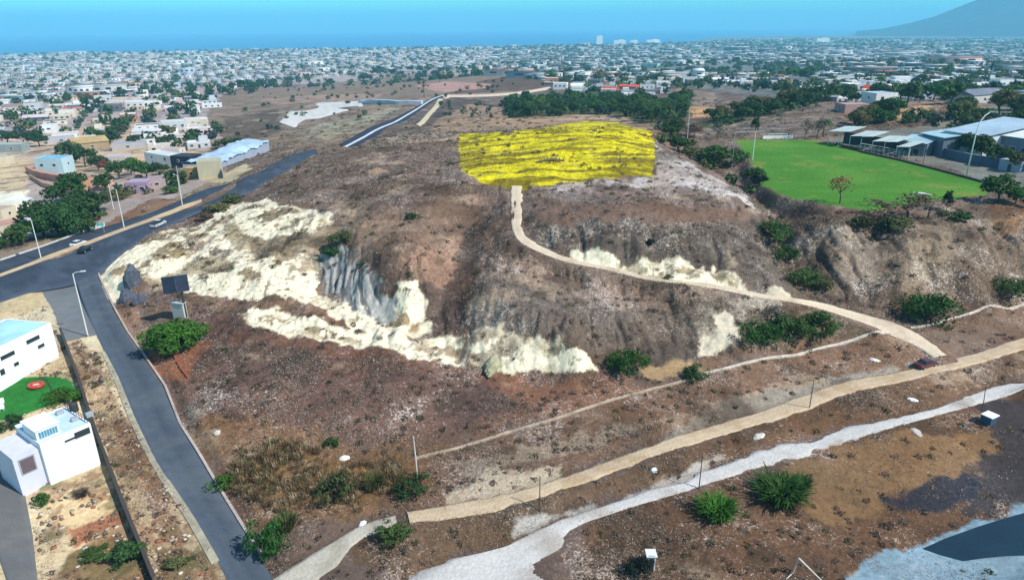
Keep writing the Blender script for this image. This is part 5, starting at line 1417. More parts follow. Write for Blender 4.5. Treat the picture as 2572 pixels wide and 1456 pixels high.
# ---------------------------------------------------------------- houses left of and beyond the main road
W = lambda *c: alb(*c)
HS = [
 ((-60, 630), (66, 603), 9, 5.2, W(206, 196, 170), W(196, 156, 140), 'cream house with pinkish flat roof at the left edge above the road', 'flat', [(.3, .5, 1.4, 1.1), (.6, .5, 1.4, 1.1), (.85, .5, 1.2, 1.1)]),
 ((-90, 566), (10, 560), 8, 4.5, W(216, 204, 176), W(186, 166, 150), 'low cream house behind the bright sand lot at the left edge', 'flat', [(.5, .5, 1.4, 1.1)]),
 ((198, 486), (262, 470), 12, 4.0, W(200, 150, 124), W(208, 148, 126), 'terracotta house with salmon flat roof behind the big trees', 'flat', [(.6, .5, 1.4, 1.1)]),
 ((94, 440), (162, 438), 10, 8.2, W(190, 216, 224), W(120, 186, 220), 'pale blue house with bright blue roof inside the curved wall', 'flat', [(.25, .6, 1.6, 1.2), (.7, .6, 1.6, 1.2)]),
 ((318, 490), (372, 483), 8, 4.4, W(178, 150, 176), W(176, 164, 180), 'lilac house with grey roof beside the utility pole', 'flat', [(.3, .5, 1.3, 1.0), (.75, .45, 1.6, 1.1)]),
 ((374, 478), (418, 470), 8, 3.8, W(186, 166, 160), W(170, 150, 156), 'dusky pink house right of the lilac house', 'flat', [(.5, .5, 1.5, 1.0)]),
 ((368, 420), (430, 420), 9, 6.6, W(232, 236, 236), W(214, 216, 214), 'bright white two-storey house beyond the road trees', 'flat', [(.3, .7, 1.3, 1.2), (.8, .7, 1.6, 1.6), (.3, .3, 1.2, 1.2)]),
 ((431, 424), (478, 420), 9, 5.6, W(40, 48, 66), W(60, 66, 80), 'dark navy block coloured as the shaded side of the bright white house', 'flat', [(.4, .6, 1.3, 1.2)]),  # dark wall colour paints the shaded side of the white house
 ((464, 452), (500, 447), 6, 4.4, W(190, 156, 104), W(196, 176, 130), 'small ochre house left of the beige concrete house', 'flat', [(.5, .5, 1.2, 1.0)]),
 ((500, 452), (556, 441), 8, 6.6, W(196, 188, 162), W(190, 184, 160), 'tall blank beige concrete house beside the main road', 'flat', []),
 ((262, 420), (318, 416), 10, 5.2, W(206, 196, 190), W(196, 186, 186), 'pale grey house behind the trees above the lilac one', 'flat', [(.5, .5, 1.6, 1.1)]),
 ((-40, 420), (40, 412), 9, 4.6, W(206, 192, 166), W(176, 176, 172), 'sand coloured house with grey roof left of the blue-roofed house', 'flat', [(.4, .5, 1.5, 1.1)]),
 ((-30, 384), (56, 382), 10, 5.0, W(150, 160, 160), W(172, 186, 182), 'grey-green house with pale roof at the left edge', 'flat', [(.3, .5, 1.5, 1.1), (.7, .5, 1.5, 1.1)]),
 ((190, 382), (276, 372), 16, 5.0, W(172, 150, 118), W(184, 158, 110), 'long house with olive-tan gable roof on the left hillside', 'gable', [(.5, .5, 2, 1.1)]),
 ((282, 380), (362, 372), 13, 4.0, W(196, 190, 190), W(168, 166, 176), 'low wide house with lavender grey roof beyond the tan roof', 'flat', [(.5, .5, 2, 1.1)]),
 ((120, 362), (190, 356), 11, 4.0, W(190, 188, 192), W(178, 178, 186), 'low pale house with grey roof above the blue-roofed house', 'flat', [(.5, .5, 2, 1.1)]),
 ((400, 395), (452, 390), 8, 4.0, W(216, 206, 204), W(206, 176, 172), 'pale house with rose roof behind the bright white one', 'flat', [(.5, .5, 2, 1.1)]),
 # right and middle town landmarks
 ((1640, 196), (1800, 198), 18, 7, W(226, 216, 226), W(206, 206, 206), 'long white building with pinkish front above the dark trees', 'flat', [(.1 + .14 * k, .5, 2.4, 1.6) for k in range(7)]),
 ((1610, 170), (1650, 170), 16, 9.5, W(176, 204, 196), W(150, 184, 180), 'pale green square block standing alone in the middle distance', 'flat', [(.5, .6, 2.4, 1.6)]),
 ((2158, 250), (2236, 250), 16, 5.5, W(176, 150, 140), W(196, 66, 40), 'house with bright red-orange roof in the right-hand town', 'gable', [(.3, .5, 2, 1.4), (.7, .5, 2, 1.4)]),
 ((2120, 285), (2190, 280), 10, 4.0, W(186, 150, 146), W(176, 158, 156), 'rose house shape standing in for a pinkish rock below the red-orange roof', 'flat', [(.5, .5, 2, 1.4)]),  # house block in the place of a pinkish rock
 ((1508, 236), (1544, 236), 11, 5.0, W(206, 120, 110), W(206, 88, 76), 'small house with coral red roof among dark trees', 'gable', [(.5, .5, 1.5, 1.2)]),
 ((1552, 230), (1596, 230), 11, 5.0, W(196, 120, 110), W(210, 96, 80), 'coral roofed house just right of its smaller twin', 'gable', [(.5, .5, 1.5, 1.2)]),
 ((2000, 262), (2100, 258), 15, 4.2, W(160, 156, 166), W(150, 150, 160), 'long low grey-roofed house at the top of the bare slope', 'flat', [(.5, .5, 2, 1.2)]),
 ((2196, 268), (2250, 266), 11, 6.5, W(226, 226, 226), W(170, 196, 214), 'white house with pale blue roof below the red-orange roof', 'flat', [(.3, .6, 2, 1.6), (.7, .5, 2, 1.6)]),
 ((2440, 262), (2500, 260), 14, 5, W(206, 200, 196), W(120, 126, 140), 'white house with slate grey roof at the far right slope', 'gable', [(.5, .5, 2, 1.4)]),
 ((1580, 250), (1640, 246), 12, 4.6, W(216, 206, 212), W(206, 198, 206), 'pale house with white roof just above the dark green trees', 'flat', [(.5, .5, 2, 1.4)]),
]
for (q1, q2, dp, hh, wc, rc, lb, rk, wn) in HS:
    building(at(*q1), at(*q2), dp, hh, wc, rc, lb, roof=rk, wins=wn, side_wins=1, sink=4)
follow_wall('curved_wall', "74,432 96,444 130,452 151,456 205,462 262,466 277,468", 3.2, 3.0, TERRA, 'long curved terracotta wall in front of the blue-roofed house')
follow_wall('garden_wall', "76,448 110,470 141,478", 2.0, .5, TERRA, 'short terracotta wall below the curved one')
follow_wall('site_wall', "538,402 548,424 562,448", 2.6, .4, CONC, 'grey concrete wall edging the pale shiny structure')
# long shallow reservoir cover of crumpled pale sheeting
c1, c2 = at(552, 424), at(680, 378)
L_, rz_ = wall_frame(c1, c2)
rc_ = empty('sheeted_shelter', (c1.x, c1.y, (c1.z + c2.z) / 2), rz_, 'long shelter covered in crumpled white and blue sheeting beside the road', 'shelter')
nx_, ny_ = 44, 16; gx, gy = np.meshgrid(np.linspace(0, L_, nx_), np.linspace(0, 17, ny_), indexing='ij')
zz = 3.6 + 1.2 * np.sin(gy / 17 * 3.1) + 1.3 * (fbm(gx / 3, gy / 3, 4, 401) - .5) * 2
V = np.stack([gx, gy, zz], -1).reshape(-1, 3); i, j = np.meshgrid(np.arange(nx_ - 1), np.arange(ny_ - 1), indexing='ij')
q = np.stack([i * ny_ + j, (i + 1) * ny_ + j, (i + 1) * ny_ + j + 1, i * ny_ + j + 1], -1).reshape(-1, 4)
link('cover', np_mesh('cover', V, q, 4, None, mat('sheeting', alb(186, 212, 232), rough=.5, var=.25, scale=.25, bump=.3)), rc_)
wl_ = MB(); wl_.box((L_ / 2, 8.5, .7), (L_ - .6, 16, 5.0)); w_ = wl_.build('wall', WALLC, rc_); w_.color = (.34, .38, .46, 1)
follow_wall('low_building', "905,258 1000,262 1060,262", 3.0, 5.0, mat('blue_white', alb(196, 206, 222), rough=.8, var=.3, scale=.1), 'long low whitish wall block beside the pale lot', 'wall')
# white blocks standing far out on the horizon
for k, (u, v, w, h) in enumerate(((1505, 92, 42, 40), (1556, 92, 80, 12), (1592, 94, 50, 9), (1640, 94, 90, 12), (2066, 92, 80, 12))):
    d = ray_dirs(np.array([u]), np.array([95.0]))[0]; az_ = math.atan2(d[0], d[1]); D_ = 5000
    x, y = D_ * math.sin(az_), D_ * math.cos(az_); z = gz(x, y)
    lb = ['tall white ring-like tower far out on the horizon', 'white low block just right of the ring-like tower on the horizon', 'small white block between two others on the horizon', 'wide white block at the right end of the horizon cluster', 'long pale block far away below the mountain foot'][k]
    b = MB(); b.box((0, 0, h / 2 - 6), (w, 30, h + 24)); b.box((w * .12, 0, h + 8), (w * .4, 24, 4)); o = b.build('tower' if k == 0 else 'block', WHITE, loc=(x, y, z + 10)); tag(o, lb, 'tower' if k == 0 else 'building')
# ---------------------------------------------------------------- shrubs and trees placed by hand: u, v of the base, radius, height, kind, tone, label
def shrub(u, v, r, h, kind, tone, label, group=None, cat='shrub', name='shrub'):
    return tree(at(u, v, -.1), r, h, kind, tone, label, cat, group, name)
HAND = [
 (440, 874, 5.5, 5.6, 'hero', 'bright', 'dense bright green tree below the navy billboard', 'tree', 'tree'),
 (556, 1216, 1.9, 2.2, 'heroscrub', 'bright', 'small bright green shrub touching the right kerb of the side road', 'shrub', 'shrub'),
 (668, 1392, 2.6, 5.0, 'heroscrub', 'deep', 'tall deep green shrub where the side road leaves the picture', 'shrub', 'shrub'),
 (720, 1330, 1.7, 2.2, 'spiky', 'olive', 'sparse olive shrub right of the tall deep green one', 'shrub', 'shrub'),
 (990, 1352, 2.6, 2.6, 'heroscrub', 'mid', 'loose green shrub at the start of the tan dirt road', 'shrub', 'shrub'),
 (845, 1250, 2.9, 3.6, 'heroscrub', 'olive', 'grassy olive-green shrub in the golden scrub left of the white post', 'shrub', 'shrub'),
 (940, 1225, 1.8, 2.0, 'spiky', 'olive', 'small olive shrub between the two green ones by the white post', 'shrub', 'shrub'),
 (1035, 1236, 2.8, 2.6, 'heroscrub', 'dark', 'dark green shrub at the foot of the white leaning post', 'shrub', 'shrub'),
 (832, 1118, 1.2, 1.2, 'bush', 'dark', 'small dark green shrub alone on the brown slope', 'shrub', 'shrub'),
 (1575, 936, 3.9, 4.6, 'heroscrub', 'deep', 'deep green shrub right of the lower cream cliff', 'shrub', 'shrub'),
 (1745, 948, 2.4, 2.6, 'heroscrub', 'dark', 'green shrub standing at the gap in the white low wall', 'shrub', 'shrub'),
 (1905, 866, 4.2, 4.6, 'heroscrub', 'deep', 'bright left half of the large thicket above the white low wall', 'shrub', 'shrub'),
 (1975, 850, 4.6, 5.0, 'heroscrub', 'mid', 'middle of the large thicket above the white low wall', 'shrub', 'shrub'),
 (2050, 842, 4.8, 5.2, 'heroscrub', 'mid', 'right end of the large thicket below the hill path', 'shrub', 'shrub'),
 (1935, 806, 3.6, 3.6, 'bare', 'grey', 'grey leafless shrub behind the large thicket', 'shrub', 'shrub'),
 (2338, 802, 6.2, 6.0, 'heroscrub', 'deep', 'big round green shrub above the white low wall on the right', 'shrub', 'shrub'),
 (2545, 725, 4.4, 4.4, 'heroscrub', 'mid', 'dark green shrub at the right edge on the bluff foot', 'shrub', 'shrub'),
 (1800, 1292, 3.0, 2.3, 'spiky', 'bright', 'bright green spiky shrub below the pale trail', 'shrub', 'shrub'),
 (1960, 1250, 4.0, 2.5, 'spiky', 'deep', 'wide deep green spiky shrub right of the brighter one', 'shrub', 'shrub'),
 (2010, 1225, 1.8, 1.8, 'spiky', 'mid', 'small green tuft at the right side of the wide spiky shrub', 'shrub', 'shrub'),
 (1605, 1440, 2.0, 2.3, 'heroscrub', 'black', 'nearly black bush beside the small white cabinet', 'shrub', 'shrub'),
 (1945, 575, 4.2, 5.5, 'heroscrub', 'mid', 'green shrub in the ravine at the near left end of the field', 'shrub', 'shrub'),
 (1975, 628, 3.6, 4.0, 'heroscrub', 'mid', 'second green shrub down the ravine below the field', 'shrub', 'shrub'),
 (2005, 690, 4.6, 4.0, 'heroscrub', 'mid', 'lowest green shrub in the ravine below the field', 'shrub', 'shrub'),
 (2060, 700, 3.0, 2.6, 'bush', 'olive', 'olive shrub beside the lowest green one in the ravine', 'shrub', 'shrub'),
 (548, 530, 4.6, 3.0, 'bush', 'olive', 'olive shrub on the bank beside the main road', 'shrub', 'shrub'),
 (590, 500, 4.0, 2.6, 'bush', 'olive', 'smaller olive shrub higher on the bank beside the main road', 'shrub', 'shrub'),
 (510, 552, 3.2, 2.2, 'bush', 'brown', 'brown shrub at the lower end of the roadside bank', 'shrub', 'shrub'),
 (160, 1010, 3.2, 2.6, 'heroscrub', 'bright', 'bright green shrub behind the white two-storey house', 'shrub', 'shrub'),
 (25, 1075, 2.2, 2.0, 'bush', 'dark', 'green shrub on the left of the white two-storey house', 'shrub', 'shrub'),
 (110, 1180, 2.2, 2.4, 'bush', 'olive', 'olive shrub against the left wall of the white two-storey house', 'shrub', 'shrub'),
 (105, 1262, 1.3, 1.4, 'bush', 'mid', 'small green shrub by the grey lane in the left lots', 'shrub', 'shrub'),
 (230, 1395, 1.8, 1.0, 'bush', 'mid', 'low green patch of shrub in the sandy lot at the bottom', 'shrub', 'shrub'),
 (320, 1405, 2.2, 2.2, 'bush', 'dark', 'dark shrub against the boundary wall at the bottom', 'shrub', 'shrub'),
 (440, 1420, 1.6, 1.1, 'bush', 'olive', 'olive shrub between boundary wall and side road at the bottom', 'shrub', 'shrub'),
 (205, 1242, 1.2, .9, 'spiky', 'grey', 'dry grey tuft in the sand below the white two-storey house', 'shrub', 'shrub'),
 (1815, 412, 8.0, 7.0, 'bush', 'mid', 'large green bush on the left corner of the field', 'shrub', 'shrub'),
 (1775, 395, 5.0, 4.5, 'bush', 'mid', 'green bush just left of the large one at the field corner', 'shrub', 'shrub'),
 (1893, 456, 4.4, 4.2, 'bush', 'dark', 'dark round bush on the near left edge of the field', 'shrub', 'shrub'),
 (1912, 480, 2.0, 2.6, 'bush', 'black', 'small black-green bush under the dark round one', 'shrub', 'shrub'),
 (1735, 388, 5.0, 5.0, 'bush', 'olive', 'olive bush in the ravine behind the hilltop', 'shrub', 'shrub'),
 (1700, 372, 5.0, 6.0, 'broad', 'dark', 'dark green tree at the head of the ravine', 'tree', 'tree'),
 (1725, 350, 4.0, 5.0, 'bare', 'grey', 'grey bare tree beside the tall pale pole', 'tree', 'tree'),
 (1800, 352, 3.2, 5.5, 'bare', 'grey', 'leaning dry tree left of the goal', 'tree', 'tree'),
 (1895, 338, 3.4, 6.5, 'tall', 'dark', 'dark slender tree beyond the far left corner of the field', 'tree', 'tree'),
 (2020, 352, 3.0, 8.0, 'bare', 'grey', 'pale bare tree at the far end of the field', 'tree', 'tree'),
 (2050, 350, 3.4, 8.0, 'bare', 'grey', 'second pale bare tree at the far end of the field', 'tree', 'tree'),
 (2066, 345, 3.4, 7.5, 'palm', 'mid', 'small palm left of the grandstand', 'palm tree', 'palm_tree'),
 (2106, 528, 3.6, 7.0, 'bare', 'rust', 'rust-brown leaved tree on the near edge of the green field', 'tree', 'tree'),
 (2215, 545, 7.0, 5.0, 'bare', 'brown', 'brown shrub thicket on the near field edge, left part', 'shrub', 'shrub'),
 (2280, 545, 6.6, 6.0, 'bare', 'brown', 'rounder brown thicket on the near field edge, middle part', 'shrub', 'shrub'),
 (2330, 548, 5.5, 5.0, 'bare', 'brown', 'brown thicket on the near field edge, right part', 'shrub', 'shrub'),
 (2170, 552, 3.6, 2.8, 'bush', 'olive', 'olive bush under the rust-brown tree on the field edge', 'shrub', 'shrub'),
 (2260, 562, 5.0, 3.0, 'bush', 'olive', 'low olive bush in front of the brown thicket', 'shrub', 'shrub'),
 (2375, 530, 2.0, 4.6, 'tall', 'black', 'small black-green tree at the near right of the field', 'tree', 'tree'),
 (2400, 548, 3.6, 2.0, 'bush', 'dark', 'low dark bush beside the small black-green tree', 'shrub', 'shrub'),
 (2505, 510, 4.6, 6.4, 'broad', 'deep', 'round green tree at the near right corner of the field', 'tree', 'tree'),
 (2548, 516, 4.0, 4.4, 'bush', 'deep', 'green bush right of the round tree at the field corner', 'shrub', 'shrub'),
 (2430, 396, 4.6, 8.0, 'broad', 'dark', 'dark tree left of the floodlight beyond the field', 'tree', 'tree'),
 (2462, 402, 4.6, 8.5, 'broad', 'dark', 'dark tree right of the floodlight beyond the field', 'tree', 'tree'),
 (2500, 416, 4.0, 6.5, 'broad', 'dark', 'dark tree between the blue-grey wall and the right warehouse', 'tree', 'tree'),
 (2562, 432, 4.0, 6.0, 'broad', 'olive', 'olive tree at the right edge above the blue-grey wall', 'tree', 'tree'),
 (170, 590, 8.0, 11, 'hero', 'dark', 'largest dark green tree in the grove left of the main road', 'tree', 'tree'),
 (110, 590, 7.0, 10, 'broad', 'dark', 'dark green tree in the roadside grove, left of the largest', 'tree', 'tree'),
 (60, 612, 5.0, 6.0, 'broad', 'mid', 'lower green tree at the left end of the roadside grove', 'tree', 'tree'),
 (20, 622, 3.5, 3.4, 'bush', 'mid', 'low green bush at the left edge beside the main road', 'shrub', 'shrub'),
 (215, 560, 7.0, 10, 'broad', 'dark', 'dark green tree in the roadside grove, right of the largest', 'tree', 'tree'),
 (200, 505, 8.0, 11, 'broad', 'deep', 'tall green tree at the back of the roadside grove', 'tree', 'tree'),
 (135, 520, 6.0, 8.0, 'broad', 'dark', 'dark tree behind the grove beside the bright sand lot', 'tree', 'tree'),
 (250, 530, 5.5, 6.0, 'broad', 'olive', 'olive tree at the right end of the roadside grove', 'tree', 'tree'),
 (225, 580, 4.0, 4.0, 'bare', 'rust', 'rusty brown bush at the front of the roadside grove', 'shrub', 'shrub'),
 (90, 600, 5.0, 6.0, 'broad', 'dark', 'dark tree over the far kerb of the main road', 'tree', 'tree'),
 (268, 478, 5.5, 7.0, 'broad', 'deep', 'green tree just behind the twin street lamps', 'tree', 'tree'),
 (300, 450, 6.0, 8.0, 'broad', 'mid', 'leafy green tree left of the lilac house', 'tree', 'tree'),
 (330, 440, 5.5, 8.0, 'broad', 'bright', 'bright green tree above the lilac house', 'tree', 'tree'),
 (370, 446, 6.0, 7.0, 'broad', 'deep', 'green tree in front of the bright white house', 'tree', 'tree'),
 (402, 444, 5.0, 6.0, 'broad', 'dark', 'dark green tree right of the one before the bright white house', 'tree', 'tree'),
 (445, 462, 4.5, 6.0, 'broad', 'dark', 'dark green tree beside the utility pole', 'tree', 'tree'),
 (300, 500, 5.0, 3.5, 'bush', 'olive', 'olive bush below the lilac house', 'shrub', 'shrub'),
 (425, 486, 4.0, 3.2, 'bush', 'mid', 'green bush at the right end of the dusky pink house', 'shrub', 'shrub'),
 (180, 410, 7.5, 12, 'broad', 'dark', 'dark tree just right of the blue-roofed house', 'tree', 'tree'),
 (215, 420, 7.5, 11, 'broad', 'dark', 'dark tree second to the right of the blue-roofed house', 'tree', 'tree'),
 (248, 430, 6.0, 8, 'broad', 'dark', 'dark tree third to the right of the blue-roofed house', 'tree', 'tree'),
 (270, 432, 4.6, 6, 'broad', 'rust', 'reddish tree at the right end of the curved wall', 'tree', 'tree'),
 (20, 362, 9, 10, 'broad', 'dark', 'dark tree at the left edge behind the grey-green house', 'tree', 'tree'),
 (60, 364, 9, 10, 'broad', 'dark', 'second dark tree behind the grey-green house', 'tree', 'tree'),
 (100, 368, 8, 10, 'broad', 'dark', 'third dark tree behind the grey-green house', 'tree', 'tree'),
 (565, 372, 7, 6, 'bush', 'olive', 'olive bush on the slope left of the sheeted shelter', 'shrub', 'shrub'),
 (600, 372, 6, 6, 'broad', 'dark', 'dark tree above the sheeted shelter', 'tree', 'tree'),
 (905, 648, 1.0, .9, 'bush', 'dark', 'tiny dark shrub above the grey rock flutes', 'shrub', 'shrub'),
 (1030, 548, 1.6, 1.5, 'bush', 'dark', 'small dark green shrub on the upper brown slope', 'shrub', 'shrub'),
 (1634, 590, 1.2, 1.6, 'bush', 'black', 'small black bush on the rim above the right cream cliff', 'shrub', 'shrub'),
 (2200, 575, 1.8, 2.6, 'tall', 'black', 'small black bush at the top of the right bluff', 'shrub', 'shrub'),
 (1680, 680, 1.0, .8, 'bush', 'olive', 'small olive shrub on the white slope above the hill path', 'shrub', 'shrub'),
 (855, 590, 3.0, 2.2, 'bush', 'olive', 'olive scrub clump at the head of the grey rock flutes', 'shrub', 'shrub'),
 (825, 610, 2.6, 2.0, 'bush', 'dark', 'dark scrub clump left of the grey rock flutes', 'shrub', 'shrub'),
]
for (u, v, r, h, kd, tn, lb, ct, nm) in HAND:
    tree(at(u, v, -.1), r, h, kd, tn, lb, ct, None, nm)
# clumps of dry scrub scattered on the cream cliffs
def world_to_uv(x, y, z):
    d = np.stack([np.asarray(x, float), np.asarray(y, float), np.asarray(z, float) - CAM_H], -1) @ RM
    return CU + F * d[..., 0] / -d[..., 2], CV - F * d[..., 1] / -d[..., 2]
def in_poly(x, y, poly):
    return sdf_poly(np.asarray(x, float), np.asarray(y, float), poly[:, 0], poly[:, 1]) < 0
def rand_in(poly, n, r, mind=0):
    out = []; lo = poly[:, :2].min(0); hi = poly[:, :2].max(0); tries = 0
    while len(out) < n and tries < 200:
        q = r.uniform(lo, hi, (400, 2)); q = q[in_poly(q[:, 0], q[:, 1], poly)]; tries += 1
        for p in q:
            if len(out) < n and all((p[0] - o[0]) ** 2 + (p[1] - o[1]) ** 2 > mind * mind for o in out): out.append(p)
    return np.array(out).reshape(-1, 2)
ONES = "zero first second third fourth fifth sixth seventh eighth ninth tenth eleventh twelfth thirteenth fourteenth fifteenth sixteenth seventeenth eighteenth nineteenth".split()
TENS = "x x twenty thirty forty fifty sixty seventy eighty ninety".split()
def ordinal(n):
    if n < 20: return ONES[n]
    if n % 10 == 0: return TENS[n // 10][:-1] + 'ieth'
    return TENS[n // 10] + '-' + ONES[n % 10]
FOREST = [
 ("1285,296 1270,265 1320,248 1390,262 1440,252 1500,240 1560,258 1640,262 1700,262 1735,240 1720,290 1690,330 1650,318 1560,290 1480,286 1400,286", 92, (5, 9), ('dark', 'deep', 'dark', 'mid'), 'green tree {} from the left in the wood beyond the hilltop'),
 ("1735,306 1800,296 1900,274 2000,250 2060,244 2050,262 1960,284 1850,306 1750,326", 34, (4.5, 7.5), ('dark', 'olive', 'dark'), 'dark tree {} from the left on the crest of the bare slope'),
 ("1640,176 1760,160 1880,158 1960,178 1900,196 1760,190 1650,192", 22, (7, 12), ('dark', 'dark', 'deep'), 'dark tree {} from the left in the belt above the long white building'),
 ("1960,200 1990,190 2040,192 2055,212 2000,218", 4, (10, 13), ('deep', 'mid'), 'big bright tree {} from the left in the round clump of the right town'),
 ("560,240 640,214 800,196 900,188 1000,176 1080,176 1240,176 1245,190 1050,202 860,208 700,216 580,246", 40, (8, 12), ('dark', 'dark', 'blue'), 'dark tree {} from the left in the belt behind the bare ridge'),
 ("2400,300 2440,272 2571,262 2600,300 2560,330 2480,322", 12, (5, 8), ('dark', 'dark', 'olive'), 'dark tree {} from the left behind the right-hand warehouses'),
 ("2180,300 2230,272 2250,300 2200,322", 6, (5, 7), ('deep', 'dark'), 'green tree {} from the left below the red-orange roof'),
 ("2140,312 2180,300 2200,325 2150,335", 5, (4, 6), ('olive', 'dark'), 'olive tree {} from the left behind the grandstand'),
 ("1640,340 1700,330 1760,352 1740,372 1690,360", 5, (3, 4.5), ('olive', 'dark', 'brown'), 'low tree {} from the left in the upper ravine'),
]
r_ = np.random.RandomState(5)
for poly, n_, (ra, rb), tones, lb in FOREST:
    pw = wpoly(poly); q = rand_in(pw, n_, r_, ra * .62)
    z = height(q[:, 0], q[:, 1]); u_, v_ = world_to_uv(q[:, 0], q[:, 1], z)
    for rank, k in enumerate(np.argsort(u_)):
        rr_ = r_.uniform(ra, rb)
        tree(Vector((q[k, 0], q[k, 1], z[k] - .3)), rr_, rr_ * r_.uniform(1.1, 1.5), 'far' if math.hypot(*q[k]) > 620 else 'broad', tones[r_.randint(len(tones))], lb.format(ordinal(rank + 1)), 'tree', 'trees of ' + lb.split(' in the ')[-1] if ' in the ' in lb else None, parts=math.hypot(*q[k]) < 620)

# ---------------------------------------------------------------- dry scrub, twigs and litter (nobody could count them)
def scatter_scrub():
    r = np.random.RandomState(77)
    n = 620000
    d = np.exp(r.uniform(math.log(50), math.log(420), n)); a = np.radians(r.uniform(-41, 41, n))
    # thinning so that the cover per square metre falls off gently with distance
    x, y = d * np.sin(a), d * np.cos(a)
    _, tw = ground_colour(x, y, None)
    on = np.ones(n, bool)
    for k_, (A_, B_, mid) in RB.items():
        poly = np.vstack([A_[::6], A_[-1:], B_[::-1][::6], B_[:1]])
        on &= ~(sd_world(x, y, poly, 3) < .1)
    for poly, _, _ in PADS: on &= ~(sd_world(x, y, poly, 3) < .2)
    patch = fbm(x / 7, y / 7, 3, 501)
    keep = on & (r.uniform(0, 1, n) < (.01 + .50 * tw) * sstep(.36, .66, patch))
    x, y, d = x[keep], y[keep], d[keep]; k = len(x)
    z = height(x, y)
    per = 4
    X_ = np.repeat(x, per) + r.normal(0, .35, k * per); Y_ = np.repeat(y, per) + r.normal(0, .35, k * per)
    Z_ = np.repeat(z, per) + r.uniform(.05, .4, k * per)
    N = r.normal(size=(k * per, 3)); N[:, 2] = np.abs(N[:, 2]) + .2; N /= np.linalg.norm(N, axis=1, keepdims=True)
    sz = r.uniform(.035, .10, k * per) * (np.repeat(d, per) / 110) ** .75
    V, Q = leaf_quads(np.stack([X_, Y_, Z_], 1), N, sz, asp=4.2)
    pal = np.array([(.46, .40, .34), (.36, .29, .23), (.20, .14, .10), (.12, .085, .06), (.07, .055, .04), (.26, .19, .12), (.10, .11, .05), (.60, .54, .47)])
    c = pal[r.choice(8, k, p=[.17, .18, .14, .17, .10, .11, .03, .10])]
    c = np.repeat(c, per * 4, 0) * np.repeat(r.uniform(.7, 1.25, (k * per, 1)), 4, 0)
    o = link('dry_scrub', np_mesh('dry_scrub', V, Q, 4, c, LEAF)); o.color = (1, 1, 1, 1)
    tag(o, 'bleached twigs and dry brown scrub covering the slopes', 'dry scrub', kind='stuff')
    print('scrub', k)
    # low dry clumps
    n = 7600
    d = np.exp(r.uniform(math.log(52), math.log(640), n)); a = np.radians(r.uniform(-41, 41, n)); x, y = d * np.sin(a), d * np.cos(a)
    _, tw = ground_colour(x, y, None)
    on = (r.uniform(0, 1, n) < .25 + .6 * tw) & ~(tw < .08) | ((tw < .01) & (r.uniform(0, 1, n) < .03))
    for k_, (A_, B_, mid) in RB.items():
        poly = np.vstack([A_[::6], A_[-1:], B_[::-1][::6], B_[:1]]); on &= ~(sd_world(x, y, poly, 3) < .8)
    for poly, _, _ in PADS: on &= ~(sd_world(x, y, poly, 3) < .5)
    on &= ~((x < -30) & (d < 110) & (tw < .3))
    on &= (d < 330) | ((h_smooth(x, y) > -24) & ~in_poly(x, y, wpoly('-700,108 560,108 560,232 515,300 552,340 520,392 440,470 -700,640')))
    x, y, d = x[on], y[on], d[on]; z = height(x, y); k = len(x)
    VV = []; CC = []; per = 34
    R = r.uniform(.3, .95, k) * (d / 120) ** .55
    dirs = r.normal(size=(k, per, 3)); dirs[:, :, 2] = np.abs(dirs[:, :, 2]); dirs /= np.linalg.norm(dirs, axis=2, keepdims=True)
    P_ = np.stack([x, y, z], 1)[:, None] + dirs * (R[:, None, None] * np.array([1, 1, .7])) * r.uniform(.4, 1, (k, per, 1))
    N = (dirs + r.normal(size=dirs.shape) * .6).reshape(-1, 3); N /= np.linalg.norm(N, axis=1, keepdims=True)
    V, Q = leaf_quads(P_.reshape(-1, 3), N, np.repeat(R, per) * r.uniform(.12, .3, k * per), asp=2.6)
    pal = np.array([(.15, .105, .075), (.10, .075, .055), (.20, .16, .12), (.09, .10, .04), (.05, .07, .03), (.24, .18, .11)])
    c = pal[r.choice(6, k, p=[.3, .25, .18, .1, .07, .1])]
    c = np.repeat(c, per * 4, 0) * np.repeat(r.uniform(.6, 1.4, (k * per, 1)), 4, 0)
    o = link('dry_brush', np_mesh('dry_brush', V, Q, 4, c, LEAF)); o.color = (1, 1, 1, 1)
    tag(o, 'low dry brown brush dotted over the hillsides', 'dry brush', kind='stuff')
    # broken brick, stones and litter in the vacant lots
    q = rand_in(LOTS, 1500, r); q = q[~in_poly(q[:, 0], q[:, 1], LAWN)]; q = q[fbm(q[:, 0] / 4, q[:, 1] / 4, 3, 191) > .46]
    A_, B_, mid = RB['lot_road']; q = q[sd_world(q[:, 0], q[:, 1], np.vstack([A_[::6], B_[::-1][::6]]), 3) > .3]
    k = len(q); zq = height(q[:, 0], q[:, 1]); cube = np.array([(a, b, c) for c in (-.5, .5) for a, b in ((-.5, -.5), (.5, -.5), (.5, .5), (-.5, .5))])
    V = (cube[None] + r.uniform(-.16, .16, (k, 8, 3))) * r.uniform(.12, .55, (k, 1, 3)) * np.array([1, 1, .6]); an = r.uniform(0, 6.28, k)[:, None]
    V = np.stack([V[:, :, 0] * np.cos(an) - V[:, :, 1] * np.sin(an) + q[:, 0:1], V[:, :, 0] * np.sin(an) + V[:, :, 1] * np.cos(an) + q[:, 1:2], V[:, :, 2] + zq[:, None] + .08], -1)
    fc = np.array([(3, 2, 1, 0), (4, 5, 6, 7), (0, 1, 5, 4), (1, 2, 6, 5), (2, 3, 7, 6), (3, 0, 4, 7)]); Q = (fc[None] + (np.arange(k) * 8)[:, None, None]).reshape(-1, 4)
    pal = np.array([(.30, .14, .09), (.42, .34, .25), (.18, .12, .09), (.55, .48, .38), (.10, .09, .08)]); c = np.repeat(pal[r.choice(5, k, p=[.22, .28, .25, .13, .12])], 8, 0)
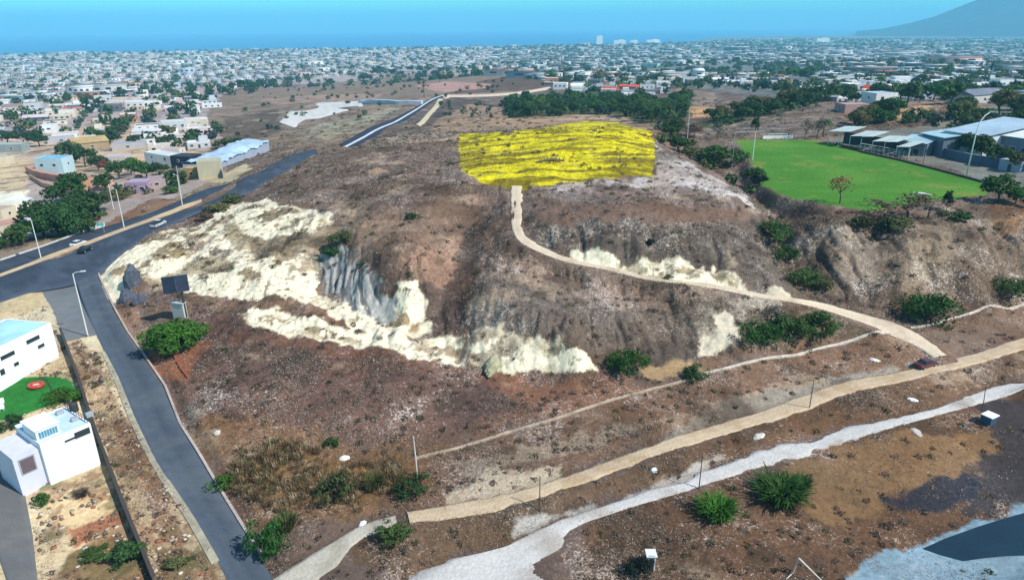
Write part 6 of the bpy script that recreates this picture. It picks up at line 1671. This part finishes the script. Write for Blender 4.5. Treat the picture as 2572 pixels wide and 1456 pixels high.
    tag(link('rubble', np_mesh('rubble', V.reshape(-1, 3), Q, 4, c, attr_mat('rubble', fine=.2, fscale=3))), 'broken brick and stones strewn over the vacant lots', 'rubble', kind='stuff')
    # tall straw-coloured and olive grass at the foot of the slope
    gp_ = wpoly("560,1140 700,1110 860,1130 1040,1160 1060,1200 1000,1260 860,1300 720,1300 620,1270 560,1210")
    q = rand_in(gp_, 1000, r); q = q[fbm(q[:, 0] / 5, q[:, 1] / 5, 3, 181) + .035 * np.clip(-sdf_poly(q[:, 0], q[:, 1], gp_[:, 0], gp_[:, 1]), 0, 6) > r.uniform(.46, .74, len(q))]; zq = height(q[:, 0], q[:, 1]); VV = []; QQ = []; CC = []; o_ = 0
    protos = [blades(900 + i_, 26, .9, 1.15, .03, .5) for i_ in range(5)]
    pal = np.array([(.28, .20, .11), (.20, .14, .085), (.12, .115, .05), (.36, .29, .19), (.14, .10, .065)])
    for i_ in range(len(q)):
        V, Q, c = protos[i_ % 5]; s_ = r.uniform(.5, 1.15); a_ = r.uniform(0, 6.28); ca, sa = math.cos(a_), math.sin(a_)
        VV.append(np.stack([(V[:, 0] * ca - V[:, 1] * sa) * s_ + q[i_, 0], (V[:, 0] * sa + V[:, 1] * ca) * s_ + q[i_, 1], V[:, 2] * s_ + zq[i_]], 1)); QQ.append(Q + o_); o_ += len(V); CC.append(c * pal[r.randint(5)])
    o = link('tall_grass', np_mesh('tall_grass', np.vstack(VV), np.vstack(QQ), 4, np.vstack(CC), LEAF)); o.color = (1, 1, 1, 1)
    tag(o, 'tall straw and olive grass at the foot of the brown slope', 'tall grass', kind='stuff')
    # yellow blades on the hilltop, standing in for a drawn highlighter overlay
    q = rand_in(GOLD, 9000, r); x, y = q[:, 0], q[:, 1]
    on = fbm(x / 9, y / 2.4, 3, 97) > .40
    x, y = x[on], y[on]; z = height(x, y); k = len(x)
    N = r.normal(size=(k, 3)); N[:, 2] = np.abs(N[:, 2]) * .6 + .1; N /= np.linalg.norm(N, axis=1, keepdims=True)
    V, Q = leaf_quads(np.stack([x, y, z + .12], 1), N, r.uniform(.1, .25, k), asp=5)
    c = np.repeat(np.array([(.62, .53, .01)]) * r.uniform(.6, 1.15, (k, 1)), 4, 0)
    o = link('yellow_overlay', np_mesh('yellow_overlay', V, Q, 4, c, LEAF)); o.color = (1, 1, 1, 1)
    tag(o, 'bright yellow blades standing in for a highlighter overlay on the flat hilltop', 'grass', kind='stuff')
scatter_scrub()
# ---------------------------------------------------------------- the town: nearest houses one by one, the far ones as one mass
TOWN_L = wpoly("-420,112 500,112 900,102 1250,98 1245,172 1100,176 900,190 700,208 560,232 515,300 552,340 520,372 440,392 300,372 200,350 0,352 -420,352")
TOWN_R = wpoly("1250,98 2200,80 3300,84 3300,300 2571,282 2440,268 2320,262 2200,272 2080,254 1960,240 1880,232 1810,224 1740,228 1660,240 1540,248 1440,242 1380,214 1245,187")
BLOCK = [wpoly(s[0]) for s in FOREST]
WALLS = [('white', (.76, .76, .75)), ('cream', (.70, .64, .52)), ('pale pink', (.66, .48, .46)), ('light grey', (.52, .53, .54)), ('pale blue', (.44, .56, .66)), ('sandy', (.56, .46, .34)), ('dark grey', (.12, .13, .15)), ('terracotta', (.42, .20, .13))]
ROOFS = [('pale grey', (.56, .57, .58)), ('white', (.74, .74, .73)), ('rosy grey', (.56, .47, .47)), ('dull brown', (.26, .20, .17)), ('slate blue', (.25, .32, .42)), ('brick red', (.46, .15, .10)), ('dark grey', (.13, .14, .15))]
def pick(pal, w, r): return pal[r.choice(len(pal), p=np.array(w) / np.sum(w))]
def candidates():
    r = np.random.RandomState(3); out = []
    for town, ang in (('L', math.radians(24)), ('R', math.radians(-8))):
        poly = TOWN_L if town == 'L' else TOWN_R
        for lo, hi, sp in ((200, 1000, 18.5), (1000, 2400, 25.0), (2400, 6300, 36.0)):
            nmax = int(hi / sp) + 4
            i, j = np.meshgrid(np.arange(-nmax, nmax), np.arange(-4, int(hi * 1.45 / sp) + 4), indexing='ij')
            i, j = i.ravel(), j.ravel()
            row = (j % 5 == 0)
            i, j = i[~row], j[~row]
            gx = i * sp + r.uniform(-.16, .16, len(i)) * sp; gy = j * sp * .92 + r.uniform(-.16, .16, len(i)) * sp
            wob = 40 * np.sin(gx / 260.0)
            x = gx * math.cos(ang) - (gy + wob) * math.sin(ang); y = gx * math.sin(ang) + (gy + wob) * math.cos(ang)
            d = np.hypot(x, y); az_ = np.degrees(np.arctan2(x, y))
            k = (d > lo) & (d <= hi) & (np.abs(az_) < 44)
            x, y, d = x[k], y[k], d[k]
            k = in_poly(x, y, poly); x, y, d = x[k], y[k], d[k]
            out.append(np.stack([x, y, d, np.full(len(x), sp), np.full(len(x), ang), np.full(len(x), 0 if town == 'L' else 1)], 1))
    return np.vstack(out)
cand = candidates()
r_ = np.random.RandomState(8)
ok = np.ones(len(cand), bool)
for p in BLOCK: ok &= ~in_poly(cand[:, 0], cand[:, 1], p)
manual = [o for o in C.objects if o.parent is None and o.get('category') in ('house', 'building', 'warehouse', 'shed', 'hut', 'shelter') and o.type == 'EMPTY']
for o in manual: ok &= np.hypot(cand[:, 0] - o.location.x, cand[:, 1] - o.location.y) > 17
cand = cand[ok]
cz_h = height(cand[:, 0], cand[:, 1])
ok = cz_h > -57
cand, cz_h = cand[ok], cz_h[ok]
cu_, cv_2 = world_to_uv(cand[:, 0], cand[:, 1], cz_h)
# a place for a tree instead of a house: commoner on the right
ptree = np.where(cand[:, 5] == 1, .40, .27) * np.where(cand[:, 2] > 1800, .5, 1)
is_tree = r_.uniform(0, 1, len(cand)) < ptree * (0.35 + 1.3 * 2.6 * sstep(.45, .65, fbm(cand[:, 0] / 110, cand[:, 1] / 110, 3, 601)) * .7)
# can it be seen at all (is the roof hidden by the hill)?
def seen(x, y, z):
    u, v = world_to_uv(x, y, z); v = np.clip(v, 60, 1456)
    g = ground_hit(u, v); return (np.hypot(g[:, 0], g[:, 1]) > np.hypot(x, y) * .97) & (u > -25) & (u < 2596)
near_i = np.nonzero((cand[:, 2] < 1400))[0]
near_i = near_i[np.argsort(cand[near_i, 2])]
vis = seen(cand[near_i, 0], cand[near_i, 1], cz_h[near_i] + 4)
hs_i = [k for k, s in zip(near_i, vis) if s and not is_tree[k]][:300 - len(manual)]
tr_i = [k for k, s in zip(near_i, vis) if s and is_tree[k]][:52]
print('candidates', len(cand), 'houses', len(hs_i), 'far limit', cand[hs_i[-1], 2], 'trees', len(tr_i), cand[tr_i[-1], 2])

def house_proto(seed):
    r = random.Random(seed); P = {}
    w, dp, h = r.uniform(11, 17), r.uniform(9, 14), r.choice([3.0, 3.1, 3.3, 3.2, 3.6, 5.8])
    kind = 'flat' if seed % 6 else 'gable'
    t = .25; b = MB(); hw = h - .4
    b.box((0, 0, (hw - 5) / 2), (w, dp, hw + 5))
    if kind == 'flat':
        for c, s_ in (((0, -dp / 2 + t / 2, hw + .2), (w, t, .4)), ((0, dp / 2 - t / 2, hw + .2), (w, t, .4)), ((-w / 2 + t / 2, 0, hw + .2), (t, dp - 2 * t, .4)), ((w / 2 - t / 2, 0, hw + .2), (t, dp - 2 * t, .4))): b.box(c, s_)
        if seed % 3 == 0: b.box((w * .22, dp * .15, h + 1.2), (w * .4, dp * .45, 2.6))
        rf = MB().box((0, 0, hw + .05), (w - 2 * t, dp - 2 * t, .1))
    else:
        rf = MB(); rf.add([(-w / 2 - .5, -dp / 2 - .5, hw), (w / 2 + .5, -dp / 2 - .5, hw), (w / 2 + .5, 0, hw + 1.7), (-w / 2 - .5, 0, hw + 1.7), (-w / 2 - .5, dp / 2 + .5, hw), (w / 2 + .5, dp / 2 + .5, hw)], [(0, 1, 2, 3), (3, 2, 5, 4), (0, 3, 4), (1, 5, 2), (0, 4, 5, 1)])
    P['wall'] = [b.mesh('wall', WALLC)]; P['roof'] = [rf.mesh('roof', ROOFC)]; P['window'] = []; P['door'] = []
    st = 2 if h > 5 else 1
    for s_ in range(st):
        for q in ((-.3, .32) if s_ == 0 else (-.32, .02, .33)):
            wz = 1.7 + 2.9 * s_; m = MB(); m.box((q * w, -dp / 2 - .03, wz), (1.9, .1, 1.35), mi=0); m.box((q * w, -dp / 2 - .09, wz), (1.7, .04, 1.15), mi=1); P['window'].append(m.mesh('window', [WHITE, GLASS]))
        sx = 1 if seed % 2 else -1
        m = MB(); m.box((sx * (w / 2 + .03), .1 * dp, 1.7 + 2.9 * s_), (.1, 2.4, 1.2), mi=0); m.box((sx * (w / 2 + .09), .1 * dp, 1.7 + 2.9 * s_), (.04, 2.2, 1.0), mi=1); P['window'].append(m.mesh('window', [WHITE, GLASS]))
    P['door'].append(MB().box((.02 * w, -dp / 2 - .05, 1.05), (1.2, .12, 2.1)).mesh('door', DARK))
    if seed % 2 == 0 and kind == 'flat':
        m = MB(); m.cyl((-w * .28, dp * .2, hw), (-w * .28, dp * .2, hw + 1.2), .62, n=10); P['water_tank'] = [m.mesh('water_tank', DARK if seed % 4 else WHITE)]
    # one-mesh version for houses too far away to show their parts
    m = MB(); m.v, m.f, m.m = list(b.v), list(b.f), [0] * len(b.f); m.add(rf.v, rf.f, 1)
    for q in (-.3, .02, .32): m.box((q * w, -dp / 2 - .05, h * .52), (1.7, .1, 1.2), mi=2)
    for sx in (-1, 1): m.box((sx * (w / 2 + .05), 0, h * .52), (.1, 2.4, 1.1), mi=2)
    return P, m, (w, dp, h)
PROTO = [house_proto(s) for s in range(12)]
FARM = {}
def far_mesh(pi, wn, rn, wc, rc):
    k = (pi, wn, rn)
    if k not in FARM: FARM[k] = PROTO[pi][1].mesh('house', [mat('wall_' + wn.replace(' ', '_'), wc, rough=.9, var=.1, scale=.7, streak=.6), mat('roof_' + rn.replace(' ', '_'), rc, rough=.9, var=.15, scale=.5), GLASS])
    return FARM[k]
info = []
for n_, k in enumerate(hs_i):
    x, y, d, sp, ang, town = cand[k]
    wl = pick(WALLS, [3, 3, 3.2, 3, .6, 3, .8, .6] if town == 0 else [7, 2, 1.2, 2.5, .8, 1, 2.4, .5], r_)
    rf = pick(ROOFS, [5, 2, 5, 2.2, .5, .35, .9] if town == 0 else [3, 5, 1, 1.2, 1, .7, 3.2], r_)
    far = d > 620
    pi = r_.randint(12); rz = ang + r_.choice([0, math.pi / 2, 0, 0]) + r_.uniform(-.08, .08)
    if abs(rz - ang) > 1: rz = ang - math.pi / 2 if town == 0 else ang + math.pi / 2
    loc = (x, y, cz_h[k] + .1); sc = r_.uniform(.95, 1.28)
    if far:
        o = link('house', far_mesh(pi, wl[0], rf[0], wl[1], rf[1])); o.location = loc; o.rotation_euler = (0, 0, rz); o.scale = (sc, sc, sc)
    else:
        o = empty('house', loc, rz); o.scale = (sc, sc, sc)
        for part, ms in PROTO[pi][0].items():
            for m_ in ms:
                c = link(part, m_, o); v_ = r_.uniform(.85, 1.12)
                if part == 'wall': c.color = tuple(q * v_ for q in wl[1]) + (1,)
                if part == 'roof': c.color = tuple(q * v_ for q in rf[1]) + (1,)
    h_ = PROTO[pi][2][2]; st = 'low' if h_ < 5 else 'two-storey'
    reg = ('left' if cu_[k] < 900 and town == 0 else 'middle' if cu_[k] < 1750 else 'right') + ' town'
    info.append((o, f"{st} {wl[0]} house with {rf[0]} roof", reg, cu_[k], 'farther' if d > 620 else 'nearer'))
from collections import defaultdict
gr = defaultdict(list)
for o, lk, reg, u, nf_ in info: gr[(lk, reg, nf_)].append((u, o))
for (lk, reg, nf_), L in gr.items():
    L.sort(key=lambda q: q[0])
    for i, (u, o) in enumerate(L):
        pos = 'only such' if len(L) == 1 else f"{ordinal(i + 1)} such from left"
        tag(o, f"{lk}, {pos} in {nf_} {reg}", 'house', f"houses of the {reg}")
trs = sorted([(cu_[k], k) for k in tr_i])
cnt = defaultdict(int)
for u, k in trs:
    x, y, d, sp, ang, town = cand[k]
    tn = ['dark', 'deep', 'dark', 'mid', 'olive', 'blue'][r_.randint(6)]
    cn = {'dark': 'dark green', 'deep': 'deep green', 'mid': 'mid green', 'olive': 'olive', 'blue': 'blue-green'}[tn]
    reg = ('left' if u < 900 and town == 0 else 'middle' if u < 1750 else 'right') + ' town'
    cnt[(cn, reg)] += 1; rr = r_.uniform(4.5, 8.5)
    tree(Vector((x, y, cz_h[k] - .3)), rr, rr * r_.uniform(1.1, 1.6), 'far', tn, f"{cn} tree among houses, {ordinal(cnt[(cn, reg)])} from left of its colour in the {reg}", 'tree', f"trees of the {reg}", parts=d < 620)

# the rest, as one mass of houses and one of trees
def distant_houses():
    r = np.random.RandomState(21)
    m = np.ones(len(cand), bool); m[hs_i] = False; m &= ~is_tree
    x, y, d, sp, ang, town = cand[m].T; z = cz_h[m]; n = len(x)
    print('distant houses', n)
    big = (d > 2400)
    w = sp * r.uniform(.5, .95, n); dp = sp * r.uniform(.4, .72, n); w = np.where((town == 1) & (r.uniform(0, 1, n) < .35), w * 1.7, w); h = np.where(r.uniform(0, 1, n) < .3, 6.4, 3.6) * np.where(big, r.uniform(.9, 1.5, n), .95)
    # a few larger sheds and blocks
    bl = r.uniform(0, 1, n) < .07; w = np.where(bl, w * r.uniform(1.5, 3, n), w); dp = np.where(bl, dp * 1.4, dp); h = np.where(bl, h * r.uniform(.9, 2.0, n), h)
    T = np.array([(-.5, -.5, -.9), (.5, -.5, -.9), (.5, .5, -.9), (-.5, .5, -.9), (-.5, -.5, 1), (.5, -.5, 1), (.5, .5, 1), (-.5, .5, 1)])
    R = np.array([(-.5, -.5, 1.0), (.5, -.5, 1.0), (.5, .5, 1.0), (-.5, .5, 1.0)]) * np.array([1.05, 1.05, 1])
    fw = [(0, 1, 5, 4), (1, 2, 6, 5), (2, 3, 7, 6), (3, 0, 4, 7)]
    # roof plate sits as an overhanging slab on the walls
    base = np.vstack([T, R + (0, 0, .005), R + (0, 0, .05)])
    fr = [(12 + 4, 12 + 5, 12 + 6, 12 + 7)] if False else [(12, 13, 14, 15), (8, 9, 13, 12), (9, 10, 14, 13), (10, 11, 15, 14), (11, 8, 12, 15)]
    wins = []
    for q in (-.3, 0, .3): wins.append([(q - .07, -.512, .42), (q + .07, -.512, .42), (q + .07, -.512, .74), (q - .07, -.512, .74)])
    for sx in (-1, 1): wins.append([(sx * .512, -.15, .42), (sx * .512, .15, .42), (sx * .512, .15, .74), (sx * .512, -.15, .74)])
    base = np.vstack([base] + [np.array(q) for q in wins])
    fwin = [tuple(16 + 4 * i + j for j in range(4)) for i in range(5)]
    faces = np.array(fw + fr + fwin); nb = len(base)
    rz = ang + r.choice([0, math.pi / 2], n, p=[.7, .3]) + r.uniform(-.1, .1, n)
    L = base[None] * np.stack([w, dp, h], 1)[:, None]
    co, si = np.cos(rz)[:, None], np.sin(rz)[:, None]
    V = np.stack([x[:, None] + L[:, :, 0] * co - L[:, :, 1] * si, y[:, None] + L[:, :, 0] * si + L[:, :, 1] * co, z[:, None] + L[:, :, 2]], -1)
    Q = (faces[None] + (np.arange(n) * nb)[:, None, None]).reshape(-1, 4)
    WP = np.array([q[1] for q in WALLS]); RP = np.array([q[1] for q in ROOFS])
    def ch(w_, k): return r.choice(len(w_), k, p=np.array(w_) / sum(w_))
    wi = np.where(town == 0, ch([6, 3, 2, 3, .8, 2, .6, .3], n), ch([7, 2, 1, 2.5, 1, 1, 2.6, .4], n))
    ri = np.where(town == 0, ch([5, 5, 2, 1.2, .6, .3, 1], n), ch([3, 6, .8, 1.2, 1, .6, 3.0], n))
    c = np.zeros((n, nb, 3)); c[:, :8] = WP[wi][:, None]; c[:, 8:16] = RP[ri][:, None]; c[:, 16:] = (.03, .035, .05)
    c *= r.uniform(.7, 1.15, (n, 1, 1))
    o = link('distant_houses', np_mesh('distant_houses', V.reshape(-1, 3), Q, 4, np.clip(c, 0, .85).reshape(-1, 3), attr_mat('town_paint', fine=.10, fscale=.3)))
    tag(o, 'pale flat-roofed houses of the far town reaching to the sea', 'distant houses', kind='stuff')
def distant_trees():
    r = np.random.RandomState(22)
    m = is_tree.copy(); m[tr_i] = False
    x, y, d, sp, ang, town = cand[m].T; z = cz_h[m]
    # more trees tucked between the houses
    k2 = np.nonzero(~is_tree)[0]; k2 = k2[r.uniform(0, 1, len(k2)) < np.where(cand[k2, 5] == 1, .50, .32) * np.where(cand[k2, 2] > 1800, .45, 1)]
    x = np.concatenate([x, cand[k2, 0] + .5 * cand[k2, 3] * r.choice([-1, 1], len(k2))]); y = np.concatenate([y, cand[k2, 1] + .45 * cand[k2, 3] * r.choice([-1, 1], len(k2))])
    z = np.concatenate([z, cz_h[k2]]); small = np.ones(len(x))
    for ps, cnt_, sc_ in (("545,232 640,208 800,190 900,182 1000,170 1240,170 1248,192 1050,206 860,212 700,222 570,250", 170, 1.25), ("1285,300 1268,262 1320,245 1500,238 1560,256 1640,260 1730,240 1725,300 1690,340 1600,300 1480,290", 170, .75),
                          ("1735,312 1800,298 2000,252 2066,244 2050,268 1950,290 1850,312 1750,332", 60, .6), ("560,300 700,225 900,212 1100,206 1250,200 1340,215 1180,250 1000,262 860,320 700,330 600,345", 150, .42),
                          ("1640,345 1700,340 1760,375 1850,425 1920,480 1950,530 1900,500 1800,440 1700,385", 18, .35), ("1100,262 1300,262 1280,290 1120,312", 40, .4), ("1640,158 1760,150 1960,165 1960,196 1760,196 1640,192", 80, 1.1),
                          ("2130,318 2250,300 2330,300 2420,290 2560,300 2571,340 2400,318 2250,318", 60, .6), ("80,500 250,440 280,470 260,560 200,600 60,630 60,600", 30, .45), ("280,455 450,440 470,470 300,505", 26, .4)):
        q_ = rand_in(wpoly(ps), cnt_, r); x = np.concatenate([x, q_[:, 0]]); y = np.concatenate([y, q_[:, 1]]); z = np.concatenate([z, height(q_[:, 0], q_[:, 1]) - .3]); small = np.concatenate([small, np.full(len(q_), sc_)])
    d = np.hypot(x, y); n = len(x)
    print('distant trees', n)
    R = small * r.uniform(2.6, 6.8, n) * (1 + sstep(1800, 4500, d) * .6); per = 44
    dirs = r.normal(size=(n, per, 3)); dirs /= np.linalg.norm(dirs, axis=2, keepdims=True)
    lump = 1 + .35 * np.sin(dirs[:, :, 0] * 5 + r.uniform(0, 6, (n, 1))) * np.sin(dirs[:, :, 1] * 4 + r.uniform(0, 6, (n, 1)))
    P_ = dirs * (R[:, None] * lump)[:, :, None] * np.array([1, 1, .75]) * r.uniform(.55, 1, (n, per, 1)) + np.stack([x, y, z + R * .85], 1)[:, None]
    N = (dirs + r.normal(size=dirs.shape) * .4 + (0, 0, .3)).reshape(-1, 3); N /= np.linalg.norm(N, axis=1, keepdims=True)
    V, Q = leaf_quads(P_.reshape(-1, 3), N, np.repeat(R, per) * r.uniform(.35, .6, n * per), asp=1.3)
    pal = np.array([GREEN['dark'], GREEN['dark'], GREEN['blue'], GREEN['mid'], GREEN['olive']])
    c = pal[r.choice(5, n, p=[.35, .2, .2, .15, .1])]
    c = np.repeat(c, per * 4, 0) * np.repeat(r.uniform(.7, 1.3, (n * per, 1)), 4, 0)
    o = link('distant_trees', np_mesh('distant_trees', V, Q, 4, c, LEAF)); o.color = (1, 1, 1, 1)
    tag(o, 'dark trees scattered between the houses of the far town', 'distant trees', kind='stuff')
distant_houses()
distant_trees()
print("objects", len(bpy.data.objects))
